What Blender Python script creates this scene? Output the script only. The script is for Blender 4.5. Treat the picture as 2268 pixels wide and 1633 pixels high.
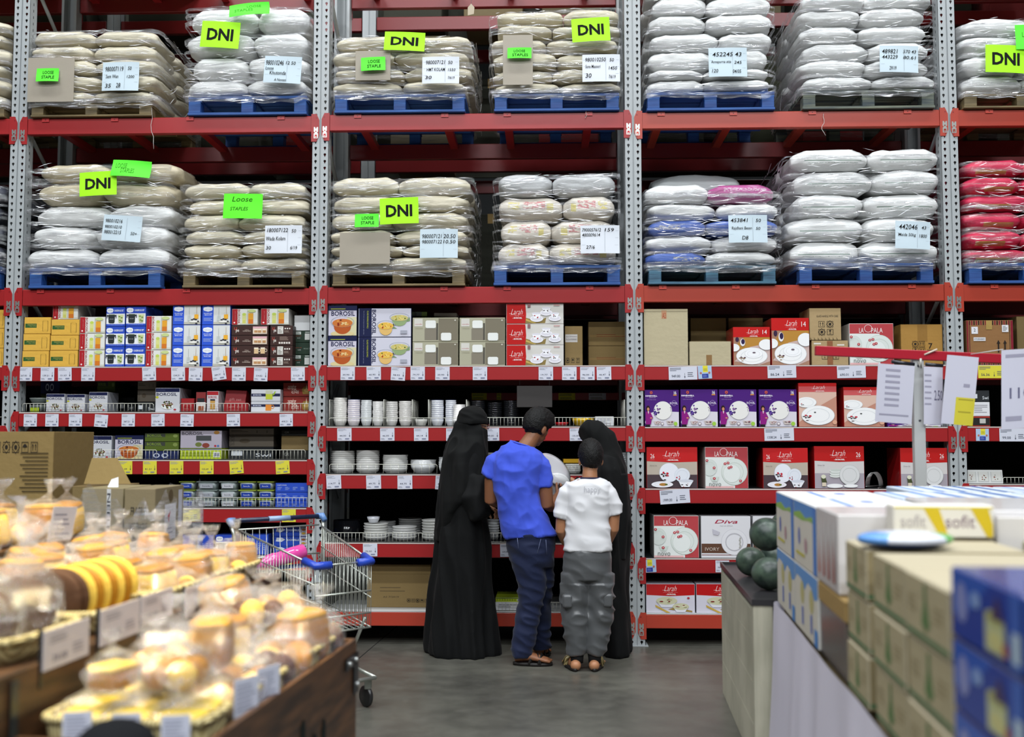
import bpy, bmesh, math, random
from mathutils import Vector, Matrix, noise
random.seed(7)
R = math.radians
sc = bpy.context.scene
for o in list(bpy.data.objects): bpy.data.objects.remove(o)
COL = sc.collection

# ---------------------------------------------------------------- camera
H = 1.49            # eye height (m)
F = 2320.0          # focal length in pixels of the 2268 px wide frame
YAW, PITCH = R(1.9), R(3.72)
D = 7.6             # distance to the front of the pallet racking
cam_d = bpy.data.cameras.new('camera')
cam = bpy.data.objects.new('camera', cam_d); COL.objects.link(cam)
cam.location = (0, 0, H)
RM = Matrix.Rotation(YAW, 3, 'Z') @ Matrix.Rotation(math.pi/2 + PITCH, 3, 'X')
cam.rotation_euler = RM.to_euler()
cam_d.sensor_width = 36.0
cam_d.lens = 36.0 * F / 2268.0
cam_d.clip_end = 100
cam_d.dof.use_dof = True
cam_d.dof.focus_distance = 7.45
cam_d.dof.aperture_fstop = 1.45
sc.camera = cam

# ---------------------------------------------------------------- world, exposure
w = bpy.data.worlds.new('world'); sc.world = w; w.use_nodes = True
w.node_tree.nodes['Background'].inputs[0].default_value = (0.75, 0.85, 1.0, 1)
w.node_tree.nodes['Background'].inputs[1].default_value = 0.10
sc.view_settings.view_transform = 'Standard'
sc.view_settings.look = 'None'
sc.view_settings.gamma = 1
sc.view_settings.use_curve_mapping = False
sc.view_settings.exposure = -0.32

# ---------------------------------------------------------------- lights: rows of ceiling tubes over the aisle, a warm spot over the bread
def area_light(name, loc, rot, sx, sy, power, col):
    l = bpy.data.lights.new(name, 'AREA'); l.shape = 'RECTANGLE'; l.size = sx; l.size_y = sy
    l.energy = power; l.color = col
    o = bpy.data.objects.new(name, l); COL.objects.link(o); o.location = loc; o.rotation_euler = rot
    return o
COOL = (0.93, 0.97, 1.0)
for y, pw in ((5.5, 420), (0.0, 520), (-5.5, 720), (-11.0, 720)):
    for x in (-5.5, 0, 5.5): area_light('ceiling_tube_light', (x, y, 10.6), (0, 0, 0), 3.4, 0.4, pw, COOL)
for x in (-4.5, 4.5):
    area_light('rear_aisle_tube_light', (x, 12.6, 10.6), (0, 0, 0), 3.4, 0.4, 120, COOL)
sp = bpy.data.lights.new('bread_spot', 'SPOT'); sp.energy = 1500; sp.color = (1.0, 0.83, 0.44); sp.spot_size = R(38); sp.spot_blend = 0.5; sp.shadow_soft_size = 0.08
so = bpy.data.objects.new('bread_spot', sp); COL.objects.link(so); so.location = (-1.6, 3.1, 4.6)
so.rotation_euler = (Vector((-1.45, 3.55, 1.0)) - so.location).to_track_quat('-Z', 'Y').to_euler()

# ---------------------------------------------------------------- pixel helpers (2268 x 1633 frame -> point in the place)
def ray(px, py): return RM @ Vector(((px-1134)/F, (816.5-py)/F, -1.0))
def W(px, py, Y):
    d = ray(px, py); return Vector((0, 0, H)) + d * (Y/d.y)
def Zp(px, py, z):
    d = ray(px, py); return Vector((0, 0, H)) + d * ((z-H)/d.z)
def DV(px, py, dist): return Vector((0, 0, H)) + ray(px, py)*dist

# ---------------------------------------------------------------- colour
def lin(c):
    if isinstance(c, str):
        c = c.lstrip('#'); c = c if len(c) == 6 else ''.join(q*2 for q in c); c = tuple(int(c[i:i+2], 16)/255 for i in (0, 2, 4))
    return tuple((x/12.92 if x <= 0.04045 else ((x+0.055)/1.055)**2.4) for x in c[:3])

_m = {}
def newmat(name):
    m = bpy.data.materials.new(name); m.use_nodes = True
    nt = m.node_tree; return m, nt, nt.nodes['Principled BSDF']
def nd(nt, typ, **kw):
    n = nt.nodes.new(typ)
    for k, v in kw.items():
        if k in n.inputs: n.inputs[k].default_value = v
        else: setattr(n, k, v)
    return n
def attr_mat(name, rough=0.55, spec=0.4, coat=0.0, metal=0.0, bump=0.0, bscale=60):
    m, nt, b = newmat(name)
    a = nd(nt, 'ShaderNodeAttribute'); a.attribute_name = 'Col'
    nt.links.new(a.outputs['Color'], b.inputs['Base Color'])
    b.inputs['Roughness'].default_value = rough; b.inputs['Specular IOR Level'].default_value = spec
    b.inputs['Coat Weight'].default_value = coat; b.inputs['Coat Roughness'].default_value = 0.12
    b.inputs['Metallic'].default_value = metal
    if bump:
        t = nd(nt, 'ShaderNodeTexCoord'); n = nd(nt, 'ShaderNodeTexNoise', Scale=bscale, Detail=4.0)
        bp = nd(nt, 'ShaderNodeBump', Strength=bump, Distance=0.01)
        nt.links.new(t.outputs['Object'], n.inputs['Vector']); nt.links.new(n.outputs['Fac'], bp.inputs['Height'])
        nt.links.new(bp.outputs['Normal'], b.inputs['Normal'])
    return m
CARD = attr_mat('printed_card', 0.5, 0.35)
GLOSS = attr_mat('glossy_print', 0.22, 0.5, coat=0.3)
KRAFT = attr_mat('kraft_board', 0.75, 0.2, bump=0.25, bscale=25)
PAINT = attr_mat('painted_steel', 0.35, 0.5, bump=0.06, bscale=12)
METAL = attr_mat('bare_steel', 0.28, 0.5, metal=0.75)
PLAST = attr_mat('plastic', 0.3, 0.5)
PORC = attr_mat('porcelain', 0.12, 0.6)
PAPER = attr_mat('paper', 0.6, 0.25)
CLOTH = attr_mat('woven_cloth', 0.85, 0.15, bump=0.12, bscale=300)
MATTE = attr_mat('matte', 0.9, 0.1)

def wood_mat(name, c1, c2, scale=(1, 12, 12), rough=0.6):
    m, nt, b = newmat(name)
    t = nd(nt, 'ShaderNodeTexCoord'); mp = nd(nt, 'ShaderNodeMapping'); mp.inputs['Scale'].default_value = scale
    n = nd(nt, 'ShaderNodeTexNoise', Scale=3.0, Detail=6.0); r = nd(nt, 'ShaderNodeValToRGB')
    r.color_ramp.elements[0].position = 0.35; r.color_ramp.elements[0].color = (*lin(c1), 1)
    r.color_ramp.elements[1].position = 0.65; r.color_ramp.elements[1].color = (*lin(c2), 1)
    nt.links.new(t.outputs['Object'], mp.inputs['Vector']); nt.links.new(mp.outputs['Vector'], n.inputs['Vector'])
    nt.links.new(n.outputs['Fac'], r.inputs['Fac']); nt.links.new(r.outputs['Color'], b.inputs['Base Color'])
    bp = nd(nt, 'ShaderNodeBump', Strength=0.3, Distance=0.004)
    nt.links.new(n.outputs['Fac'], bp.inputs['Height']); nt.links.new(bp.outputs['Normal'], b.inputs['Normal'])
    b.inputs['Roughness'].default_value = rough
    return m
P_BLUE = wood_mat('blue_painted_wood', '#1a4080', '#2a5a9e')
P_TEAL = wood_mat('worn_blue_wood', '#26465e', '#4f7f97')
P_DARK = wood_mat('weathered_dark_wood', '#2e3a40', '#6f7463')
P_NAT = wood_mat('raw_pallet_wood', '#5a4e34', '#84734e')
W_BROWN = wood_mat('stained_board', '#2a1a0e', '#553820', (12, 1, 12), 0.45)
W_PALE = wood_mat('washed_pale_wood', '#a29f8c', '#bdb9a5', (6, 1, 1), 0.7)

def sack_mat(name, c, tint=0.06, coat=1.0, rough=0.5, patches=()):
    """woven sack pulled tight under clear film: soft body with a streaky glossy coat"""
    m, nt, b = newmat(name)
    t = nd(nt, 'ShaderNodeTexCoord'); oi = nd(nt, 'ShaderNodeObjectInfo')
    ad = nd(nt, 'ShaderNodeVectorMath', operation='ADD'); sc_ = nd(nt, 'ShaderNodeVectorMath', operation='SCALE'); sc_.inputs['Scale'].default_value = 9.0
    cmb = nd(nt, 'ShaderNodeCombineXYZ')
    for k in range(3): nt.links.new(oi.outputs['Random'], cmb.inputs[k])
    nt.links.new(cmb.outputs[0], sc_.inputs[0]); nt.links.new(t.outputs['Object'], ad.inputs[0]); nt.links.new(sc_.outputs[0], ad.inputs[1])
    mp = nd(nt, 'ShaderNodeMapping'); mp.inputs['Scale'].default_value = (2.2, 2.2, 9.0); mp.inputs['Rotation'].default_value = (0, R(9), 0)
    nt.links.new(ad.outputs[0], mp.inputs['Vector'])
    n = nd(nt, 'ShaderNodeTexNoise', Scale=3.0, Detail=8.0, Roughness=0.72, Distortion=0.5)
    nt.links.new(mp.outputs['Vector'], n.inputs['Vector'])
    bp = nd(nt, 'ShaderNodeBump', Strength=1.0, Distance=0.14)
    nt.links.new(n.outputs['Fac'], bp.inputs['Height'])
    nt.links.new(bp.outputs['Normal'], b.inputs['Coat Normal'])
    n2 = nd(nt, 'ShaderNodeTexNoise', Scale=3.5, Detail=2.5)
    nt.links.new(ad.outputs[0], n2.inputs['Vector'])
    bp2 = nd(nt, 'ShaderNodeBump', Strength=0.3, Distance=0.015)
    nt.links.new(n2.outputs['Fac'], bp2.inputs['Height']); nt.links.new(bp2.outputs['Normal'], b.inputs['Normal'])
    hs = nd(nt, 'ShaderNodeHueSaturation'); hs.inputs['Color'].default_value = (*lin(c), 1)
    mr = nd(nt, 'ShaderNodeMapRange'); mr.inputs['To Min'].default_value = 1-tint; mr.inputs['To Max'].default_value = 1+tint
    nt.links.new(oi.outputs['Random'], mr.inputs['Value']); nt.links.new(mr.outputs[0], hs.inputs['Value'])
    last = hs.outputs[0]
    if patches:
        sp = nd(nt, 'ShaderNodeSeparateXYZ'); nt.links.new(t.outputs['Object'], sp.inputs[0]); ay = nd(nt, 'ShaderNodeMath', operation='ABSOLUTE'); nt.links.new(sp.outputs[1], ay.inputs[0])
        def M2(op, a, b_):
            q = nd(nt, 'ShaderNodeMath', operation=op)
            for k, v in ((0, a), (1, b_)):
                if isinstance(v, (int, float)): q.inputs[k].default_value = v
                else: nt.links.new(v, q.inputs[k])
            return q.outputs[0]
        for (px0, px1, pz0, pz1, pc, sc_n) in patches:
            f = M2('MULTIPLY', M2('GREATER_THAN', ay.outputs[0], .45), M2('GREATER_THAN', sp.outputs[0], px0)); f = M2('MULTIPLY', f, M2('LESS_THAN', sp.outputs[0], px1)); f = M2('MULTIPLY', f, M2('GREATER_THAN', sp.outputs[2], pz0)); f = M2('MULTIPLY', f, M2('LESS_THAN', sp.outputs[2], pz1))
            if sc_n: nn = nd(nt, 'ShaderNodeTexNoise', Scale=sc_n, Detail=2.0); nt.links.new(ad.outputs[0], nn.inputs['Vector']); f = M2('MULTIPLY', f, M2('GREATER_THAN', nn.outputs['Fac'], .5))
            f = M2('MULTIPLY', f, .8)
            mx = nd(nt, 'ShaderNodeMixRGB'); nt.links.new(f, mx.inputs[0]); nt.links.new(last, mx.inputs[1]); mx.inputs[2].default_value = (*lin(pc), 1); last = mx.outputs[0]
    nt.links.new(last, b.inputs['Base Color'])
    b.inputs['Roughness'].default_value = rough; b.inputs['Coat Weight'].default_value = coat; b.inputs['Coat Roughness'].default_value = 0.07
    return m
PT = dict(pink=[(-.35, .7, -.75, -.3, '#a8873a', 0)], magenta=[(-.55, .75, .1, .5, '#c9b8c4', 14), (-.4, .7, -.55, -.2, '#c9b8c4', 18)], blue=[(-.1, .8, -.35, .2, '#b8b6a4', 9)], print=[(-.45, .25, -.15, .55, '#c06a70', 7), (.35, .7, -.2, .45, '#d6c86a', 6), (-.7, -.5, -.4, .3, '#d6c86a', 0)], stripe=[(-.7, .8, -.22, -.14, '#3c6a52', 0), (-.6, .7, -.40, -.34, '#8a9a92', 22)])
SACK = {k: sack_mat('sack_'+k, c, patches=PT.get(k, ())) for k, c in dict(cream='#cfc7b0', tan='#c0b59a', white='#dfe0df', grey='#b8babb', blue='#4a67b4', magenta='#b0508c', pink='#cb2a50', print='#d9d2c6', dark='#3c3f4a', top='#a8adad', stripe='#dfe0df').items()}

def film_mat(name, alpha=0.35, white=0.5):
    m, nt, b = newmat(name)
    nt.nodes.remove(b); out = nt.nodes['Material Output']
    t = nd(nt, 'ShaderNodeTexCoord'); mp = nd(nt, 'ShaderNodeMapping'); mp.inputs['Scale'].default_value = (2.0, 2.0, 30.0)
    n = nd(nt, 'ShaderNodeTexNoise', Scale=3.0, Detail=6.0, Roughness=0.7)
    nt.links.new(t.outputs['Object'], mp.inputs['Vector']); nt.links.new(mp.outputs['Vector'], n.inputs['Vector'])
    r = nd(nt, 'ShaderNodeMapRange'); r.inputs['From Min'].default_value = 0.45; r.inputs['From Max'].default_value = 0.75; r.inputs['To Min'].default_value = alpha*0.25; r.inputs['To Max'].default_value = min(1, alpha*1.8)
    nt.links.new(n.outputs['Fac'], r.inputs['Value'])
    bp = nd(nt, 'ShaderNodeBump', Strength=0.8, Distance=0.03); nt.links.new(n.outputs['Fac'], bp.inputs['Height'])
    gl = nd(nt, 'ShaderNodeBsdfGlossy', Roughness=0.12); gl.inputs['Color'].default_value = (0.9, 0.9, 0.92, 1)
    df = nd(nt, 'ShaderNodeBsdfTranslucent'); df.inputs['Color'].default_value = (0.85, 0.86, 0.88, 1)
    d2 = nd(nt, 'ShaderNodeBsdfDiffuse'); d2.inputs['Color'].default_value = (0.8, 0.82, 0.85, 1)
    for g in (gl, d2): nt.links.new(bp.outputs['Normal'], g.inputs['Normal'])
    mxd = nd(nt, 'ShaderNodeMixShader'); mxd.inputs[0].default_value = 0.6
    nt.links.new(df.outputs[0], mxd.inputs[1]); nt.links.new(d2.outputs[0], mxd.inputs[2])
    mx = nd(nt, 'ShaderNodeMixShader'); mx.inputs[0].default_value = white
    nt.links.new(gl.outputs[0], mx.inputs[1]); nt.links.new(mxd.outputs[0], mx.inputs[2])
    tr = nd(nt, 'ShaderNodeBsdfTransparent'); m2 = nd(nt, 'ShaderNodeMixShader')
    nt.links.new(r.outputs[0], m2.inputs[0]); nt.links.new(tr.outputs[0], m2.inputs[1]); nt.links.new(mx.outputs[0], m2.inputs[2])
    nt.links.new(m2.outputs[0], out.inputs['Surface'])
    return m
FILM = film_mat('stretch_film', 0.55, 0.4)
BAG = film_mat('clear_bread_bag', 0.42, 0.4)

def floor_mat():
    m, nt, b = newmat('polished_concrete')
    t = nd(nt, 'ShaderNodeTexCoord')
    n = nd(nt, 'ShaderNodeTexNoise', Scale=0.9, Detail=9.0, Roughness=0.65); r = nd(nt, 'ShaderNodeValToRGB')
    e = r.color_ramp.elements
    e[0].position = 0.3; e[0].color = (*lin('#3d3c38'), 1); e[1].position = 0.72; e[1].color = (*lin('#636259'), 1)
    nt.links.new(t.outputs['Object'], n.inputs['Vector']); nt.links.new(n.outputs['Fac'], r.inputs['Fac'])
    n2 = nd(nt, 'ShaderNodeTexNoise', Scale=7.0, Detail=6.0); mx = nd(nt, 'ShaderNodeMixRGB', blend_type='OVERLAY'); mx.inputs['Fac'].default_value = 0.35
    nt.links.new(t.outputs['Object'], n2.inputs['Vector']); nt.links.new(r.outputs['Color'], mx.inputs[1]); nt.links.new(n2.outputs['Fac'], mx.inputs[2])
    nt.links.new(mx.outputs[0], b.inputs['Base Color'])
    mr = nd(nt, 'ShaderNodeMapRange'); mr.inputs['To Min'].default_value = 0.22; mr.inputs['To Max'].default_value = 0.5
    nt.links.new(n2.outputs['Fac'], mr.inputs['Value']); nt.links.new(mr.outputs[0], b.inputs['Roughness'])
    return m
FLOOR = floor_mat()

# ---------------------------------------------------------------- mesh builder
_tcache = {}
def glyphs(text, bold=0.0, shear=0.0):
    k = (text, bold, shear)
    if k not in _tcache:
        cu = bpy.data.curves.new('lettering', 'FONT'); cu.body = text; cu.resolution_u = 2; cu.offset = bold; cu.shear = shear; cu.size = 1
        ob = bpy.data.objects.new('lettering', cu); COL.objects.link(ob)
        dg = bpy.context.evaluated_depsgraph_get()
        me = bpy.data.meshes.new_from_object(ob.evaluated_get(dg))
        vs = [(v.co.x, v.co.y) for v in me.vertices]; fs = [tuple(p.vertices) for p in me.polygons]
        bpy.data.objects.remove(ob); bpy.data.curves.remove(cu); bpy.data.meshes.remove(me)
        if vs:
            x0 = min(v[0] for v in vs); x1 = max(v[0] for v in vs); y0 = min(v[1] for v in vs); y1 = max(v[1] for v in vs)
            sx, sy = max(x1-x0, 1e-6), max(y1-y0, 1e-6)
            vs = [((a-x0)/sx, (b-y0)/sy) for a, b in vs]
            _tcache[k] = (vs, fs, sx/sy)
        else: _tcache[k] = ([], [], 1)
    return _tcache[k]

class MB:
    def __init__(s): s.v = []; s.f = []; s.c = []; s.m = []; s.s = []
    def add(s, vs, fs, col='#ffffff', mi=0, sm=False, M=None):
        n = len(s.v); c = lin(col)
        s.v += [tuple(M @ Vector(v)) for v in vs] if M is not None else [tuple(v) for v in vs]
        for f in fs:
            s.f.append(tuple(i+n for i in f)); s.c.append(c); s.m.append(mi); s.s.append(sm)
        return s
    def box(s, x0, x1, y0, y1, z0, z1, col='#ffffff', mi=0, M=None, b=0.0):
        if b > 0 and min(x1-x0, y1-y0, z1-z0) > 2.2*b:
            vs = []; idx = {}
            X, Y, Z = (x0, x1), (y0, y1), (z0, z1)
            for i in (0, 1):
                for j in (0, 1):
                    for k in (0, 1):
                        sx, sy, sz = (1-2*i)*b, (1-2*j)*b, (1-2*k)*b
                        idx[i, j, k, 0] = len(vs); vs.append((X[i], Y[j]+sy, Z[k]+sz))
                        idx[i, j, k, 1] = len(vs); vs.append((X[i]+sx, Y[j], Z[k]+sz))
                        idx[i, j, k, 2] = len(vs); vs.append((X[i]+sx, Y[j]+sy, Z[k]))
            fs = []
            for i in (0, 1): fs.append([idx[i, j, k, 0] for j, k in ((0, 0), (0, 1), (1, 1), (1, 0))][::1 if i == 0 else -1])
            for j in (0, 1): fs.append([idx[i, j, k, 1] for i, k in ((0, 0), (1, 0), (1, 1), (0, 1))][::1 if j == 0 else -1])
            for k in (0, 1): fs.append([idx[i, j, k, 2] for i, j in ((0, 0), (0, 1), (1, 1), (1, 0))][::1 if k == 0 else -1])
            for i in (0, 1):
                for j in (0, 1):
                    q = [idx[i, j, 0, 0], idx[i, j, 0, 1], idx[i, j, 1, 1], idx[i, j, 1, 0]]
                    fs.append(q if (i+j) % 2 == 0 else q[::-1])
            for i in (0, 1):
                for k in (0, 1):
                    q = [idx[i, 0, k, 0], idx[i, 1, k, 0], idx[i, 1, k, 2], idx[i, 0, k, 2]]
                    fs.append(q if (i+k) % 2 == 0 else q[::-1])
            for j in (0, 1):
                for k in (0, 1):
                    q = [idx[0, j, k, 1], idx[0, j, k, 2], idx[1, j, k, 2], idx[1, j, k, 1]]
                    fs.append(q if (j+k) % 2 == 0 else q[::-1])
            for i in (0, 1):
                for j in (0, 1):
                    for k in (0, 1):
                        q = [idx[i, j, k, 0], idx[i, j, k, 2], idx[i, j, k, 1]]
                        fs.append(q if (i+j+k) % 2 == 0 else q[::-1])
        else:
            vs = [(x, y, z) for x in (x0, x1) for y in (y0, y1) for z in (z0, z1)]
            fs = [(0, 1, 3, 2), (4, 6, 7, 5), (0, 4, 5, 1), (2, 3, 7, 6), (0, 2, 6, 4), (1, 5, 7, 3)]
        return s.add(vs, fs, col, mi, False, M)
    def tube(s, pts, r, n=8, col='#ffffff', mi=0, M=None, cap=True, closed=False):
        pts = [Vector(p) for p in pts]; N = len(pts); rs = r if isinstance(r, (list, tuple)) else [r]*N
        vs = []; up = None
        for i, p in enumerate(pts):
            a = pts[(i-1) % N] if (i > 0 or closed) else p; c = pts[(i+1) % N] if (i < N-1 or closed) else p
            t = (c-a).normalized()
            if up is None:
                up = Vector((0, 0, 1)) if abs(t.z) < 0.9 else Vector((1, 0, 0))
            e1 = t.cross(up)
            if e1.length < 1e-4: e1 = t.orthogonal()
            e1.normalize(); e2 = t.cross(e1).normalized(); up = -e2 if e2.dot(up) < 0 else e2
            e1 = t.cross(up).normalized()
            rr = rs[i]; ra, rb = (rr if isinstance(rr, tuple) else (rr, rr))
            for k in range(n):
                an = 2*math.pi*k/n; vs.append(p + e1*math.cos(an)*ra + up*math.sin(an)*rb)
        fs = []
        for i in range(N if closed else N-1):
            for k in range(n):
                a = i*n+k; b = i*n+(k+1) % n; j = ((i+1) % N)*n
                fs.append((a, b, j+(k+1) % n, j+k))
        if cap and not closed: fs += [tuple(range(n))[::-1], tuple(range((N-1)*n, N*n))]
        return s.add(vs, fs, col, mi, True, M)
    def lathe(s, prof, n=24, col='#ffffff', mi=0, M=None, sm=True):
        vs = []; fs = []
        for r, z in prof:
            for k in range(n):
                a = 2*math.pi*k/n; vs.append((max(r, 1e-5)*math.cos(a), max(r, 1e-5)*math.sin(a), z))
        for i in range(len(prof)-1):
            for k in range(n): fs.append((i*n+k, i*n+(k+1) % n, (i+1)*n+(k+1) % n, (i+1)*n+k))
        return s.add(vs, fs, col, mi, sm, M)
    def rings(s, rings, col='#ffffff', mi=0, M=None, cap=True):
        n = len(rings[0]); vs = [v for r in rings for v in r]; fs = []
        for i in range(len(rings)-1):
            for k in range(n): fs.append((i*n+k, i*n+(k+1) % n, (i+1)*n+(k+1) % n, (i+1)*n+k))
        if cap: fs += [tuple(range(n))[::-1], tuple(range((len(rings)-1)*n, len(rings)*n))]
        return s.add(vs, fs, col, mi, True, M)
    def ball(s, c, r, n=16, m=10, col='#ffffff', mi=0, M=None, e1=1.0, e2=1.0):
        rx, ry, rz = r if isinstance(r, (tuple, list)) else (r, r, r)
        sg = lambda a, e: math.copysign(abs(a)**e, a)
        vs = []; fs = []
        for i in range(m+1):
            ph = -math.pi/2 + math.pi*i/m
            for k in range(n):
                th = 2*math.pi*k/n
                vs.append((c[0]+rx*sg(math.cos(ph), e1)*sg(math.cos(th), e2), c[1]+ry*sg(math.cos(ph), e1)*sg(math.sin(th), e2), c[2]+rz*sg(math.sin(ph), e1)))
        for i in range(m):
            for k in range(n): fs.append((i*n+k, i*n+(k+1) % n, (i+1)*n+(k+1) % n, (i+1)*n+k))
        return s.add(vs, fs, col, mi, True, M)
    def mesh(s, name, mats):
        me = bpy.data.meshes.new(name); me.from_pydata(s.v, [], s.f)
        for m in (mats if isinstance(mats, (list, tuple)) else [mats]): me.materials.append(m)
        me.polygons.foreach_set('material_index', s.m); me.polygons.foreach_set('use_smooth', s.s)
        at = me.color_attributes.new('Col', 'FLOAT_COLOR', 'CORNER')
        buf = []
        for f, c in zip(s.f, s.c): buf += [c[0], c[1], c[2], 1.0]*len(f)
        at.data.foreach_set('color', buf); me.update(); me.validate()
        return me
    def build(s, name, mats, parent=None, loc=None, rot=None):
        return link(name, s.mesh(name, mats), parent, loc, rot)

def link(name, me, parent=None, loc=None, rot=None):
    o = bpy.data.objects.new(name, me); COL.objects.link(o); o.parent = parent
    if loc is not None: o.location = loc
    if rot is not None: o.rotation_euler = rot
    return o
def tag(o, label, cat, group=None, kind=None):
    o['label'] = label; o['category'] = cat
    if group: o['group'] = group
    if kind: o['kind'] = kind
    return o
def thing(name, label, cat, loc=(0, 0, 0), rz=0.0, group=None):
    o = bpy.data.objects.new(name, None); COL.objects.link(o); o.location = loc; o.rotation_euler = (0, 0, rz)
    o.empty_display_size = 0.1
    return tag(o, label, cat, group)
def copy_tree(o, parent=None):
    c = o.copy(); COL.objects.link(c); c.parent = parent
    for ch in list(o.children): copy_tree(ch, c)
    return c

class Face:
    """flat print on the front (-Y side) of a carton w x h metres; u, v run 0..1 from the lower left corner"""
    def __init__(s, mb, w, h, x0=0.0, y=0.0, z0=0.0, mi=0, M=None):
        s.mb, s.w, s.h, s.x0, s.y, s.z0, s.k, s.mi, s.M = mb, w, h, x0, y, z0, 1, mi, M
    def _p(s, u, v): return (s.x0+u*s.w, s.y-0.0003*s.k, s.z0+v*s.h)
    def P(s, pts, col):
        if any(u < 0 or u > 1 or v < 0 or v > 1 for u, v in pts):
            for ax, lim, sg in ((0, 0, 1), (0, 1, -1), (1, 0, 1), (1, 1, -1)):
                out = []
                for i in range(len(pts)):
                    a, b = pts[i-1], pts[i]; da, db = (a[ax]-lim)*sg, (b[ax]-lim)*sg
                    if (da < 0) != (db < 0): t = da/(da-db); out.append((a[0]+(b[0]-a[0])*t, a[1]+(b[1]-a[1])*t))
                    if db >= 0: out.append(b)
                pts = out
                if len(pts) < 3: return s
        s.mb.add([s._p(u, v) for u, v in pts], [tuple(range(len(pts)))], col, s.mi, False, s.M); s.k += 1; return s
    def R(s, u0, v0, u1, v1, col): return s.P([(u0, v0), (u1, v0), (u1, v1), (u0, v1)], col)
    def E(s, cx, cy, rx, ry, col, n=22, a0=0, a1=360):
        full = (a1-a0) >= 360
        pts = [(cx+rx*math.cos(R(a0+(a1-a0)*i/(n if full else n-1))), cy+ry*math.sin(R(a0+(a1-a0)*i/(n if full else n-1)))) for i in range(n)]
        return s.P(pts, col)
    def RING(s, cx, cy, rx, ry, t, col, n=24):
        if cx-rx < 0 or cx+rx > 1 or cy-ry < 0 or cy+ry > 1:
            q = lambda a, m: (cx+rx*m*math.cos(a), cy+ry*m*math.sin(a))
            for i in range(n):
                a, b = 2*math.pi*i/n, 2*math.pi*(i+1)/n; s.P([q(a, 1), q(b, 1), q(b, t), q(a, t)], col); s.k -= 1
            s.k += 1; return s
        vs = []; fs = []
        for i in range(n):
            a = 2*math.pi*i/n
            vs += [s._p(cx+rx*math.cos(a), cy+ry*math.sin(a)), s._p(cx+rx*t*math.cos(a), cy+ry*t*math.sin(a))]
            j = (i+1) % n; fs.append((2*i, 2*i+1, 2*j+1, 2*j)[::-1])
        s.mb.add(vs, fs, col, s.mi, False, s.M); s.k += 1; return s
    def T(s, text, u0, v0, u1, v1, col, bold=0.0, shear=0.0, rot=0, keep=False):
        vs, fs, asp = glyphs(text, bold, shear)
        if rot == 0: q = [(u0+(u1-u0)*a, v0+(v1-v0)*b) for a, b in vs]
        elif rot == 90: q = [(u1-(u1-u0)*b, v0+(v1-v0)*a) for a, b in vs]
        elif rot == -90: q = [(u0+(u1-u0)*b, v1-(v1-v0)*a) for a, b in vs]
        else: q = [(u1-(u1-u0)*a, v1-(v1-v0)*b) for a, b in vs]
        s.mb.add([s._p(a, b) for a, b in q], fs, col, s.mi, False, s.M); s.k += 1; return s
    def lines(s, u0, v0, u1, v1, n, col, seed=1, fill=0.5):
        rr = random.Random(seed)
        for i in range(n):
            v = v1-(v1-v0)*(i+0.5)/n; t = (v1-v0)/n*fill/2
            s.R(u0, v-t, u0+(u1-u0)*(0.55+0.45*rr.random()), v+t, col); s.k -= 1
        s.k += 1; return s
# ================================================================ room shell
def struct(name, mb, mats):
    o = mb.build(name, mats); o['kind'] = 'structure'; return o
fl = MB(); fl.add([(-16, -16, 0), (16, -16, 0), (16, 22, 0), (-16, 22, 0)], [(0, 1, 2, 3)])
struct('floor', fl, FLOOR)
cl = MB(); cl.box(-16, 16, -16, 22, 11.2, 11.35, '#5a5c60')
struct('ceiling', cl, MATTE)
for nm, b in (('wall_back', (-16, 16, 22, 22.2, 0, 11.2)), ('wall_left', (-16.2, -16, -16, 22, 0, 11.2)), ('wall_right', (16, 16.2, -16, 22, 0, 11.2)), ('wall_front', (-16, 16, -16.2, -16, 0, 11.2))):
    m = MB(); m.box(*b, '#434546'); struct(nm, m, MATTE)
# saw-cut joint lines in the slab, set a hair above it
p0, p1 = Zp(776, 1475, 0), Zp(862, 1402, 0); dv = (p1-p0).normalized()
m = MB(); q0 = p0-dv*2.5; q1 = p1+dv*3; n_ = Vector((-dv.y, dv.x, 0))*0.004
m.box(0, (q1-q0).length, -0.004, 0.004, -0.02, 0.0015, '#2b2a28')
jo = m.build('trim_1', MATTE, None, q0, (0, 0, math.atan2(dv.y, dv.x))); jo['kind'] = 'structure'

# ================================================================ pallet racking
RED, RED_SHADE, ORG, GREY, GALV = '#9c1f22', '#761b1d', '#a93a29', '#a5aaac', '#a8acab'  # the second red is the beam red with the rear beams' shade mixed in
PX = [25, 703.5, 1406, 2117]
XP = [W(p, 816, D).x for p in PX]
XP = [XP[0]-2.35] + XP + [XP[-1]+2.4]
ZT = 6.35
RD = 0.86                       # depth of the rack
def bay_px(i, y):               # pixel x of the middle of bay i (0..4)
    return [-310, 364, 1055, 1760, 2470][i]
def lev(i, y): return W(bay_px(i, y), y, D).z
# top of every beam (pixels) by bay: shelves, then the two pallet levels, then one above the picture
LV = {0: [1357, 1185, 1127, 947, 814, 643, 266], 1: [1357, 1232, 1127, 1021, 915, 814, 640, 260],
      2: [1357, 1205, 1053, 947, 812, 635, 251], 3: [1363, 1240, 1085, 948, 811, 631, 246], 4: [1365, 1240, 1075, 947, 810, 629, 240]}
ZL = {i: [lev(i, y) for y in v] for i, v in LV.items()}
for i in ZL: ZL[i].append(ZL[i][-1]+1.27)

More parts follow.
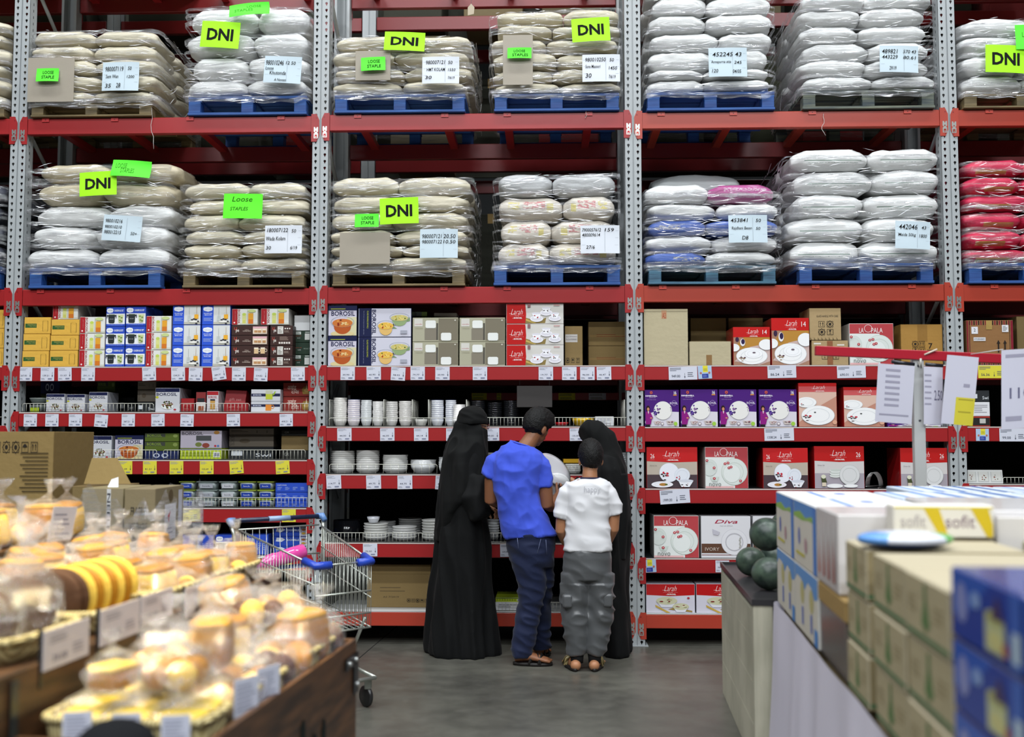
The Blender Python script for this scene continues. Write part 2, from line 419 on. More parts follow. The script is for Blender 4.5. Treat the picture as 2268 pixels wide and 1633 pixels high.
def keyhole_face(mb, x0, x1, z0, n, h, y, col):
    cx, w2 = (x0+x1)/2, (x1-x0)/2; h2 = h/2
    ca = math.degrees(math.atan2(h2, w2))
    angs = [0, 20, ca, 62, 90, 118, 180-ca, 160, 180, 200, 180+ca, 242, 270, 298, 360-ca, 340]
    def inside(x, z): return (x*x+(z-0.004)**2 < 0.0093**2) or (abs(x) < 0.0042 and -0.017 < z < 0.004)
    rim = []; edge = []
    for a in angs:
        c, s_ = math.cos(R(a)), math.sin(R(a)); t = 0.0
        while inside(c*t, s_*t): t += 0.0005
        rim.append((c*t, s_*t)); k = min(w2/abs(c) if abs(c) > 1e-6 else 9, h2/abs(s_) if abs(s_) > 1e-6 else 9); edge.append((c*k, s_*k))
    N = len(angs)
    for j in range(n):
        zc = z0+h*(j+0.5); vs = [(cx+a, y, zc+b) for a, b in edge]+[(cx+a, y, zc+b) for a, b in rim]+[(cx+a, y+0.006, zc+b) for a, b in rim]
        fs = [(k, (k+1) % N, N+(k+1) % N, N+k) for k in range(N)]+[(N+k, N+(k+1) % N, 2*N+(k+1) % N, 2*N+k) for k in range(N)]
        mb.add(vs, fs, col)
def upright_mesh(front=True):
    m = MB(); n = int(ZT/0.05); hh = 0.05*n; w_ = 0.062
    for s_ in (-1, 1):
        a, b = sorted((s_*w_, s_*0.007))
        if front: keyhole_face(m, a, b, 0, n, 0.05, 0, GREY)
        else: m.box(a, b, 0, 0.003, 0, hh, GREY)
        m.box(*sorted((s_*w_, s_*(w_-0.003))), 0.0, 0.10, 0, hh, GREY)
        m.box(*sorted((s_*w_, s_*(w_-0.02))), 0.10, 0.103, 0, hh, GREY)
        if front:
            for j in range(n): m.box(*sorted((s_*w_, s_*(w_+0.0006))), 0.045, 0.053, 0.05*j+0.01, 0.05*j+0.03, '#1c1c1c')
    m.box(-0.007, 0.007, 0.010, 0.013, 0, hh, GREY)
    m.box(-0.007, -0.0055, 0, 0.010, 0, hh, GREY); m.box(0.0055, 0.007, 0, 0.010, 0, hh, GREY)
    m.box(-0.08, 0.08, -0.02, 0.13, 0, 0.006, GREY)
    return m.mesh('upright', PAINT)
UP, UPB = upright_mesh(), upright_mesh(False)

def beam(rack, i, z, h, col, Y, back=False, hooks=True, gap=0.066):
    x0, x1 = XP[i]+gap, XP[i+1]-gap
    m = MB()
    if back: m.box(x0, x1, Y, Y+0.05, z-h, z, col, b=0.004)
    else:
        m.box(x0, x1, Y, Y+0.05, z-h, z-0.001, col, b=0.004)
    o = m.build('beam', PAINT, rack)
    if hooks:
        for s_, x in ((1, XP[i]), (-1, XP[i+1])):
            k = MB(); f = -1 if not back else 1; yy = Y-0.006 if not back else Y+0.05
            a, b = x+s_*0.009, x+s_*0.068; top, bot = z+0.012, z-h-0.075
            pr = [(a, top-0.045), (a+s_*0.02, top), (b, top), (b, bot), (a+s_*0.02, bot), (a, bot+0.045)]
            N = 6; vs = [(u, yy, v) for u, v in pr]+[(u, yy+0.005, v) for u, v in pr]
            k.add(vs, [tuple(range(N))[::s_], tuple(range(N, 2*N))[::-s_]]+[(q, (q+1) % N, N+(q+1) % N, N+q) for q in range(N)], col)
            if not back:
                c0 = a+s_*0.008
                g = Face(k, s_*0.032, 0.085, c0, yy, z-h-0.05, 1)
                g.P([(0, 0), (1, 0), (1, .42), (.75, .5), (1, .6), (1, 1), (.7, 1), (.5, .82), (.3, 1), (0, 1), (0, .6), (.25, .5), (0, .42)], '#b9bcb8')
                g.R(.25, .06, .75, .32, col); g.E(.5, .62, .14, .06, col); g.R(.42, .06, .58, .2, '#b9bcb8')
                for zz in (z-0.018, z-h-0.058): g.mb.add([(c0+s_*0.012+0.005*math.cos(t*.785), yy-0.001, zz+0.005*math.sin(t*.785)) for t in range(8)], [tuple(range(8))], '#7d1418')
            k.build('beam_connector', [PAINT, METAL], o)
    return o

rack = thing('pallet_rack', 'tall warehouse racking with grey perforated posts and red beams', 'rack')
for x in XP:
    o = link('upright', UP, rack, (x, D, 0)); o2 = link('upright', UPB, rack, (x, D+RD, 0), (0, 0, math.pi))
    m = MB(); z = 0.25; side = 0
    while z < ZT-0.5:
        a, b = (D+0.1, D+RD-0.1) if side == 0 else (D+RD-0.1, D+0.1)
        m.tube([(x, a, z), (x, b, z+0.45)], 0.016, 6, GREY); z += 0.45 if side else 0.75; side ^= 1
    m.build('brace_lattice', PAINT, rack)
for i in range(5):
    n = len(ZL[i])
    for k, z in enumerate(ZL[i]):
        up = k >= n-3
        h = 0.122 if up else 0.1
        col = ORG if (i in (3, 4) and up) or k == 0 else RED
        beam(rack, i, z, h, col, D)
        beam(rack, i, z, h, RED_SHADE, D+RD-0.05, back=True)
        if up:
            for fx in ((.09, .32, .57, .87) if i % 2 else (.12, .4, .6, .86)):
                x = XP[i]+(XP[i+1]-XP[i])*fx
                m = MB(); m.box(x-0.03, x+0.03, D+0.052, D+RD-0.052, z-0.045, z-0.002, col)
                m.box(x-0.027, x+0.027, D-0.007, D+0.052, z-0.002, z+0.002, col); m.box(x-0.027, x+0.027, D-0.007, D-0.003, z-0.028, z, '#c9483a' if col == ORG else '#b83334')
                m.add([(x-0.004, D-0.0075, z-0.016), (x+0.004, D-0.0075, z-0.016), (x+0.004, D-0.0075, z-0.010), (x-0.004, D-0.0075, z-0.010)], [(0, 1, 2, 3)], '#3a1010')
                m.build('support_bar', PAINT, rack)
        else:
            m = MB(); x0, x1 = XP[i]+0.07, XP[i+1]-0.07
            dk = '#c2c3c2' if k == 0 else '#26282a'; m.box(x0, x1, D+0.001, D+RD-0.002, z, z+0.006, dk)
            if k: m.box(x0, x1, D-0.0015, D+0.001, z-0.002, z+0.006, '#c9bcb6')
            m.build('shelf_deck', PAINT, rack)
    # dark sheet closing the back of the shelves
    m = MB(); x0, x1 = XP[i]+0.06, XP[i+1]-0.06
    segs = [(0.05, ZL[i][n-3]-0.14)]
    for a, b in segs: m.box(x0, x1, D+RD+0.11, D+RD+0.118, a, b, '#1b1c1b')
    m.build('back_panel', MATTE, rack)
def DECK(i, k): return ZL[i][k]+0.0065

# second rack standing back to back, and its loads
Y2 = D+RD+0.5
rack2 = thing('pallet_rack', 'second racking standing back to back behind the wrapped sack pallets', 'rack')
for x in XP:
    link('upright', UPB, rack2, (x+0.12, Y2, 0)); link('upright', UPB, rack2, (x+0.12, Y2+RD, 0), (0, 0, math.pi))
XPs = XP[:]; XP = [x+0.12 for x in XP]
for i in range(5):
    for z in (ZL[i][-4 if i != 1 else -4]+0.0, ZL[i][-3]+0.03, ZL[i][-2]+0.03, ZL[i][-1]+0.03):
        for Y in (Y2, Y2+RD-0.05): beam(rack2, i, z, 0.12, RED_SHADE, Y, back=(Y != Y2), hooks=False)
XP = XPs

# cartons on the racks behind and above; unseen top ones added to shade the rear
def big_carton(x0, x1, y0, y1, z0, z1, col, label, name='shipping_carton', group=None):
    m = MB(); m.box(0, x1-x0, 0, y1-y0, 0, z1-z0, col, b=0.006)
    m.box((x1-x0)/2-0.03, (x1-x0)/2+0.03, -0.001, y1-y0, (z1-z0)-0.09, (z1-z0)+0.0008, '#a58a58')
    return tag(m.build(name, KRAFT, None, (x0, y0, z0)), label, 'carton', group)
for i in range(5):
    zt_ = ZL[i][-1]+0.006; xa, xb = XP[i]+0.12, XP[i+1]-0.12; mid = (xa+xb)/2
    for (x0, x1) in ((xa, mid-0.05), (mid+0.05, xb))[:2 if i in (0, 4) else 1 if i in (1, 3) else 0]:
        big_carton(x0, x1, D+0.02, D+0.95, zt_, zt_+0.9, '#8b7a58', 'unseen large carton added on the top beam level to shade the rear beams', group='unseen cartons added to shade the rear')
    for k, (za) in enumerate((ZL[i][-3]+0.034, ZL[i][-2]+0.034, ZL[i][-1]+0.034)):
        for j in range(3):
            rr = random.Random(i*31+k*7+j)
            if (i == 2 and j < 2 and k < 2): continue
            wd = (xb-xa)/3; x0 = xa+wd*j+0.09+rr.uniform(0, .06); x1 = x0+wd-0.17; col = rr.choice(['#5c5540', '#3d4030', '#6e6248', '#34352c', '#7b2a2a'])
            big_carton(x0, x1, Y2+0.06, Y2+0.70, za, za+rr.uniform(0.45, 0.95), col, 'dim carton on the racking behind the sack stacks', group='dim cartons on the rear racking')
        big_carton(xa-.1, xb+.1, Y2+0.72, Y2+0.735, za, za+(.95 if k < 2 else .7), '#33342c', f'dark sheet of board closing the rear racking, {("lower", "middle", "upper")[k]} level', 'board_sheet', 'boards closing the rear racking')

for px0, px1, y0, y1, wh in ((865, 997, 25, 252, 'upper'), (865, 990, 352, 470, 'lower')):
    a, b = W(px0, y1, Y2+.05), W(px1, y0, Y2+.05); zb = ZL[2][-2 if wh == 'upper' else -3]+.034
    big_carton(a.x, b.x, Y2+.06, Y2+.70, zb, min(b.z, ZL[2][-1 if wh == 'upper' else -2]-.12), '#77705c', f'tall grey-brown carton seen behind the cream sacks, {wh} level')
# ================================================================ pallets, sacks, film
def pallet(w, d, h, mats, x, y, z, label, group=None):
    t = thing('wooden_pallet', label, 'pallet', (x, y, z), 0, group)
    def bd(nm, *b):
        m = MB(); m.box(*b, b=0.003); m.build(nm, mats, t)
    tb = 0.2*h
    for k in range(5): bd('top_board', 0, w, d*k/5+0.01, d*(k+1)/5-0.02, h-0.16*h, h)
    for k in range(3): bd('stringer_board', w*(.5*k)-(0 if k == 0 else 0.05 if k == 1 else 0.10), w*(.5*k)+(0.10 if k == 0 else 0.05 if k == 1 else 0), 0.012, d-0.012, h*0.70, h*0.84)
    for j in range(3):
        for k in range(3):
            cx = (0.05, w/2, w-0.05)[k]; cy = (0.05, d/2, d-0.05)[j]
            bd('block', cx-0.045, cx+0.045, cy-0.045, cy+0.045, h*0.14, h*0.70)
    for j in range(3):
        cy = (0.05, d/2, d-0.05)[j]; bd('bottom_board', 0, w, cy-0.05, cy+0.05, 0, h*0.14)
    return t

def sack_mesh(seed):
    rr = random.Random(seed); n, m = 40, 18; vs = []; fs = []
    sg = lambda a, e: math.copysign(abs(a)**e, a)
    ox = rr.uniform(0, 50)
    for i in range(m+1):
        ph = -math.pi/2+math.pi*i/m
        for k in range(n):
            th = 2*math.pi*k/n
            cp = abs(math.cos(ph))**0.50
            x = cp*sg(math.cos(th), 0.42); y = cp*sg(math.sin(th), 0.42); z = sg(math.sin(ph), 0.70)
            z *= 1-0.34*abs(x)**6-0.20*abs(y)**6
            x *= 1+0.05*(1-abs(z))**2
            dn = noise.noise(Vector((x*1.6+ox, y*1.6, z*1.2)))*0.10 + noise.noise(Vector((x*4+ox, y*4, z*2.5)))*0.035
            # folds running from the sewn ends
            dn += 0.05*abs(x)**3*math.sin(y*14+ox*3)+0.035*abs(y)**3*math.sin(x*17+ox)
            cl = lambda v: max(-0.995, min(0.995, v))
            vs.append((cl(x*(1.02+dn*0.5)), cl(y*(1.02+dn*0.5)), cl(z*(1.10+dn*1.7)+noise.noise(Vector((x+ox, y, 3)))*0.10)))
    for i in range(m):
        for k in range(n): fs.append((i*n+k, i*n+(k+1) % n, (i+1)*n+(k+1) % n, (i+1)*n+k))
    b = MB(); b.add(vs, fs, '#ffffff', 0, True); return b
SM = [sack_mesh(s) for s in range(5)]
_sm = {}
def sack_data(v, key):
    if (v, key) not in _sm: _sm[v, key] = SM[v].mesh('sack', SACK[key])
    return _sm[v, key]
CN = dict(cream='cream', tan='tan', white='white', grey='grey', blue='blue', magenta='magenta', pink='crimson', print='printed cream', dark='dark', top='pale grey', stripe='white')

def film_loop(mb, x0, x1, y0, y1, zf, hgt, seed, r=0.07, n=64, out=0.02, arc=(0, 1)):
    rr = random.Random(seed); pts = []
    cor = [(x1-r, y0+r, -90), (x1-r, y1-r, 0), (x0+r, y1-r, 90), (x0+r, y0+r, 180)]
    base = []
    for cx, cy, a0 in cor:
        for k in range(5): base.append((cx+(r+out)*math.cos(R(a0+22.5*k)), cy+(r+out)*math.sin(R(a0+22.5*k))))
    # resample
    L = [0]; N = len(base)
    for i in range(N):
        a, b = base[i], base[(i+1) % N]; L.append(L[-1]+math.hypot(b[0]-a[0], b[1]-a[1]))
    def at(t):
        t = (t % 1.0)*L[-1]
        for i in range(N):
            if L[i+1] >= t:
                f = (t-L[i])/max(L[i+1]-L[i], 1e-9); a, b = base[i], base[(i+1) % N]; return a[0]+(b[0]-a[0])*f, a[1]+(b[1]-a[1])*f
        return base[0]
    rows = 4; vs = []; fs = []
    M_ = int(n*(arc[1]-arc[0])); closed = arc == (0, 1)
    for i in range(M_+(0 if closed else 1)):
        t = arc[0]+(arc[1]-arc[0])*i/M_
        x, y = at(t); zc = zf(t); ox = seed*3.1
        hh = hgt*(0.75+0.7*noise.noise(Vector((t*22+ox, 0, 0))))
        for j in range(rows):
            v = j/(rows-1)-0.5; w_ = 0.009*noise.noise(Vector((t*60+ox, v*4, 1.0)))
            cxm, cym = (x0+x1)/2, (y0+y1)/2; d = Vector((x-cxm, y-cym, 0)).normalized()*w_
            vs.append((x+d.x, y+d.y, zc+v*hh+0.012*noise.noise(Vector((t*30+ox, 5, 0)))))
    for i in range(M_ if closed else M_):
        a = i*rows; b = ((i+1) % M_)*rows if closed else (i+1)*rows
        for j in range(rows-1): fs.append((a+j, b+j, b+j+1, a+j+1))
    mb.add(vs, fs, '#ffffff', 0, True)

GLINT = attr_mat('film_glint', 0.25, 0.6, coat=0.5)
STK = {}
def stack(key, i, lvl, px0, px1, ptop, layers, cols, pal, where, desc, lean=0.0, ph=None, depth=1.0, ribs=13, swell=1.0, extra=0, jit=0.02, rows=2):
    """a pallet of sacks: px0..px1 pallet front edge in pixels; layers: pixel y of each layer boundary from the pallet top upwards"""
    Yf = D-0.03; z0 = ZL[i][lvl]+0.004
    py = LV[i][lvl]; a, b = W(px0, py, Yf), W(px1, py, Yf)
    if px0 > 0: a.x = max(a.x, XP[i]+0.100)
    b.x = min(b.x, XP[i+1]-0.100); w_ = b.x-a.x
    zt = W((px0+px1)/2, layers[0], Yf).z; hp = zt-z0
    pm, pname = pal
    pallet(w_, depth, hp, pm, a.x, Yf, z0, f'{pname} pallet under the {desc}')
    rr = random.Random(hash(key) & 0xffff if False else sum(map(ord, key)))
    zs = [W((px0+px1)/2, y, Yf).z for y in layers]; n = len(zs)-1
    for l in range(n):
        za, zb = zs[l], zs[l+1]; hz = (zb-za)/2
        dx = lean*l+rr.uniform(-1, 1)*jit; ww = w_*swell*(1+rr.uniform(-0.02, 0.03)); split = 0.5+rr.choice((-1, 1))*rr.uniform(0.0, 0.07)
        lx = max(a.x+w_/2+dx-ww/2, XP[i]+0.085); ww = min(a.x+w_/2+dx+ww/2, XP[i+1]-0.085)-lx; dx = lx+ww/2-a.x-w_/2
        for c in range(2):
            for r_ in range(rows):
                key_c = cols[l] if isinstance(cols[l], str) else cols[l][c]
                wa = ww*(split if c == 0 else 1-split); cx = a.x+w_/2+dx-ww/2+(wa/2 if c == 0 else ww*split+wa/2)
                dd = depth/rows; cy = Yf+dd*(r_+0.5)+rr.uniform(-0.012, 0.012)
                o = link('sack', sack_data(rr.randrange(5), key_c))
                o.location = (cx, cy, za+hz); o.scale = (wa/2*0.998, dd/2*0.99, hz*1.004); o.rotation_euler = (0, 0, (math.pi if rr.random() < .5 else 0))
                posw = 'lowest layer' if l == 0 else 'top layer' if l == n-1 else ['', 'second', 'third', 'fourth', 'fifth', 'sixth', 'seventh'][l]+' layer'
                side = ('post-side', 'mid-bay')[c if px0 % 700 < 340 or key in ('t7', 'm7') else 1-c] if True else ''
                tag(o, f'{CN[key_c]} {side} {("front", "back")[r_]} sack, {posw} of the {desc}', 'sack', f'sacks of the {desc}')
    STK[key] = (a.x, b.x, Yf, zs)
    # stretch film: a bunched band over the pallet edge and narrow pulled ribbons round the load
    sx = (w_*swell-w_)/2+0.01; x0, x1 = max(a.x-sx-.01, XP[i]+0.095), min(b.x+sx+.01, XP[i+1]-0.095)
    f = MB(); top = zs[-1]
    film_loop(f, a.x, b.x, Yf, Yf+depth, lambda t: z0+hp*0.80+0.012*math.sin(t*9+len(key)), hp*0.42, rr.randrange(99), r=0.012, out=0.02)
    film_loop(f, x0, x1, Yf, Yf+depth, lambda t: z0+hp*1.12+0.02*math.sin(t*6+1), 0.05, rr.randrange(99), r=0.012, out=0.022)
    for q in range(ribs):
        k1, k2 = rr.uniform(0.01, 0.05), rr.uniform(0, 6); zc = min(z0+hp+(top-z0-hp)*(q+0.6)/ribs, top-k1-.03)
        film_loop(f, x0, x1, Yf, Yf+depth, (lambda t, zc=zc, k1=k1, k2=k2: zc+k1*math.sin(t*6.28+k2)), rr.uniform(0.012, 0.05), rr.randrange(99), r=0.04, out=0.022)
    # white slivers painted as bright glints along the film's wrinkles
    def sliver(P, D_, Nn, ln, th):
        n = 4; vs = []; u = D_.normalized(); up = u.cross(Nn); ph = rr.uniform(0, 6)
        for q in range(n+1):
            t_ = q/n; c = P+u*ln*(t_-.5)+up*(.10*ln*math.sin(t_*3.1+ph)*.4); hw_ = th*math.sin(math.pi*min(max(t_, .06), .94)); vs += [c-up*hw_, c+up*hw_+Nn*.002]
        f.add(vs, [(2*q, 2*q+2, 2*q+3, 2*q+1) for q in range(n)], '#eef0f4', 1, True)
    for q in range(int(230*(top-z0))):
        zc = rr.uniform(z0+hp*.6, top-.02); an = rr.gauss(0, .16) if zc > z0+hp*1.3 else rr.gauss(0, .07); ln = rr.uniform(.02, .13)
        xx = rr.uniform(max(x0, XP[i]+.13)+ln/2, min(x1, XP[i+1]-.13)-ln/2)
        sliver(Vector((xx, Yf-.024-rr.uniform(0, .006), zc)), Vector((math.cos(an), 0, math.sin(an))), Vector((0, -1, 0)), ln, rr.uniform(.0006, .0022))
    sx_, nx_ = (x1+.024, Vector((1, 0, 0))) if px0 < 1100 else (x0-.024, Vector((-1, 0, 0)))
    if XP[i]+.12 < sx_ < XP[i+1]-.12:
        for q in range(int(120*(top-z0))):
            zc = rr.uniform(z0+hp*.5, top-.02); an = rr.gauss(0, .3); ln = rr.uniform(.03, .2)
            sliver(Vector((sx_, rr.uniform(Yf+.1, Yf+depth-.1), zc)), Vector((0, math.cos(an), math.sin(an))), nx_, ln, rr.uniform(.0006, .0025))
    o = f.build('stretch_film', [FILM, GLINT]); tag(o, f'clear stretch film pulled round the {desc}', 'plastic film')

B1, B2 = -3, -2      # LV index from the end
NAT, BLU, TEAL, DRK = (P_NAT, 'raw wood'), (P_BLUE, 'blue painted'), (P_TEAL, 'worn blue-grey'), (P_DARK, 'weathered dark')
def L(i, k): return len(LV[i])+k+1   # LV has no entry above the frame, ZL has one
def st(key, i, up, *a, **k): stack(key, i, len(LV[i])-(1 if up else 2), *a, **k)
U, M_ = "", ""
st('t0', 0, 1, -250, 32, 0, [235, 205, 170, 137, 104, 71, 44], ['cream']*6, NAT, U, 'cream stack cut by the frame, upper level')
st('t1', 1, 1, 58, 335, 0, [229, 197, 163, 130, 97, 63], ['cream']*5, NAT, U, 'five-layer cream stack', swell=1.03)
st('t2', 1, 1, 415, 697, 0, [212, 172, 121, 66, 12], ['white']*4, BLU, U, 'four-layer white stack with two green signs', swell=1.0)
st('t3', 2, 1, 740, 1030, 0, [208, 176, 144, 108, 74], ['cream']*4, BLU, U, 'four-layer cream stack', swell=1.05)
st('t4', 2, 1, 1094, 1385, 0, [206, 179, 149, 112, 80, 50, 16], ['cream']*6, BLU, U, 'six-layer cream stack', swell=1.0)
st('t5', 3, 1, 1424, 1717, 0, [203, 172, 150, 108, 68, 28, -12, -50], ['white']*7, BLU, U, 'seven-layer white stack', swell=0.95)
st('t6', 3, 1, 1778, 2072, 0, [198, 165, 128, 90, 52, 14, -24], ['white']*6, DRK, U, 'tall leaning white stack', swell=0.97, lean=0.0, jit=0.03)
st('t7', 4, 1, 2124, 2400, 0, [206, 162, 118, 76, 36], ['white']*4, NAT, U, 'white stack past the last post, upper level', swell=1.0)
st('m0', 0, 0, -260, 12, 0, [590, 540, 495, 450, 405], ['dark']*4, BLU, M_, 'dark stack cut by the frame')
st('m1', 1, 0, 62, 355, 0, [593, 548, 499, 453, 402, 358], ['white', 'white', 'white', 'tan', 'tan'], BLU, M_, 'white stack with tan top layers', swell=1.05, lean=0.022)
st('m2', 1, 0, 403, 690, 0, [600, 570, 537, 508, 472, 438, 402], ['cream']*6, NAT, M_, 'cream stack with the green handwritten sheet', swell=1.0)
st('m3', 2, 0, 735, 1030, 0, [598, 566, 540, 506, 468, 430, 388], ['cream']*6, NAT, M_, 'cream stack with card, lower level', swell=1.04)
st('m4', 2, 0, 1093, 1387, 0, [587, 536, 485, 432, 380], ['print', 'print', 'print', 'grey'], BLU, M_, 'printed sack stack', swell=0.93)
st('m5', 3, 0, 1426, 1720, 0, [588, 556, 520, 484, 447, 405], [('blue', 'white'), 'white', 'blue', 'white', ('white', 'magenta')], TEAL, M_, 'mixed white, blue and magenta stack', swell=1.02)
st('m6', 3, 0, 1770, 2070, 0, [583, 532, 480, 427, 375, 326], ['stripe']*5, BLU, M_, 'big bulging white stack, lower level', swell=1.10, lean=0.012, jit=0.035)
st('m7', 4, 0, 2136, 2420, 0, [582, 548, 505, 465, 427, 388, 350], ['pink']*6, BLU, M_, 'crimson stack', swell=1.0)
# one extra sack thrown on top of the mixed stack
x0, x1, Yf, zs = STK['m5']
o = link('sack', sack_data(1, 'top'), None, ((x0+x1)/2-0.05, Yf+0.62, zs[-1]+0.075)); o.scale = (0.34, 0.24, 0.09)
tag(o, 'single pale grey sack lying across the top of the mixed white and blue stack', 'sack')

# ---- sheets of paper fixed to the wrapped loads
def sheet(x0, y0, x1, y1, col, lines, label, name='paper_sign', tilt=0.0, cat='sign', Y=None, ink='#1c1c1c', bold=0.012, curl=0.012, font_shear=0):
    Y = Y if Y is not None else D-0.085
    a, b = W(x0, y1, Y), W(x1, y0, Y); w_, h_ = b.x-a.x, b.z-a.z
    m = MB(); nx, nz = 8, 6; vs = []; fs = []
    g = lambda u, v: -curl*(math.sin(u*3.1)*0.6+math.cos(v*3.0+u)*0.5)
    for j in range(nz+1):
        for i in range(nx+1): vs.append((w_*i/nx, g(i/nx, j/nz), h_*j/nz))
    N = len(vs); vs += [(x, y+0.0008, z) for x, y, z in vs]
    for j in range(nz):
        for i in range(nx):
            q = (j*(nx+1)+i, j*(nx+1)+i+1, (j+1)*(nx+1)+i+1, (j+1)*(nx+1)+i); fs += [q, tuple(N+k for k in q[::-1])]
    m.add(vs, fs, col, 0, True)
    o = m.build(name, PAPER, None, a, (0, R(-tilt), 0)); tag(o, label, cat)
    t = MB(); F_ = Face(t, w_, h_)
    for ln in lines:
        if ln[0] == 'line': F_.R(ln[1], ln[2], ln[3], ln[4], ln[5] if len(ln) > 5 else '#8f96a0')
        else: F_.T(ln[0], *ln[1:5], ln[5] if len(ln) > 5 else ink, bold=bold, shear=font_shear)
    t.v = [(x, y+g(max(0, min(1, x/w_)), max(0, min(1, z/h_)))-0.0012, z) for x, y, z in t.v]
    if t.v: t.build('lettering', MATTE, o)
    return o
GRN, GR2, WHT, BLW = '#a6f51e', '#5df03a', '#d5dae2', '#c3d3dc'
DN = [('DNI', .16, .27, .84, .73)]
LS = [('LOOSE', .30, .56, .78, .80), ('STAPLE', .26, .20, .82, .44)]
def dni(x0, y0, x1, y1, tilt, where): sheet(x0, y0, x1, y1, GRN, DN, f'yellow-green DNI sign on the {where}', tilt=tilt, bold=0.032)
dni(443, 44, 529, 104, -4, 'white stack beside the five-layer cream one')
dni(850, 68, 940, 111, -3, 'four-layer cream stack')
dni(1268, 41, 1352, 95, 3, 'six-layer cream stack')
dni(2182, 97, 2270, 160, -3, 'white stack past the last grey post')
dni(177, 382, 260, 436, 3, 'white and tan stack')
dni(842, 439, 928, 498, 2, 'cream stack with the brown card')
sheet(80, 151, 130, 181, GR2, LS, 'small green LOOSE STAPLE sign on the kraft card of the five-layer cream stack', bold=0.01)
sheet(800, 127, 854, 158, GR2, LS, 'small green LOOSE STAPLE sign on the four-layer cream stack', tilt=2, bold=0.01)
sheet(1124, 105, 1177, 130, GR2, [('LOOSE', .26, .56, .74, .80), ('STAPLES', .20, .18, .86, .44)], 'small green LOOSE STAPLES sign on the six-layer cream stack', bold=0.01)
sheet(786, 474, 839, 504, GR2, LS, 'small green LOOSE STAPLE sign beside the DNI sign on the carded cream stack', tilt=1, bold=0.01)
sheet(509, 10, 598, 40, GR2, [('LOOSE', .45, .62, .8, .8, '#3f8a2a'), ('STAPLES', .14, .34, .60, .56, '#3f8a2a')], 'green handwritten sheet bent over the top of the white upper stack', tilt=5, bold=0.0, curl=0.03)
sheet(2250, 54, 2320, 110, GR2, [('LOOSE', .2, .5, .7, .7, '#3f8a2a')], 'plain green sheet above the DNI sign past the last post', bold=0.0)
sheet(246, 352, 333, 390, GR2, [('LOOSE', .1, .5, .4, .8, '#3f8a2a'), ('STAPLES', .25, .22, .6, .5, '#3f8a2a')], 'green handwritten sheet on the top tan sacks above the DNI sign', tilt=-4, bold=0.0, curl=0.03)
sheet(494, 428, 581, 484, '#62f02f', [('Loose', .22, .68, .74, .88, '#245c16'), ('STAPLES', .18, .32, .64, .46, '#245c16')], 'green Loose STAPLES sheet on the lower cream stack', tilt=-1, bold=0.0, font_shear=0.2)
def note(x0, y0, x1, y1, col, rows_, where, tilt=0):
    ln = [('line', .03, .80, .97, .805), ('line', .03, .56, .97, .565), ('line', .03, .30, .97, .305), ('line', .62, .05, .625, .9)] + rows_
    sheet(x0, y0, x1, y1, col, ln, f'handwritten stock sheet on the {where}', name='stock_sheet', tilt=tilt, bold=0.004, font_shear=0.15)
note(226, 137, 308, 202, BLW, [('980007119', .08, .68, .58, .84), ('50', .70, .72, .80, .84), ('Sem Wan', .10, .44, .45, .56), ('1200', .68, .44, .88, .54), ('35', .09, .10, .26, .24), ('28', .40, .10, .52, .26)], 'five-layer cream stack')
note(583, 122, 666, 183, BLW, [('980010246', .04, .66, .52, .84), ('12 50', .58, .70, .84, .82), ('Loose', .04, .48, .26, .60), ('Khutonda', .16, .30, .60, .44), ('A Naveen', .30, .06, .62, .16)], 'white upper stack', tilt=-3)
note(935, 125, 1017, 186, WHT, [('980007121', .10, .72, .62, .86), ('50', .70, .72, .82, .84), ('HMT KOLAM', .12, .46, .62, .58), ('1550', .70, .46, .90, .56), ('30', .08, .16, .26, .28), ('7/6/19', .70, .16, .88, .26)], 'four-layer cream stack')
note(1290, 120, 1373, 182, WHT, [('980010250', .08, .74, .62, .88), ('50', .72, .74, .84, .86), ('Sona Masoori', .08, .50, .48, .62), ('1450', .70, .44, .92, .56), ('30', .08, .14, .24, .30), ('7/6/19', .70, .12, .88, .24)], 'six-layer cream stack')
note(1570, 105, 1654, 171, BLW, [('452245 43', .10, .70, .86, .84), ('Annapurna atta', .06, .44, .58, .56), ('245', .66, .44, .86, .54), ('120', .08, .14, .24, .26), ('04/05', .62, .12, .84, .24)], 'tall white stack on the bright pallet')
note(1948, 99, 2032, 160, BLW, [('489821', .06, .70, .46, .86), ('570 43', .60, .72, .94, .84), ('443229', .06, .50, .46, .64), ('80.61', .60, .50, .94, .62), ('29/19', .24, .08, .42, .22)], 'tall leaning white stack', tilt=-2)
note(225, 474, 312, 532, BLW, [('980010216', .06, .70, .50, .84), ('980010210', .06, .48, .50, .60), ('980012215', .06, .26, .50, .40), ('50+', .74, .26, .90, .38)], 'white and tan stack', tilt=-4)
note(586, 499, 669, 562, WHT, [('180007122', .06, .76, .62, .90), ('50', .72, .74, .84, .86), ('Wada Kolam', .04, .46, .56, .60), ('30', .04, .14, .18, .26), ('6/19', .70, .14, .88, .26)], 'lower cream stack next to the tan one')
note(930, 507, 1014, 572, BLW, [('980007121', .06, .68, .58, .82), ('20.50', .62, .68, .94, .82), ('980007122', .06, .50, .58, .62), ('10.50', .62, .50, .94, .62)], 'cream stack with the brown card')
note(1286, 499, 1372, 562, WHT, [('7900057612', .04, .78, .52, .90), ('480009614', .04, .60, .50, .72), ('159', .62, .78, .86, .90), ('27/6', .14, .16, .36, .28)], 'printed sack stack')
note(1614, 476, 1699, 538, BLW, [('453841', .06, .74, .50, .88), ('50', .70, .74, .84, .86), ('Rajdhani Besan', .08, .44, .60, .58), ('50', .70, .46, .82, .56), ('D8', .34, .10, .5, .24)], 'mixed white and blue stack')
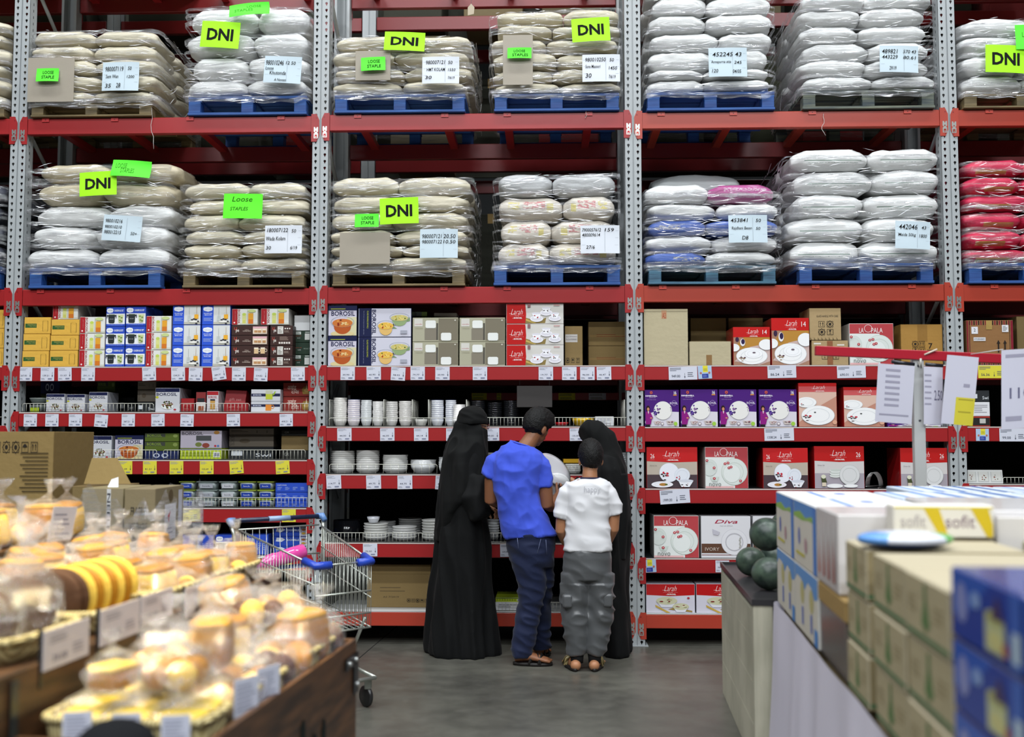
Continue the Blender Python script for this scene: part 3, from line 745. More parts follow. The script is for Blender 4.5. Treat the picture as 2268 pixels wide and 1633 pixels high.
note(1982, 488, 2058, 550, BLW, [('442046', .10, .70, .62, .88), ('43', .74, .72, .88, .84), ('Maida 50kg', .08, .42, .58, .56), ('1800', .68, .42, .90, .54)], 'big bulging white stack', tilt=-3)
def card(x0, y0, x1, y1, where):
    Y = D-0.062; a, b = W(x0, y1, Y), W(x1, y0, Y); m = MB(); m.box(0, b.x-a.x, 0, 0.005, 0, b.z-a.z, '#a39a86')
    tag(m.build('kraft_card', SACK_CARD, None, a), f'piece of grey-brown cardboard under the film of the {where}', 'cardboard')
SACK_CARD = sack_mat('wrapped_card', '#a2998a', 0.02)
card(60, 127, 165, 226, 'five-layer cream stack'); card(787, 112, 865, 178, 'four-layer cream stack')
card(1114, 77, 1180, 188, 'six-layer cream stack'); card(752, 515, 864, 585, 'lower cream stack with signs')
# ================================================================ boxed goods
NAVY, BRD = '#1f2447', '#24264a'
def bowlpic(f, cx, cy, rx, ry, soup='#b4582a', top='#c9763a', bits=('#8c2f1c', '#e6c88c', '#4a2416', '#d99a4a', '#6b2a18')):
    f.E(cx, cy-ry*0.35, rx*0.72, ry*0.75, soup, a0=180, a1=360); f.P([(cx-rx*.72, cy-ry*.36), (cx+rx*.72, cy-ry*.36), (cx+rx*.86, cy), (cx-rx*.86, cy)], soup)
    f.RING(cx, cy+ry*0.12, rx, ry*0.55, 0.94, '#aab0b8'); f.E(cx, cy, rx*0.86, ry*0.42, top)
    rr = random.Random(5)
    for k in range(14):
        a, t = rr.uniform(0, 6.28), rr.uniform(0, .8); f.E(cx+rx*.8*t*math.cos(a), cy+ry*.38*t*math.sin(a), rx*.10, ry*.09, rr.choice(bits), n=6); f.k -= 0.9
    f.k += 1
def saladpic(f, cx, cy, rx, ry):
    f.E(cx, cy-ry*.75, rx*.5, ry*.15, '#b07a70'); f.E(cx, cy-ry*.25, rx*.95, ry*.62, '#e9ecea'); rr = random.Random(9)
    for k in range(44):
        a, t = rr.uniform(0, 6.28), rr.uniform(0, 1)**.5; f.E(cx+rx*.82*t*math.cos(a), cy+ry*.72*t*math.sin(a), rx*.13, ry*.11, rr.choice(['#4a5a26', '#7a2a22', '#3a3a1c', '#a8a060', '#5f3328']), n=6); f.k -= 0.93
    f.k += 1
def plate(f, cx, cy, rx, ry, col='#f2f2f2', rim='#cfd2d6', inner=True):
    f.E(cx, cy, rx*1.03, ry*1.03, rim, n=28); f.E(cx, cy, rx, ry, col, n=28)
    if inner: f.RING(cx, cy, rx*.72, ry*.72, .96, rim)
def flowers(f, cx, cy, s, sv, cols=('#a01822', '#c0283a', '#3c3030'), n=7, seed=3):
    rr = random.Random(seed)
    for k in range(n): f.E(cx+rr.uniform(-1, 1)*s, cy+rr.uniform(-1, 1)*sv, s*rr.uniform(.16, .42), sv*rr.uniform(.14, .34), rr.choice(cols), n=7); f.k -= .9
    f.k += 1
def d_yellow(f):
    f.R(0, 0, 1, 1, '#d9aa47'); f.R(.03, .36, .47, .62, '#2f5a2e'); f.T('SPRINGTIME GLASS', .12, .51, .45, .57, '#c9b45a'); f.T('Only 10 Oz', .2, .41, .45, .47, '#c9b45a')
    for u in (.70, .90): f.R(u, .16, u+.012, .78, '#6d5a2a')
    f.RING(.806, .79, .1, .05, .9, '#a88a3c'); f.RING(.806, .15, .1, .05, .9, '#a88a3c')
def d_glass(f):
    f.R(0, 0, 1, 1, '#dfe0da'); f.R(0, 0, .21, 1, '#a91620'); f.T('BOROSIL', .225, .03, .31, .97, '#8e1420', bold=.02, rot=-90); f.T('glass tumblers', .10, .3, .14, .85, '#d88a8a', rot=-90); f.E(.09, .13, .035, .055, '#f0dada', n=8)
    f.R(.30, 0, 1, .12, '#c9cbbf'); f.R(.40, .06, .55, .72, '#d7d98c'); f.E(.475, .66, .075, .09, '#bfd25a'); f.R(.42, .1, .53, .3, '#cfd06a')
    f.R(.64, .06, .84, .74, '#e0a02c'); f.R(.64, .06, .84, .34, '#d07420'); f.RING(.74, .74, .1, .03, .9, '#9aa09a'); f.R(.60, .1, .615, .98, '#b0b4a8'); f.E(.78, .88, .16, .1, '#c4d08a')
def d_pot(f):
    f.R(0, 0, 1, 1, '#e9ebee'); f.R(0, .66, 1, 1, '#2449bb'); f.R(0, 0, 1, .11, '#2449bb')
    f.P([(.05, .73), (.18, .69), (.34, .73), (.38, .83), (.34, .92), (.18, .95), (.05, .92), (.01, .83)], '#e8ecf2'); f.T('CASSEROLE SET', .42, .77, .94, .87, '#e8ecf2', bold=.02); f.T("CHEF'S MARK", .07, .81, .32, .85, '#55607a')
    f.P([(.10, .60), (.47, .60), (.45, .20), (.40, .15), (.17, .15), (.12, .20)], '#23292b'); f.R(.13, .56, .45, .615, '#3a4a3c')
    for s_, x in ((-1, .10), (1, .47)): f.P([(x, .58), (x+s_*.08, .60), (x+s_*.08, .42), (x+s_*.04, .42), (x+s_*.04, .52), (x, .50)], '#23292b')
    f.T('STAY HOT', .18, .35, .40, .39, '#d0d4d4'); f.P([(.62, .60), (.94, .60), (.90, .38), (.66, .38)], '#c6cf9a'); f.P([(.64, .37), (.92, .37), (.88, .19), (.68, .19)], '#c6cf9a')
    for p in ((.72, .5), (.84, .45), (.75, .3), (.84, .26)): f.E(*p, .06, .035, '#6d8838', n=8)
    f.T('with insulated inner glass bowls', .1, .04, .9, .075, '#c0cbe8')
def d_juice(f):
    f.R(0, 0, 1, 1, '#d8dad8'); f.R(0, 0, .40, 1, '#2a55cf'); f.P([(.05, .70), (.2, .64), (.35, .70), (.37, .78), (.35, .86), (.2, .90), (.05, .86), (.03, .78)], '#e8ecf2'); f.T("CHEF'S MARK", .07, .74, .33, .77, '#55607a')
    f.T('GLASS JAR', .05, .52, .36, .58, '#dbe4fa', bold=.03); f.T('MUG 2 PK', .08, .45, .34, .50, '#dbe4fa', bold=.03)
    for k in range(3): f.R(.05, .30-.06*k, .36-.05*(k % 2), .325-.06*k, '#9fb4e8'); f.k -= 1
    f.k += 1; f.R(.40, .0, 1, .12, '#b9b8ac'); f.R(.53, .18, .66, .44, '#c2c8c6'); f.R(.59, .3, .60, .85, '#a8aaa6'); f.R(.78, .28, .93, .50, '#e8aa2c'); f.RING(.855, .56, .075, .04, .9, '#b8b8b0'); f.R(.86, .5, .87, .9, '#b0885a')
    for p in ((.70, .23), (.77, .27), (.84, .25), (.92, .15), (.86, .04)): f.E(*p, .045, .035, '#24202c', n=8)
    f.E(.75, .14, .15, .05, '#eceae2')
def mugL(f, x, w_):
    f.T('U', x, .52, x+w_*.55, .84, '#b3392c', bold=.03); f.T('pe', x+w_*.35, .22, x+w_, .60, '#d8cfc8', bold=.02)
def d_mug(f):
    f.R(0, 0, 1, 1, '#3a211c'); mugL(f, .06, .14); f.T('2 Piece', .36, .52, .47, .62, '#cbb9ac'); f.T('COFFEE MUG', .30, .36, .52, .48, '#cbb9ac', bold=.01)
    f.R(.58, .10, .97, .92, '#e0cdb8'); f.R(.58, .72, .97, .92, '#d8a8b0')
    for u in (.62, .72, .85): f.R(u, .25, u+.09, .62, '#b98a5a'); f.R(u, .50, u+.09, .62, '#f0e4d0')
def d_mug2(f):
    f.R(0, 0, 1, 1, '#3a211c'); mugL(f, .06, .14); f.T('2 Piece', .36, .52, .47, .62, '#cbb9ac'); f.T('COFFEE MUG', .30, .36, .52, .48, '#cbb9ac', bold=.01)
    for u in (.62, .80): f.R(u, .22, u+.12, .82, '#d6b58a'); f.R(u, .70, u+.12, .84, '#efe2cc'); f.RING(u+.145, .55, .035, .17, .7, '#e6d6bc')
def d_mugn(f):
    f.R(0, 0, 1, 1, '#3a211c'); mugL(f, .08, .18); f.R(.32, .12, .58, .95, '#d6d3cc'); f.T('MRP', .37, .75, .53, .85, '#555'); f.lines(.36, .2, .54, .65, 3, '#8a8680')
    for k in range(3): f.R(.64+.1*k, .62, .70+.1*k, .78, '#d8cfc8'); f.k -= 1
    f.k += 1; f.lines(.62, .25, .95, .5, 3, '#8d7a70', 4)
def d_mugt(f):
    f.R(0, 0, 1, 1, '#3a211c'); mugL(f, .08, .18); f.lines(.42, .5, .9, .92, 5, '#9a8478', 3, .4)
    for k in range(5): f.R(.38+.11*k, .14, .46+.11*k, .34, '#d8cfc8'); f.k -= 1
def d_green(f):
    f.R(0, 0, 1, 1, '#1e3526'); f.R(.04, .70, .38, .96, '#c9cfc9'); f.lines(.08, .74, .34, .92, 3, '#6a706a'); f.R(.62, .86, .98, .94, '#c9cfc9'); f.R(.60, .2, .96, .78, '#d5d6d2'); f.T('golden craft', .08, .5, .40, .60, '#a33a2c'); f.T('GLASS', .16, .32, .34, .42, '#c8ccc8')
def d_green2(f): f.R(0, 0, 1, 1, '#1e3526'); f.T('golden craft', .08, .5, .42, .62, '#a33a2c'); f.T('GLASS', .2, .32, .38, .42, '#c8ccc8'); f.T('KULT', .55, .42, .9, .54, '#9aa89c')
def d_white(f): f.R(0, 0, 1, 1, '#dadcdd')
def d_soup(f):
    f.R(0, 0, 1, 1, '#cdc9d8'); f.R(.66, 0, 1, .62, '#d3cda6'); f.R(0, .84, 1, 1, NAVY); f.R(.08, .885, .6, .905, '#b8c234'); f.T('BOROSIL', .10, .66, .94, .82, BRD, bold=.015)
    f.E(.5, .06, .42, .10, '#d8c896'); bowlpic(f, .5, .42, .42, .34)
def d_bowls(f):
    f.R(0, 0, 1, 1, '#cfcedb'); f.R(0, 0, .25, 1, NAVY); f.R(0, 0, .015, 1, '#8a90a0'); f.T('GLASS MIXING BOWLS', .16, .3, .19, .92, '#b8c234', rot=-90); f.T('Set of two serving bowls with lids', .09, .08, .11, .92, '#8f95b0', rot=-90)
    f.T('BOROSIL', .255, .08, .335, .96, BRD, bold=.015, rot=-90)
    f.P([(.62, .42), (.98, .55), (.98, .68), (.78, .66), (.60, .30), (.74, .28)], '#7f9a6a'); bowlpic(f, .78, .66, .19, .26, '#93a878', '#c9c07a', ('#8a8a3a', '#e8d27a', '#5a6a2c', '#c4a43c')); bowlpic(f, .52, .38, .17, .30, '#e0b870', '#e6b850', ('#a8361f', '#f0d070', '#c87a2c', '#6a7a2a'))
    f.R(.80, .10, .93, .22, '#a6a8b4')
def d_beige(f):
    f.R(0, 0, 1, 1, '#a9a68f'); f.R(.57, .03, 1, .98, '#77705e'); f.R(.26, .06, .52, .55, '#80796a'); f.R(.52, .06, .56, .78, '#4c4840'); f.R(.03, .64, .215, .97, '#cfccc4'); f.T('corelle', .05, .71, .20, .76, '#b0384a'); f.T('LIVINGWARE', .05, .53, .22, .57, '#8a866f')
    for cx, cy in ((.395, .73), (.74, .20)):
        for a, b in ((.115, .12), (.09, .165)): f.R(cx-a, cy-b, cx+a, cy+b, '#e4e6e2')
        for sx in (-1, 1):
            for sy in (-1, 1): f.E(cx+sx*.075, cy+sy*.105, .04, .06, '#e4e6e2', n=10); f.k -= 1
        f.k += 1
    f.E(.94, .90, .018, .03, '#d0cdc0', n=8)
def larah(f, u0, v0, u1, v1):
    du, dv = u1-u0, v1-v0; f.T('Larah', u0+du*.10, v0+dv*.42, u0+du*.90, v0+dv*.98, '#f3e6e4', bold=-.012, shear=.42); f.R(u0-du*.02, v0+dv*.50, u0+du*.16, v0+dv*.52, '#f3e6e4')
    f.R(u0+du*.02, v0+dv*.285, u0+du*.30, v0+dv*.30, '#d79a98'); f.R(u0+du*.70, v0+dv*.285, u0+du*.98, v0+dv*.30, '#d79a98'); f.T('OPALWARE', u0+du*.34, v0+dv*.25, u0+du*.66, v0+dv*.33, '#e8c4c0'); f.T('by', u0+du*.22, v0, u0+du*.28, v0+dv*.1, '#f0dedc'); f.T('BOROSIL', u0+du*.30, v0, u0+du*.86, v0+dv*.15, '#f3e6e4', bold=.03)
def cup(f, cx, cy, rx, ry, seed):
    f.E(cx, cy-ry*.35, rx*1.35, ry*.62, '#eceaf0'); f.E(cx, cy-ry*.3, rx*1.1, ry*.4, '#dcdae2'); f.P([(cx-rx, cy+ry*.7), (cx+rx, cy+ry*.7), (cx+rx*.55, cy-ry*.3), (cx-rx*.55, cy-ry*.3)], '#f4f4f8'); f.E(cx, cy+ry*.7, rx, ry*.16, '#dddbe4'); flowers(f, cx, cy+.0, rx*.5, ry*.35, n=4, seed=seed)
def d_larahc(f):
    f.R(0, 0, 1, 1, '#d3d0ca'); f.P([(.33, 0), (.68, .02), (.70, .30), (.55, .12), (.33, .30)], '#8d7a4a'); f.P([(.34, .24), (.52, .04), (.50, 0), (.34, .14)], '#c4a95e'); f.P([(0, 0), (.33, 0), (.345, .45), (.33, 1), (0, 1)], '#ba201f'); larah(f, .05, .24, .31, .74)
    cup(f, .53, .33, .085, .26, 1); cup(f, .70, .62, .08, .24, 2); cup(f, .85, .34, .08, .24, 3); f.R(.37, .82, .42, 1, '#8d6a6a'); f.R(.83, .90, .94, .93, '#b46a6a')
def d_larah14(f):
    f.R(0, 0, 1, 1, '#a8806a'); f.P([(0, .45), (.3, .75), (1, .75), (1, .5), (.4, .38)], '#b8863c'); f.P([(.02, .10), (.45, .48), (1, .58), (1, .1), (.7, 0)], '#c9b0aa'); f.R(0, .74, 1, 1, '#c2201f'); larah(f, .36, .75, .72, .96); f.T('14', .80, .82, .92, .93, '#f3e6e4'); f.E(.1, .68, .05, .06, '#3c2a44'); f.E(.25, .60, .07, .1, '#e8e6ea'); f.E(.26, .62, .05, .07, '#33264a')
    plate(f, .9, .54, .20, .14); plate(f, .02, .46, .14, .10); plate(f, .50, .24, .42, .22); plate(f, .55, .30, .24, .12, '#f6f6f8'); flowers(f, .26, .16, .10, .05, ('#33306a', '#5a3a4a', '#8a6a3a')); f.E(.56, .33, .05, .02, '#6a5a66', n=6)
def d_larah14b(f):
    f.R(0, 0, 1, 1, '#c08a76'); f.P([(0, .1), (.6, .5), (1, .7), (1, 1), (0, 1)], '#d8b6a6'); f.R(0, .80, 1, 1, '#c9585a'); f.R(0, .93, 1, 1, '#bb1f1e'); larah(f, .34, .81, .74, .95); plate(f, .2, .56, .26, .12); plate(f, .50, .26, .43, .22); flowers(f, .24, .20, .12, .06); flowers(f, .1, .5, .06, .03, n=3); f.E(.42, .33, .03, .015, '#3a3a3a', n=6); f.E(.94, .10, .06, .05, '#d9a58a')
def laopala_logo(f, u0, v0, u1, v1, col='#f1e7e6'):
    du = u1-u0; dv = v1-v0; f.T('LA', u0, v0, u0+du*.19, v0+dv*.62, col); f.RING(u0+du*.385, v0+dv*.55, du*.17, dv*.5, .9, col); f.T('PALA', u0+du*.52, v0, u1, v0+dv*.62, col)
def d_laopala(f):
    f.R(0, 0, 1, 1, '#b4454a'); f.R(0, 0, .69, .76, '#dfe3e0'); f.R(0, 0, .66, .05, '#e3b4b4'); laopala_logo(f, .22, .78, .76, .97); plate(f, .10, .50, .17, .20, '#d3d9d4', '#bcc6bf'); plate(f, .68, .40, .30, .32, '#d9dfda', '#b9c4bb'); plate(f, .62, .36, .20, .22, '#e2e6e3', '#c2cbc4', False); f.P([(.10, .28), (.32, .28), (.27, .16), (.15, .16)], '#cdd6cf')
    for p in ((.46, .60), (.53, .62), (.55, .50), (.60, .52), (.20, .50), (.82, .18), (.20, .24), (.03, .68)): f.E(*p, .035, .032, '#b5303e', n=8); f.E(*p, .015, .013, '#e8c8c4', n=6)
    f.T('novo', .08, .05, .36, .13, '#777b78')
def d_dine(f):
    f.R(0, 0, 1, 1, '#4b2277'); f.P([(.25, .40), (.5, .42), (1, .40), (1, 0), (.15, 0), (.12, .36)], '#d8d4de'); f.E(.6, .12, .6, .20, '#d8d4de'); f.T('DINEWELL', .02, .82, .37, .86, '#efe6f2', bold=.03); f.T('MELAMINE WARE', .13, .785, .32, .805, '#c8b4d8'); f.T('LEAD FREE DISHES', .06, .73, .33, .745, '#b49ac8'); f.E(.19, .93, .04, .04, '#d8622c', n=10); f.E(.19, .93, .018, .018, '#4b2277', n=8)
    f.T('16', .86, .88, .93, .97, '#f0f0f0', bold=.02); f.R(.84, .85, .94, .875, '#e0943c')
    f.T('ROYAL', .74, .61, .97, .67, '#e8dff0', bold=.01); f.RING(.86, .64, .07, .075, .9, '#a890c4')
    plate(f, .53, .44, .26, .245, '#e8e6e2', '#d8d6d6', False); flowers(f, .36, .45, .09, .14, ('#4a2f86', '#6a4aa0', '#8a6a9a', '#3a2a5a'), 14, 7); flowers(f, .76, .47, .035, .06, ('#6a2a6a', '#4a3a7a'), 5, 2)
    f.P([(.25, .15), (.48, .15), (.42, .06), (.30, .06)], '#c9bdb8'); f.P([(.62, .16), (.88, .16), (.82, .06), (.67, .06)], '#c9bdb8'); flowers(f, .37, .12, .06, .03, ('#8a2a4a', '#5a2a5a'), 5); flowers(f, .75, .12, .08, .03, ('#8a2a4a', '#3a2a3a'), 8, 6); f.E(.51, .08, .05, .045, '#8a7a86', n=12); f.E(.51, .08, .035, .03, '#e4dede', n=10); f.E(.90, .08, .055, .055, '#9dc94a', n=12)
    f.E(.09, .50, .055, .075, '#2a1a18', n=12); f.E(.095, .475, .036, .05, '#c98a68', n=10); f.P([(.02, .40), (.10, .43), (.17, .38), (.24, .24), (.20, .20), (.17, .06), (.02, .06)], '#8a1f7c'); f.E(.18, .235, .035, .02, '#c98a68', n=8); f.R(.02, 0, .15, .06, '#1c1a1e'); f.P([(.08, .42), (.12, .42), (.10, .34)], '#e8d8d8')
def d_larah26(f):
    f.R(0, 0, 1, 1, '#4c3f44'); f.R(0, .33, 1, .66, '#b9ad9f'); f.P([(0, .66), (.5, .63), (1, .65), (1, 1), (0, 1)], '#c01f20'); larah(f, .32, .67, .68, .92); f.T('26', .07, .73, .15, .84, '#f3e6e4'); f.R(.07, .695, .15, .70, '#e0b0ae'); f.T('Dinner Set', .06, .54, .20, .57, '#8a7f74')
    plate(f, .44, .38, .19, .23, '#e6e8f0', '#c9cdd8', False); plate(f, .70, .32, .15, .17, '#e0e4ec', '#c4cad6'); flowers(f, .37, .29, .08, .09, n=8); flowers(f, .62, .25, .04, .06, n=4, seed=6); plate(f, .30, .09, .21, .075, '#eceaf0'); f.E(.32, .09, .08, .035, '#b07c3c'); f.E(.38, .09, .03, .02, '#5a6a2c'); f.P([(.62, .18), (.92, .18), (.84, .03), (.68, .03)], '#e8eaf0'); f.E(.77, .18, .15, .035, '#d0d4de'); flowers(f, .75, .07, .06, .04, n=5, seed=2)
def d_larah26w(f):
    f.R(0, 0, 1, 1, '#a79fa8'); f.R(0, .36, 1, .66, '#cfcac9'); f.P([(0, .66), (.5, .63), (1, .65), (1, 1), (0, 1)], '#b8201f'); larah(f, .32, .67, .66, .92); f.T('26', .84, .75, .93, .86, '#f3e6e4'); f.R(.84, .72, .93, .725, '#e0b0ae'); f.T('Dinner Set', .06, .54, .20, .57, '#8a8086')
    for k in range(3): f.E(.42, .30+.06*k, .12, .045, '#e2e6e2'); f.E(.42, .315+.06*k, .11, .03, '#c6ccc6')
    plate(f, .70, .32, .20, .235, '#d8d8d8', '#aeb2b0'); plate(f, .40, .06, .16, .05); plate(f, .72, .06, .14, .04); f.P([(.12, .28), (.2, .30), (.24, .14), (.14, .12)], '#4a5034'); f.E(.17, .28, .05, .05, '#dcdcc4', n=8); f.R(.14, .05, .22, .14, '#d8cab4')
def d_diva(f):
    f.R(0, 0, 1, 1, '#d9d8dc'); f.R(0, .11, 1, .34, '#5f4335'); f.R(0, .06, .95, .075, '#7a3a34'); f.T('Diva', .27, .83, .74, .92, '#a82a44', shear=.3, bold=.01); f.T('from LA OPALA', .38, .76, .64, .79, '#a8a6aa'); plate(f, .67, .38, .26, .31, '#dddce0', '#c3c2c8'); f.RING(.67, .38, .18, .21, .92, '#b4b2b8'); f.T('IVORY', .07, .17, .36, .25, '#c8bab0'); f.P([(.22, .70), (.38, .62), (.34, .54), (.24, .56)], '#bcbac4')
    for k in range(6): f.E(.78+.01*(k % 2), .25+.045*k, .02, .022, '#a9a8a0', n=6)
def d_larahb(f):
    f.R(0, 0, 1, 1, '#cfccd8'); f.P([(0, .62), (.5, .58), (1, .62), (1, 1), (0, 1)], '#b5191d'); larah(f, .34, .62, .66, .95); f.P([(.18, .28), (.5, 0), (.42, 0), (.19, .20)], '#c0a04a'); f.P([(.45, .12), (.95, .02), (.95, .07), (.6, .2)], '#9a8040')
    for cx, cy, rx, ry in ((.42, .42, .22, .14), (.71, .22, .17, .12)):
        f.P([(cx-rx, cy), (cx+rx, cy), (cx+rx*.5, cy-ry*1.6), (cx-rx*.5, cy-ry*1.6)], '#dcdce4'); f.E(cx, cy, rx, ry, '#c6c4a4'); flowers(f, cx, cy, rx*.6, ry*.5, ('#8a8a5a', '#e2dcc0', '#7a2a2a', '#b0a878'), 9, int(cx*100))
    f.E(.87, .52, .03, .035, '#b03040', n=8)
def d_salad(f):
    f.R(0, 0, 1, 1, '#d4d5da'); f.R(0, .84, 1, 1, NAVY); f.R(.05, .91, .4, .925, '#5a6080'); f.T('BOROSIL', .03, .68, .90, .81, BRD, bold=.015); f.E(.06, .62, .07, .05, '#c8c83c', n=10); saladpic(f, .5, .30, .27, .22); f.E(.82, .10, .06, .035, '#b0303a', n=8)
def d_akhand(f):
    f.R(0, 0, 1, 1, '#8e2a22'); f.T('अखंड', .14, .48, .46, .86, '#e4c9bc', bold=.01); f.T('दिया', .28, .16, .56, .50, '#e4c9bc', bold=.01); f.P([(.70, .14), (.96, .14), (1, .5), (.93, .72), (.73, .72), (.66, .5)], '#9a7a34'); f.P([(.80, .5), (.86, .5), (.83, .95)], '#f0e0b8'); f.E(.83, .42, .10, .12, '#c9a860')
def d_cups(f):
    f.R(0, 0, 1, 1, '#d7d9de'); f.R(0, .40, 1, .66, NAVY); f.T('BOROSIL', .06, .46, .36, .60, '#cfd4e6', bold=.02); f.R(.50, .12, .74, .95, '#c9ccb4'); f.R(.50, .15, .74, .62, '#c5cf3c'); f.P([(.78, .5), (.86, .85), (.80, .85), (.75, .5)], '#a6c83c')
def d_cupso(f):
    f.R(0, 0, 1, 1, '#d7d9de'); f.R(0, .50, 1, .76, NAVY); f.T('BOROSIL', .06, .56, .36, .70, '#cfd4e6', bold=.02); f.R(.50, .12, .70, .72, '#e08a34'); f.RING(.74, .5, .06, .2, .7, '#e08a34')
def d_red(f): f.R(0, 0, 1, 1, '#9c1c22'); f.T('gift set', .2, .5, .8, .65, '#d88a88'); f.R(.2, .2, .6, .24, '#c86a6a')
def d_redtall(f): f.R(0, 0, 1, 1, '#b4161c'); f.E(.2, .08, .1, .04, '#e8d0d0', n=8)
def d_jar(f): f.R(0, 0, 1, 1, '#d9d4d8'); f.R(0, .82, 1, 1, '#b0202a'); f.T('BOROSIL', .1, .66, .9, .78, '#a83040', bold=.02); f.R(.28, .12, .72, .55, '#c89a50'); f.R(.28, .55, .72, .62, '#22283a')
def d_jarb(f): f.R(0, 0, 1, 1, '#8a3030'); f.R(0, .0, 1, .5, '#dcd6d2'); f.R(.1, .5, .9, .7, '#26282c'); f.R(.2, .06, .8, .3, '#a85a3a')
def d_olive(f): f.R(0, 0, 1, 1, '#54661f'); f.R(0, .55, .6, 1, '#3c4038'); f.T('BOROSIL', .06, .60, .50, .92, '#7d9434', bold=.02); f.E(.9, .7, .07, .22, '#7f8f4a', n=10)
def d_navy(f): f.R(0, 0, 1, 1, '#1e2a58'); f.RING(.35, .5, .10, .3, .6, '#c0c8dc'); f.RING(.6, .5, .10, .3, .6, '#c0c8dc')
def d_lime(f):
    f.R(0, 0, 1, 1, '#b9cc2c'); f.R(0, .86, 1, 1, '#23305c'); f.T('BOROSIL', .04, .80, .35, .98, '#3d4a1c', bold=.02)
    for k in range(8): f.R(.03+.095*k, .3, .09+.095*k, .72, '#8fa022'); f.k -= 1
    f.k += 1; f.R(.80, .2, .97, .72, '#d8dcc8'); f.E(.85, .46, .03, .16, '#7a7a9a', n=8); f.E(.92, .46, .03, .16, '#7a7a9a', n=8)
def d_bakew(f): f.R(0, 0, 1, 1, '#b5aebc'); f.T('BOROSIL', .03, .76, .55, .94, '#3a3640', bold=.015); f.R(.38, .42, .75, .72, '#46484a'); f.E(.44, .2, .08, .13, '#6f7a3c'); f.E(.62, .15, .09, .14, '#8a4034'); f.E(.88, .9, .07, .1, '#b0803c'); f.E(.85, .12, .03, .06, '#b02a3a', n=8); f.E(.92, .12, .03, .06, '#4a70b0', n=8)
def d_greyb(f): f.R(0, 0, 1, 1, '#6f665a'); f.T('BOROSIL', .02, .05, .12, .9, '#4a443c', bold=.01, rot=-90); f.E(.35, .5, .12, .2, '#5c5040')
def d_greyl(f): f.R(0, 0, 1, 1, '#8a8074'); f.lines(.04, .4, .45, .8, 2, '#5d564c'); f.T('1    1', .62, .25, .86, .7, '#3c3630')
def d_blueback(f):
    f.R(0, 0, 1, 1, '#2a50c4'); f.T("CHEF'S MARK", .04, .72, .34, .84, '#cfd8ee', bold=.02)
    for k in range(4): f.lines(.05+.24*k, .2, .20+.24*k, .6, 4, '#7f98dc', k); f.k -= 1
def d_bluetray(f):
    f.R(0, 0, 1, 1, '#2449b4'); f.R(.72, 0, 1, 1, '#cfcfe0'); f.P([(.04, .5), (.2, .45), (.3, .7), (.2, .92), (.06, .9)], '#dfe6f2'); f.T('DOUBLE', .36, .55, .68, .78, '#cfd8ee', bold=.03)
    f.E(.80, .7, .06, .12, '#b06a3c', n=8); f.E(.92, .7, .06, .12, '#7a3a2c', n=8); f.E(.80, .3, .06, .12, '#c8a03c', n=8); f.E(.92, .3, .06, .12, '#b0502c', n=8)
def sym(f, cx, cy, w_, h_, kind, col='#2b2620'):
    f.RING(cx, cy, w_*.62, h_*.62, .86, col, n=4) if kind == 'x' else None
    for a, b, c, d in ((-.5, -.5, .5, -.44), (-.5, .44, .5, .5), (-.5, -.5, -.44, .5), (.44, -.5, .5, .5)): f.R(cx+w_*a, cy+h_*b, cx+w_*c, cy+h_*d, col); f.k -= 1
    f.k += 1
    if kind == 'up':
        for s_ in (-.2, .2): f.R(cx+w_*(s_-.04), cy-h_*.3, cx+w_*(s_+.04), cy+h_*.2, col); f.P([(cx+w_*(s_-.13), cy+h_*.12), (cx+w_*(s_+.13), cy+h_*.12), (cx+w_*s_, cy+h_*.34)], col)
    elif kind == 'cup': f.P([(cx-w_*.2, cy+h_*.32), (cx+w_*.2, cy+h_*.32), (cx+w_*.04, cy), (cx-w_*.04, cy)], col); f.R(cx-w_*.03, cy-h_*.25, cx+w_*.03, cy, col); f.R(cx-w_*.18, cy-h_*.3, cx+w_*.18, cy-h_*.25, col)
    elif kind == 'umb': f.E(cx, cy+.0, w_*.32, h_*.3, col, a0=0, a1=180); f.R(cx-w_*.02, cy-h_*.3, cx+w_*.02, cy, col)
    else: f.E(cx, cy, w_*.22, h_*.22, col, n=10); f.E(cx+w_*.1, cy+h_*.1, w_*.1, h_*.1, col, n=6)
def d_pale(f): f.R(0, 0, 1, 1, '#b5aa8c'); f.R(0, .955, 1, .96, '#6f664e'); f.R(.40, .83, .52, .98, '#b48a6a'); f.T('A2', .42, .84, .50, .94, '#a03a28')
def d_palew(f): f.R(0, 0, 1, 1, '#b5aa8c'); f.R(.40, 0, .54, .44, '#8a6a44')
def d_kraft(f): f.R(0, 0, 1, 1, '#8a744c'); f.R(.0, .60, .72, .80, '#c4c0bc'); f.T('Buyer: DR Mohammed', .05, .72, .68, .76, '#5a5660'); f.T('Plot 5/6 HYDERABAD', .05, .65, .68, .69, '#5a5660'); [sym(f, .14+.3*k, .14, .2, .12, ('x', 'umb', 'cup')[k]) for k in range(3)]
def d_kraft2(f): f.R(0, 0, 1, 1, '#7b6640'); f.R(.02, .35, .98, .45, '#876d43'); f.lines(.2, .35, .95, .5, 2, '#7a3020', 8, .2)
def d_kplain(f): f.R(0, 0, 1, 1, '#7d6a45')
def d_fragile(f): f.R(0, 0, 1, 1, '#a9916a'); f.T('GLASS HANDLE WITH CARE', .22, .72, .92, .79, '#2a2620', bold=.01); sym(f, .38, .50, .20, .19, 'up'); sym(f, .65, .50, .20, .19, 'x'); sym(f, .38, .25, .20, .19, 'x'); sym(f, .65, .25, .20, .19, 'cup'); [f.P([(.02+.12*k, .0), (.05+.12*k, .0), (.0+.12*k, .08), (-.0+.12*k, .06)], '#5a4c34') for k in range(8)]
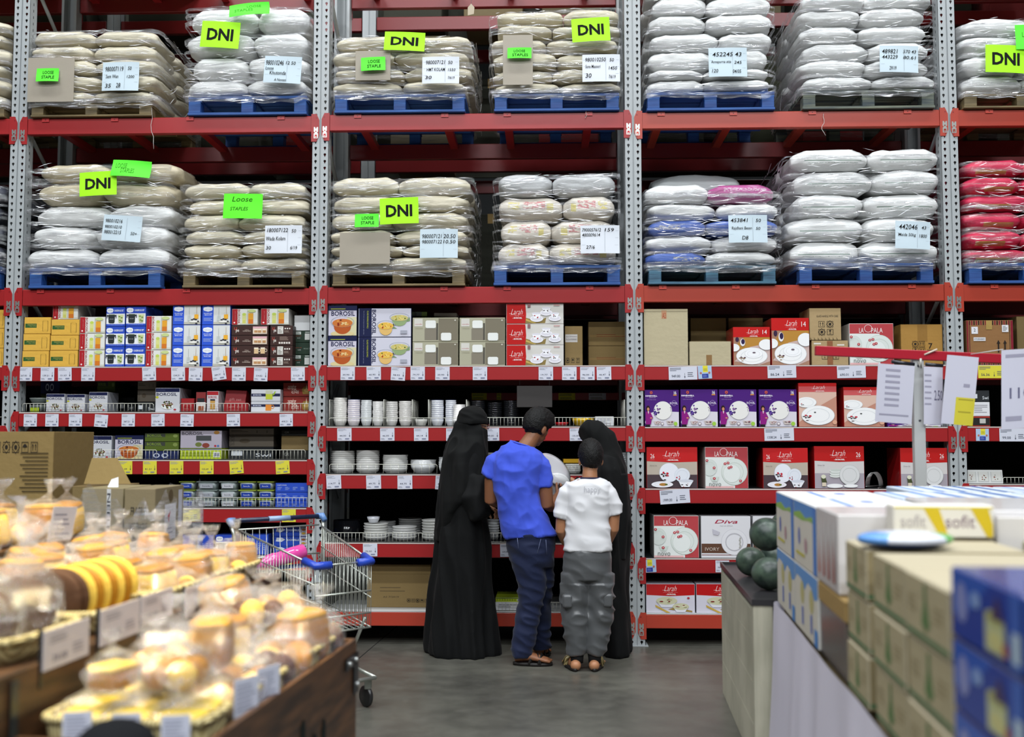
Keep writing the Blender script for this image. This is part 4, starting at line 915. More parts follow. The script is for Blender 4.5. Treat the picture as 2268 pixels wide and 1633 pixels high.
def d_fragl(f): f.R(0, 0, 1, 1, '#a9916a'); f.R(.42, .0, .58, 1, '#8a5a3c'); f.R(.05, .86, .25, .92, '#d8d4cc'); f.R(.7, .80, .9, .86, '#d8d4cc'); sym(f, .35, .38, .16, .3, 'cup'); sym(f, .66, .38, .16, .3, 'cup')
def d_seven(f): f.R(0, 0, 1, 1, '#a47c3e'); f.R(.40, .58, .64, 1, '#8f6a34'); f.T('7', .66, .40, .76, .54, '#2a2018', bold=.02); f.R(.62, .36, .80, .375, '#2a2018'); f.R(.62, .33, .80, .345, '#2a2018'); sym(f, .34, .52, .14, .14, 'x'); sym(f, .50, .52, .14, .14, 'up'); sym(f, .34, .36, .14, .14, 'cup'); sym(f, .50, .36, .14, .14, 'up')
def d_stripe(f):
    f.R(0, 0, 1, 1, '#8c6640')
    for k in range(20): f.R(k/20, .90, (k+.55)/20, 1, ('#7a1c2c', '#2a1a18')[k % 2]); f.R(k/20, 0, (k+.55)/20, .07, ('#7a1c2c', '#2a1a18')[k % 2]); f.k -= 2
    f.k += 2; f.R(.0, 0, .03, 1, '#7a1c2c'); f.R(.05, 0, .065, 1, '#5a1824'); f.R(.95, 0, 1, 1, '#7a1c2c'); f.R(.92, 0, .93, 1, '#2a1a18'); f.R(.42, .80, .55, 1, '#a4884c'); f.R(.10, .70, .24, .86, '#d8d8dc'); f.T('2', .15, .75, .19, .82, '#222'); f.R(.14, .54, .40, .62, '#d8d8dc'); f.T('HYDERABAD', .155, .56, .385, .60, '#333', bold=.01)
    f.R(.76, .74, .90, .90, '#d8d8dc'); f.lines(.78, .76, .88, .88, 4, '#777')
    for u in (.66, .80): f.R(u, .28, u+.03, .5, '#2a221c'); f.P([(u-.025, .48), (u+.055, .48), (u+.015, .56)], '#2a221c')
def d_print(f): f.R(0, 0, 1, 1, '#7f6a44'); f.T('AS 7/2019', .25, .22, .5, .26, '#3a3226'); f.lines(.2, .34, .7, .5, 2, '#5a4c34', 3, .2); f.R(0, .78, 1, .785, '#66552f'); [sym(f, .66+.07*k, .16, .055, .08, ('x', 'up', 'x', 'umb', 'cup')[k]) for k in range(5)]
def d_tan(f):
    f.R(0, 0, 1, 1, '#8f784b'); [sym(f, .34+.11*k, .86-.0, .08, .10, ('cup', 'x', 'x', 'umb', 'up')[k]) for k in range(5)]
    for k in range(11): f.R(.62+.03*(k % 3), .80-.035*k, .95, .80-.035*k+.010, '#4d4028'); f.k -= 1
def d_label(f): f.R(0, 0, 1, 1, '#d9d9dc'); f.lines(.1, .2, .9, .85, 5, '#8a8a90', 2, .4)
def d_dark(f): f.R(0, 0, 1, 1, '#26292c'); f.R(.05, .3, .3, .7, '#cfd3d8'); f.T('Swi', .6, .2, .95, .5, '#d8dce0')
def d_redb(f): f.R(0, 0, 1, 1, '#23211f'); f.R(0, .9, 1, 1, '#b03024'); f.R(0, 0, 1, .08, '#b03024'); f.R(.4, .3, .75, .8, '#b9b9b4')
def d_blackw(f): f.R(0, 0, 1, 1, '#22221f'); f.T('GR', .1, .4, .25, .8, '#8a8a84')
DS = dict(yellow=(d_yellow, '#c0933a', KRAFT, 'yellow carton with green label'), glass=(d_glass, '#c8c4bc', CARD, 'red and white tumbler box with juice glasses'), pot=(d_pot, '#2746a8', CARD, 'blue and white casserole box'),
 juice=(d_juice, '#2a4cb4', CARD, 'blue jar-mug box with an orange drink'), mug=(d_mug, '#2f1b17', CARD, 'long brown mug box with a cup picture'), mug2=(d_mug2, '#2f1b17', CARD, 'long brown mug box showing two mugs'), mugn=(d_mugn, '#2f1b17', CARD, 'short brown mug box with a white sticker'), mugt=(d_mugt, '#2f1b17', CARD, 'short brown mug box with small print'),
 green=(d_green, '#1a2d20', CARD, 'dark green box with white stickers'), green2=(d_green2, '#1a2d20', CARD, 'dark green glass box'), white=(d_white, '#d0d2d4', CARD, 'blank white carton'), soup=(d_soup, '#20254a', GLOSS, 'bowl box with red soup picture'), bowls=(d_bowls, '#20254a', GLOSS, 'wide navy and white mixing bowl box'),
 beige=(d_beige, '#9a977f', CARD, 'beige and taupe plate box'), larahc=(d_larahc, '#c9c4c0', GLOSS, 'red and white cup-and-saucer box'), larah14=(d_larah14, '#a82020', GLOSS, 'red-topped fourteen piece dinner set box'), larah14b=(d_larah14b, '#a82020', GLOSS, 'pink and red dinner plate box'), laopala=(d_laopala, '#c8c4c0', GLOSS, 'dusty red and white dinner set box'),
 dine=(d_dine, '#3c1c60', GLOSS, 'purple dinner set box with a white plate'), larah26=(d_larah26, '#a81c1e', GLOSS, 'red twenty-six piece dinner set box with poppy plates'), larah26w=(d_larah26w, '#a81c1e', GLOSS, 'red twenty-six piece dinner set box with plain white plates'), diva=(d_diva, '#c9c8cc', GLOSS, 'white ivory dinner set box with a brown band'), larahb=(d_larahb, '#b8b6c0', GLOSS, 'red and lilac serving bowl box'),
 salad=(d_salad, '#c0c2ca', GLOSS, 'white and navy box with a salad bowl'), akhand=(d_akhand, '#6e221c', CARD, 'dark red oil lamp box'), cups=(d_cups, '#c8cad0', CARD, 'white and navy box with a green drink'), cupso=(d_cupso, '#c8cad0', CARD, 'white and navy box with an orange cup'), red=(d_red, '#84161a', CARD, 'plain red gift box'), redtall=(d_redtall, '#8e1418', CARD, 'narrow glossy red box'),
 jar=(d_jar, '#c4bcc0', CARD, 'white jar box with a red top'), jarb=(d_jarb, '#5a2020', CARD, 'black-lidded jar box'), olive=(d_olive, '#3d4a1c', CARD, 'olive green glassware box'), navy=(d_navy, '#1a2450', CARD, 'navy glassware box'), lime=(d_lime, '#98aa24', CARD, 'lime green glassware box'), bakew=(d_bakew, '#8f8a94', CARD, 'grey and white baking dish box'),
 greyb=(d_greyb, '#5d554b', CARD, 'grey-brown glassware box'), greyl=(d_greyl, '#6f675c', CARD, 'flat grey-brown box lid'), blueback=(d_blueback, '#2343a4', CARD, 'bright blue container box'), bluetray=(d_bluetray, '#2343a4', CARD, 'blue and white double wall box'), pale=(d_pale, '#a59a7d', KRAFT, 'tall pale dented carton'), palew=(d_palew, '#a59a7d', KRAFT, 'low pale carton with brown tape'), kraft=(d_kraft, '#7a663f', KRAFT, 'kraft carton with a white address label'),
 kraft2=(d_kraft2, '#6d5a38', KRAFT, 'shaded brown carton with red string'), kplain=(d_kplain, '#6d5a38', KRAFT, 'plain brown carton'), fragile=(d_fragile, '#98835d', KRAFT, 'small GLASS HANDLE WITH CARE carton'), fragl=(d_fragl, '#98835d', KRAFT, 'small taped carton'), seven=(d_seven, '#8a6832', KRAFT, 'orange-brown carton marked 7'), stripe=(d_stripe, '#7d5a36', KRAFT, 'brown carton edged with dark red stripes'),
 print=(d_print, '#6f5c3a', KRAFT, 'large kraft carton with handling marks'), tan=(d_tan, '#7d683f', KRAFT, 'tall tan carton with small black print'), label=(d_label, '#c9c9cc', CARD, 'small white box'), dark=(d_dark, '#202326', CARD, 'small dark box'), redb=(d_redb, '#9a2a20', CARD, 'small black and red box'), blackw=(d_blackw, '#1c1c1a', CARD, 'flat black box'))
FLAT = {'yellow', 'kplain', 'tan'}
_box = {}
def box_mesh(ds, w_, h_, d_):
    fn, side, mat, _ = DS[ds]; k = (ds, round(w_, 3), round(h_, 3), round(d_, 3))
    if k not in _box:
        m = MB(); m.box(0, w_, 0, d_, 0, h_, side, b=0.002)
        f = Face(m, w_-0.005, h_-0.005, 0.0025, 0, 0.0025); fn(f)
        _box[k] = m.mesh('carton', mat)
    return _box[k]
def shelf_z(i, k): return ZL[i][k]+0.0065
NM = dict(pot='casserole_box', soup='bowl_box', juice='jar_box', mug='mug_box', mug2='mug_box', mugn='mug_box', mugt='mug_box', dine='dinner_set_box', larah14='dinner_set_box', larah14b='dinner_set_box', laopala='dinner_set_box', larah26='dinner_set_box', larah26w='dinner_set_box', diva='dinner_set_box', larahc='cup_box', glass='tumbler_box', beige='plate_box')
ORD = ['bottom', 'second', 'third', 'top']
def put(i, k, x0, x1, ys, ds, where, dy=0.02, d=0.30, rz=0.0, z0=None, group=None, skew=0.0):
    """a stack of equal cartons on shelf k of bay i: ys = pixel rows from the shelf upwards"""
    Y = D+dy; out = []
    if isinstance(ds, str): ds = [ds]*(len(ys)-1)
    zb = shelf_z(i, k) if z0 is None else z0
    zs = [W((x0+x1)/2, y, Y).z for y in ys]; a, b = W(x0, ys[0], Y), W(x1, ys[0], Y); n = len(ds); z = zb
    if dy < .105: a.x = max(a.x, XP[i]+.068) if x0 > 0 else a.x; b.x = min(b.x, XP[i+1]-.068)
    for j in range(n):
        h_ = max(0.02, (zs[j+1]-zs[j])-0.002) if j or z0 is not None else max(0.02, zs[1]-zb-0.002)
        o = link(NM.get(ds[j], 'carton'), box_mesh(ds[j], b.x-a.x-0.003, h_, d), None, (a.x+0.0015+skew*j, Y, z), (0, 0, R(rz)))
        pos = '' if n == 1 else (' at the bottom' if j == 0 else ' on top' if j == n-1 else ' in the middle' if n == 3 else f' {ORD[j]} up')
        tag(o, f'{DS[ds[j]][3]}{pos} {where}', 'box' if DS[ds[j]][2] is not KRAFT else 'carton', group)
        z += h_+0.0012; out.append(o)
    return out

# ---- bay left of the first post
put(0, 4, -45, 15, [812, 771, 727, 685], 'yellow', 'in the pile before the first post', dy=0.03)
put(0, 4, -120, -48, [812, 771, 727, 685], 'yellow', 'outside the first post pile', dy=0.03)
# ---- bay 1, top shelf
S = (1, 5)
put(*S, 45, 108, [812, 777, 739, 702], 'yellow', 'against the first post', skew=0.004)
put(*S, 109, 172, [812, 776, 742, 707], 'yellow', 'of the second yellow pile', skew=0.003)
put(1, 5, 116, 173, [706.5, 671], 'glass', 'on the second yellow pile', z0=shelf_z(1, 5)+0.355, dy=0.04)
put(*S, 174, 231, [812, 775, 738, 701], 'glass', 'next to the yellow pile')
put(*S, 232, 275, [812, 768, 723, 679], 'pot', 'beside the first tumbler pile')
put(*S, 276, 321, [812, 768, 722, 678], 'pot', 'beside the second tumbler pile')
put(*S, 321.5, 378, [812, 775, 736, 699], 'glass', 'between casseroles and jar mugs')
put(*S, 318, 338, [812, 700, 681], ['dark', 'blueback'], 'behind the casserole boxes', dy=0.38, d=0.2)
put(*S, 380, 443, [812, 765, 719, 673], 'juice', 'in the first jar-mug pile')
put(*S, 445, 509, [812, 765, 719, 673], 'juice', 'in the second jar-mug pile')
put(*S, 511, 594, [812, 789, 765, 742, 720], ['mug', 'mug2', 'mug', 'mug'], 'of the long mug pile')
put(*S, 597, 648, [812, 789, 765, 742, 720], ['mugn', 'mugn', 'mugt', 'mugn'], 'of the short mug pile')
zz = shelf_z(1, 5)+0.308
put(*S, 513, 571, [719, 682.5], 'glass', 'standing on the long mug pile', z0=zz, dy=0.03, d=.25)
put(*S, 577, 640, [719, 682], 'glass', 'standing across both mug piles', z0=zz, dy=0.03, d=.25)
put(*S, 650, 691, [812, 785, 758, 732, 697], ['green', 'green2', 'green', 'white'], 'of the pile against the second post', dy=0.115)
# ---- bay 2, top shelf
S = (2, 4)
put(*S, 721, 790, [811, 744, 676], 'soup', 'of the pile against the second post')
put(*S, 792, 911, [811, 746.5, 682], 'bowls', 'next to the soup bowls')
put(*S, 913, 1015, [811, 757, 703], 'beige', 'of the first beige pile')
put(*S, 1017, 1119, [811, 757, 703], 'beige', 'of the second beige pile')
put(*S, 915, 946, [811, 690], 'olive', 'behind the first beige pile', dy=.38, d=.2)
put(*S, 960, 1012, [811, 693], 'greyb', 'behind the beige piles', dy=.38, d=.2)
put(*S, 1121, 1249, [811, 764, 717, 671], 'larahc', 'of the cup box pile')
put(*S, 1251, 1291, [811, 722], 'kraft', 'beside the cup box pile', dy=.10)
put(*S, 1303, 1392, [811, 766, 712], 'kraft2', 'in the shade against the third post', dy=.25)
# ---- bay 3, top shelf
S = (3, 4)
put(*S, 1421, 1525, [811, 684], 'pale', 'against the third post', d=.4)
put(*S, 1527, 1620, [811, 756], 'palew', 'beside the tall pale carton', d=.25)
put(*S, 1530, 1610, [811, 704], 'kplain', 'behind the low pale carton', dy=.40)
put(*S, 1614, 1692, [811, 704], 'kplain', 'behind the fourteen piece box', dy=.45)
put(*S, 1624, 1707, [811, 724], 'larah14', 'beside the low pale carton', d=.3)
put(*S, 1709, 1794, [811, 704], 'larah14', 'with a crumpled film window', d=.3)
put(*S, 1798, 1880, [811, 754], 'fragl', 'under the small fragile carton')
put(*S, 1793, 1864, [753.5, 682], 'fragile', 'standing on the taped carton', z0=None if False else shelf_z(3, 4)+(W(1839, 754, D+.02).z-shelf_z(3, 4))+.001)
put(*S, 1882, 1981, [811, 716], 'laopala', 'beside the taped carton, behind the red sign bar')
put(*S, 1996, 2100, [811, 718], 'seven', 'against the fourth post', dy=.05, d=.4)
put(4, 4, 2142, 2247, [811, 709], 'stripe', 'past the fourth post', d=.45)
put(4, 4, 2254, 2350, [811, 700], 'kplain', 'cut by the frame past the striped carton', dy=.1)
# ---- bay 1, second shelf
S = (1, 4)
put(*S, 101, 143, [915, 872], 'salad', 'smallest, first on the wire-fronted shelf', dy=.05, d=.2)
put(*S, 147, 188, [915, 873], 'salad', 'second in the row of three small ones', dy=.05, d=.2)
put(*S, 196, 238, [915, 868], 'salad', 'third in the row of three small ones', dy=.05, d=.2)
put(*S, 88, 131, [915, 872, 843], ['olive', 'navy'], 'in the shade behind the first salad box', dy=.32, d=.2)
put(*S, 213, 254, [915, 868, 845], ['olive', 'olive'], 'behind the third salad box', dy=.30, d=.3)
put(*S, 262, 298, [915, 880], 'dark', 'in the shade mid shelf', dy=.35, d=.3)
put(*S, 303, 345, [915, 890, 862, 844], ['dark', 'greyb', 'greyl'], 'behind the big salad box', dy=.15, d=.3)
put(*S, 343, 398, [915, 859], 'salad', 'largest, mid shelf', dy=.045, d=.25)
put(*S, 400, 430, [915, 882], 'red', 'beside the big salad box', dy=.06, d=.2)
put(*S, 433, 456, [915, 868], 'jarb', 'beside the red gift box', dy=.06, d=.15)
put(*S, 457, 484, [915, 866], 'jar', 'beside the black-lidded jar box', dy=.045, d=.15)
put(*S, 494, 550, [915, 892], 'red', 'under the tipped red box', dy=.10, d=.2)
o = put(*S, 494, 541, [891, 860], 'red', 'tipped back on another red box', dy=.10, d=.2)[0]; o.rotation_euler = (R(-14), R(3), 0)
put(*S, 555, 621, [915, 889, 862], ['cupso', 'cups'], 'near the second post', dy=.045, d=.2)
put(*S, 626, 690, [915, 878, 847], ['akhand', 'akhand'], 'against the second post', dy=.112, d=.2)
# ---- bay 1, third shelf
S = (1, 3)
put(*S, 121, 142, [1021, 990], 'label', 'first on the third shelf', dy=.05, d=.15)
put(*S, 144, 155, [1021, 990], 'dark', 'narrow, first on the third shelf', dy=.06, d=.15)
put(*S, 158, 172, [1021, 975], 'redtall', 'on the third shelf', dy=.05, d=.15)
put(*S, 174, 192, [1021, 975], 'mugt', 'beside the narrow red box', dy=.06, d=.15)
put(*S, 194, 247, [1021, 965], 'salad', 'on the third shelf', dy=.05, d=.2)
put(*S, 253, 317, [1021, 964], 'soup', 'on the third shelf', dy=.05, d=.25)
put(*S, 319, 396, [1021, 999, 978, 959], ['navy', 'olive', 'olive'], 'beside the third-shelf soup box', dy=.055, d=.3)
put(*S, 398, 491, [1021, 993, 953], ['lime', 'bakew'], 'mid third shelf', dy=.05, d=.25)
put(*S, 506, 606, [1021, 990, 963, 948], ['dark', 'greyb', 'greyl'], 'beside the lime box', dy=.16, d=.3)
put(*S, 622, 690, [1021, 998, 965, 952], ['blackw', 'kplain', 'blackw'], 'third shelf, against the second post', dy=.115, d=.3)
# ---- bay 1, fourth and fifth shelf
S = (1, 2)
put(*S, 609, 686, [1127, 1108, 1090, 1069], 'blueback', 'in the pile by the second post', dy=.05, d=.25)
S = (1, 1)
put(*S, 395, 433, [1232, 1185], 'blueback', 'lower shelf, behind the bread bags', dy=.05)
put(*S, 436, 473, [1232, 1185], 'blueback', 'lower shelf, beside the low casserole box', dy=.05)
put(*S, 476, 522, [1232, 1185], 'pot', 'on the lower shelf behind the trolley', dy=.03)
put(*S, 546, 594, [1232, 1184], 'blueback', 'seen through the trolley basket', dy=.05)
put(*S, 606, 689, [1232, 1210, 1188, 1166], 'bluetray', 'of the pile seen through the trolley', dy=.112)
# ---- bay 2, bottom shelf
put(2, 0, 812, 954, [1357, 1250], 'print', 'on the bottom shelf beside the black robe', dy=.16, d=.5)
put(2, 0, 1097, 1158, [1357, 1334, 1323], ['label', 'lime'], 'low behind the wire guard by the jeans', dy=.06, d=.3)
# ---- bay 3, second shelf
S = (3, 3)
for k, (a, b) in enumerate(((1422, 1505), (1507, 1591), (1593, 1677), (1681, 1766))):
    put(*S, a, b, [948, 862 if k else 863], 'dine', ['nearest the third post', 'second from the third post', 'third from the third post', 'next to the pink plate box'][k], d=.25)
put(*S, 1769, 1855, [948, 848], 'larah14b', 'beside the purple boxes', d=.25)
put(*S, 1869, 1960, [948, 857], 'larah14b', 'in loose film behind the hanging sheets', d=.25)
put(*S, 1965, 2085, [948, 935], 'dine', 'lying flat behind the hanging sheets', d=.25)
put(4, 3, 2154, 2194, [947, 922, 890, 864], ['redb', 'label', 'dark'], 'past the fourth post', d=.2)
# ---- bay 3, third shelf
S = (3, 2)
put(*S, 1432, 1546, [1085, 990], 'larah26', 'nearest the third post', d=.3)
put(*S, 1562, 1659, [1085, 990], 'laopala', 'on the third shelf between red boxes', d=.3, rz=2)
put(*S, 1690, 1790, [1085, 992], 'larah26', 'third along the third shelf', d=.35, rz=-3)
put(*S, 1804, 1916, [1085, 988], 'larah26w', 'beside the steel wire rack', d=.3)
put(*S, 1995, 2105, [1085, 992], 'larah26w', 'behind the grey sign pole', d=.3)
# ---- bay 3, lower shelves
S = (3, 1)
put(*S, 1448, 1549, [1240, 1142], 'laopala', 'low, nearest the third post', d=.3)
put(*S, 1553, 1664, [1240, 1143], 'diva', 'beside the low dusty red one', d=.3)
put(*S, 1668, 1780, [1240, 1143], 'diva', 'half hidden by the melons', d=.3)
put(3, 0, 1425, 1540, [1363, 1293], 'larahb', 'bottom shelf, nearest the third post', d=.3)
put(3, 0, 1542, 1658, [1363, 1293], 'larahb', 'bottom shelf, next to the pale crate', d=.3)
# ================================================================ price tags on the beams
def ptag(px, y0, y1, w_px, col, price, where, tilt=0, wide=False, name='price_tag'):
    Y = D-0.0045; a, b = W(px-w_px/2, y1, Y), W(px+w_px/2, y0, Y); w_, h_ = b.x-a.x, b.z-a.z
    m = MB(); m.box(0, w_, 0, 0.0012, 0, h_, col); f = Face(m, w_, h_); ink = '#3c4152' if col[1] != 'd' or True else '#333'
    if wide:
        f.lines(.04, .66, .44, .94, 3, '#5a5f6c', 2, .45); f.T(price, .10, .18, .40, .38, ink, bold=.01); f.lines(.66, .2, .94, .6, 3, '#5a5f6c', 4, .35); f.R(.555, .2, .565, .5, ink); f.P([(.535, .26), (.585, .26), (.56, .12)], ink)
    else:
        f.lines(.06, .76, .66, .95, 3, '#8a8e9a', int(px), .4); f.T(price, .16, .34, .62, .46, ink, bold=.006); f.R(.855, .36, .875, .66, ink); f.P([(.82, .42), (.91, .42), (.865, .28)], ink); f.lines(.06, .10, .40, .22, 2, '#8a8e9a', 3, .4); f.R(.55, .12, .84, .2, '#7a7f98')
    o = m.build(name, PAPER, None, a, (0, R(-tilt), 0))
    kind = 'wide white' if wide and col == WT else 'wide yellow' if wide else 'white' if col == WT else 'yellow'
    return tag(o, f'{kind} price tag {price} on the beam {where}', 'price tag')
WT, YL = '#cdcfdb', '#d6cc3f'
for px, pr, wh, tl in ((56, '267.00', 'under the first yellow carton pile', 0), (105, '139.21', 'between the two yellow piles', 0), (144, '151.63', 'under the second yellow pile', 2), (195, '391.11', 'under the first tumbler pile', 0), (331, '148.02', 'under the second tumbler pile', 3), (395, '154.51', 'under the first jar-mug pile', 2), (433, '361.25', 'under the gap between jar-mug piles', -1), (487, '289.77', 'under the second jar-mug pile, tilted', 8), (529, '188.84', 'under the long mug pile, lettered end', 0), (577, '314.82', 'under the long mug pile, picture end', -2), (660, '213.20', 'under the dark green boxes', 1)):
    ptag(px, 814.5, 844, 31, WT, pr, wh, tl)
for px, pr, wh, tl in ((770, '30.90', 'under the soup bowl boxes', 0), (828, '40.90', 'under the mixing bowl boxes, navy end', 1), (881, '58.93', 'under the mixing bowl boxes, picture end', -3), (925, '79.77', 'under the first beige pile, post end', 0), (980, '30.90', 'under the first beige pile, far end', 0), (1063, '109.77', 'under the second beige pile', 0), (1209, '19.77', 'under the cup box pile', 0), (1261, '115.00', 'under the kraft carton with the address label', 0), (1301, '96.00', 'under the gap beside the kraft carton', 0), (1338, '46.47', 'under the shaded cartons', 1)):
    ptag(px, 813, 842, 32, WT, pr, wh, tl)
ptag(1513, 813, 842, 63, WT, '949.00', 'under the tall pale carton', 1, True); ptag(1732, 809.5, 838, 63, WT, '86.24', 'under the crumpled film box', 1, True); ptag(1886, 811, 838, 63, WT, '690.01', 'under the taped carton', 1, True)
ptag(2198, 810, 838, 62, YL, '56.36', 'under the striped carton', 0, True)
for px, pr, wh, tl in ((67, '384.73', 'first on the second shelf', 0), (115, '319.00', 'under the smallest salad box', 0), (167, '548.25', 'under the second salad box', 0), (223, '188.02', 'under the third salad box, tilted', -4), (284, '287.21', 'under the dark gap on the second shelf', 0), (350, '276.04', 'under the big salad box', 1), (414, '345.90', 'under the plain red gift box', -1), (517, '409.05', 'under the tipped red box', 1), (634, '498.21', 'under the oil lamp boxes', 1)):
    ptag(px, 917.5, 945, 30, WT, pr, wh, tl)
ptag(155, 1022, 1051, 31, WT, '371.25', 'under the narrow red box', -4)
for px, pr, wh, tl in ((224, '239.83', 'under the third-shelf salad box', 0), (278, '71.09', 'under the third-shelf soup box', 1), (332, '81.21', 'under the navy and olive boxes', 1), (391, '115.22', 'under the gap between wire guards', 1), (458, '102.64', 'under the lime box', 1), (525, '87.05', 'under the grey-brown box, tilted', 5), (627, '188.00', 'under the shaded tray by the second post', 4)):
    ptag(px, 1022, 1051, 31, YL, pr, wh, tl)
ptag(422, 1128, 1156, 44, YL, '57.70', 'under the stacked food boxes', 1, True); ptag(640, 1129, 1157, 31, YL, '99.15', 'behind the trolley handle', 1); ptag(631, 1236, 1262, 31, YL, '93.31', 'seen through the trolley basket', 1)
for px, pr, wh, tl in ((763, '44.00', 'under the first bowl columns', 1), (858, '46.00', 'under the middle bowl columns', 1), (933, '44.14', 'under the single bowl', 1), (1004, '45.00', 'half behind the veiled person', 0), (1090, '49.00', 'beside the veiled face', 1), (1278, '135.00', 'behind the leaning person in black', 1)):
    ptag(px, 949, 977, 32, WT, pr, wh, tl)
for px, pr, wh, tl in ((740, '114.77', 'under the first plate pile', 3), (828, '49.75', 'between second and third plate piles', 2), (897, '44.75', 'between third and fourth plate piles', 1), (980, '48.00', 'half behind the black robe', -3)):
    ptag(px, 1054, 1084, 33, WT, pr, wh, tl)
ptag(820, 1205, 1233, 32, WT, '75.00', 'under the plate pile topped by a bowl', 1); ptag(1124, 1206, 1234, 32, WT, '64.00', 'between black robe and jeans', 1)
ptag(1726, 949.5, 977, 65, WT, '1338.24', 'under the fourth purple box', 1, True); ptag(2245, 949, 978, 62, WT, '99.00', 'past the fourth post, second shelf', 0, True)
ptag(1496, 1087, 1118, 66, WT, '1999.00', 'under the third-shelf poppy plate box', 4, True); ptag(1600, 1242, 1268, 30, WT, '799.00', 'half behind the pale crate', 0)
def poster(px, y0, y1, w_px, where, tilt=0):
    Y = D-0.0045; a, b = W(px-w_px/2, y1, Y), W(px+w_px/2, y0, Y); w_, h_ = b.x-a.x, b.z-a.z
    m = MB(); m.box(0, w_, 0, 0.0012, 0, h_, '#a9bfd8'); f = Face(m, w_, h_); f.R(.36, .5, .72, 1, '#d9cf3a'); f.lines(.4, .6, .68, .8, 2, '#7a7430', 2, .3); f.E(.2, .45, .08, .09, '#b06a5a', n=8); f.E(.82, .45, .08, .09, '#b06a5a', n=8); f.R(.28, .06, .74, .38, '#2b3f9a'); f.lines(.34, .12, .7, .32, 3, '#8a98d0', 3, .3)
    tag(m.build('offer_card', PAPER, None, a, (0, R(-tilt), 0)), f'small blue and yellow offer card on the beam {where}', 'card')
poster(1562, 811, 840, 30, 'under the low pale carton', 3); poster(2176, 950, 977, 28, 'past the fourth post, second shelf'); poster(1439, 1241, 1269, 30, 'at the low dusty red box', 3)

# ================================================================ wire guards along the shelf edges
def guard(i, k, x0, x1, ytop, ybot, where, pitch=8.0, Y=None):
    Y = Y or D+0.012; a, b = W(x0, ybot, Y), W(x1, ytop, Y); z0 = shelf_z(i, k)+0.003; z1 = max(z0+0.03, b.z); w_ = b.x-a.x
    m = MB(); c = '#c9c8bc'; n = int((x1-x0)/pitch)
    m.tube([(0, 0, 0.002), (0, 0, z1-z0-0.008), (0.008, 0, z1-z0), (w_-0.008, 0, z1-z0), (w_, 0, z1-z0-0.008), (w_, 0, 0.002)], 0.0022, 6, c, closed=True)
    for q in range(1, n): m.tube([(w_*q/n, 0.001, 0.002), (w_*q/n, 0.001, z1-z0)], 0.0016, 5, c)
    tag(m.build('wire_guard_grille', PAINT, None, (a.x, Y, z0)), f'low white wire guard {where}', 'wire guard')
guard(1, 4, 50, 340, 894, 914, 'along the second shelf up to the big salad box'); guard(1, 4, 398, 552, 894, 914, 'between the big salad box and the cup boxes'); guard(1, 4, 622, 692, 894, 914, 'across the oil lamp boxes')
guard(1, 3, 121, 347, 997, 1019, 'along the third shelf across salad and soup boxes'); guard(1, 3, 362, 676, 997, 1019, 'along the third shelf across the lime box')
guard(1, 2, 412, 688, 1103, 1126, 'in front of the stacked food boxes'); guard(0, 3, -60, 12, 924, 946, 'before the first post')
guard(2, 3, 729, 1035, 926, 946, 'in front of the bowl columns', 16); guard(2, 3, 1036, 1392, 925, 946, 'behind the two heads')
guard(2, 2, 730, 968, 1029, 1052, 'in front of the plate piles', 16); guard(2, 2, 1250, 1389, 1030, 1052, 'behind the leaning person in black')
guard(2, 1, 722, 960, 1181, 1204, 'in front of the low plate piles'); guard(2, 1, 1084, 1135, 1181, 1204, 'between black robe and jeans')
guard(2, 0, 1096, 1265, 1335, 1356, 'low behind the jeans'); guard(2, 0, 1385, 1400, 1335, 1356, 'low against the third post', 6); guard(4, 2, 2222, 2300, 1058, 1075, 'beside the white relish tray')
def divider(i, k, px, y0, where):
    Y = D+0.02; a = W(px, y0, Y); z0 = shelf_z(i, k)+0.002; h_ = a.z-z0; m = MB()
    m.tube([(0, 0, 0), (0, 0, h_), (0, 0.36, h_), (0, 0.36, 0)], 0.003, 6, '#bdbcb2')
    for q in range(1, 9): m.tube([(0, 0.04*q, 0), (0, 0.04*q, h_)], 0.0016, 5, '#bdbcb2')
    tag(m.build('wire_divider_grille', PAINT, None, (a.x, Y, z0)), f'white wire divider {where}', 'divider')
for px, wh in ((730, 'at the second post end of the bowls'), (850, 'between the fourth and fifth bowl columns'), (913, 'before the single bowl'), (949, 'after the single bowl'), (1033, 'beside the black plates'), (1383, 'near the third post, second shelf')): divider(2, 3, px, 886, wh)

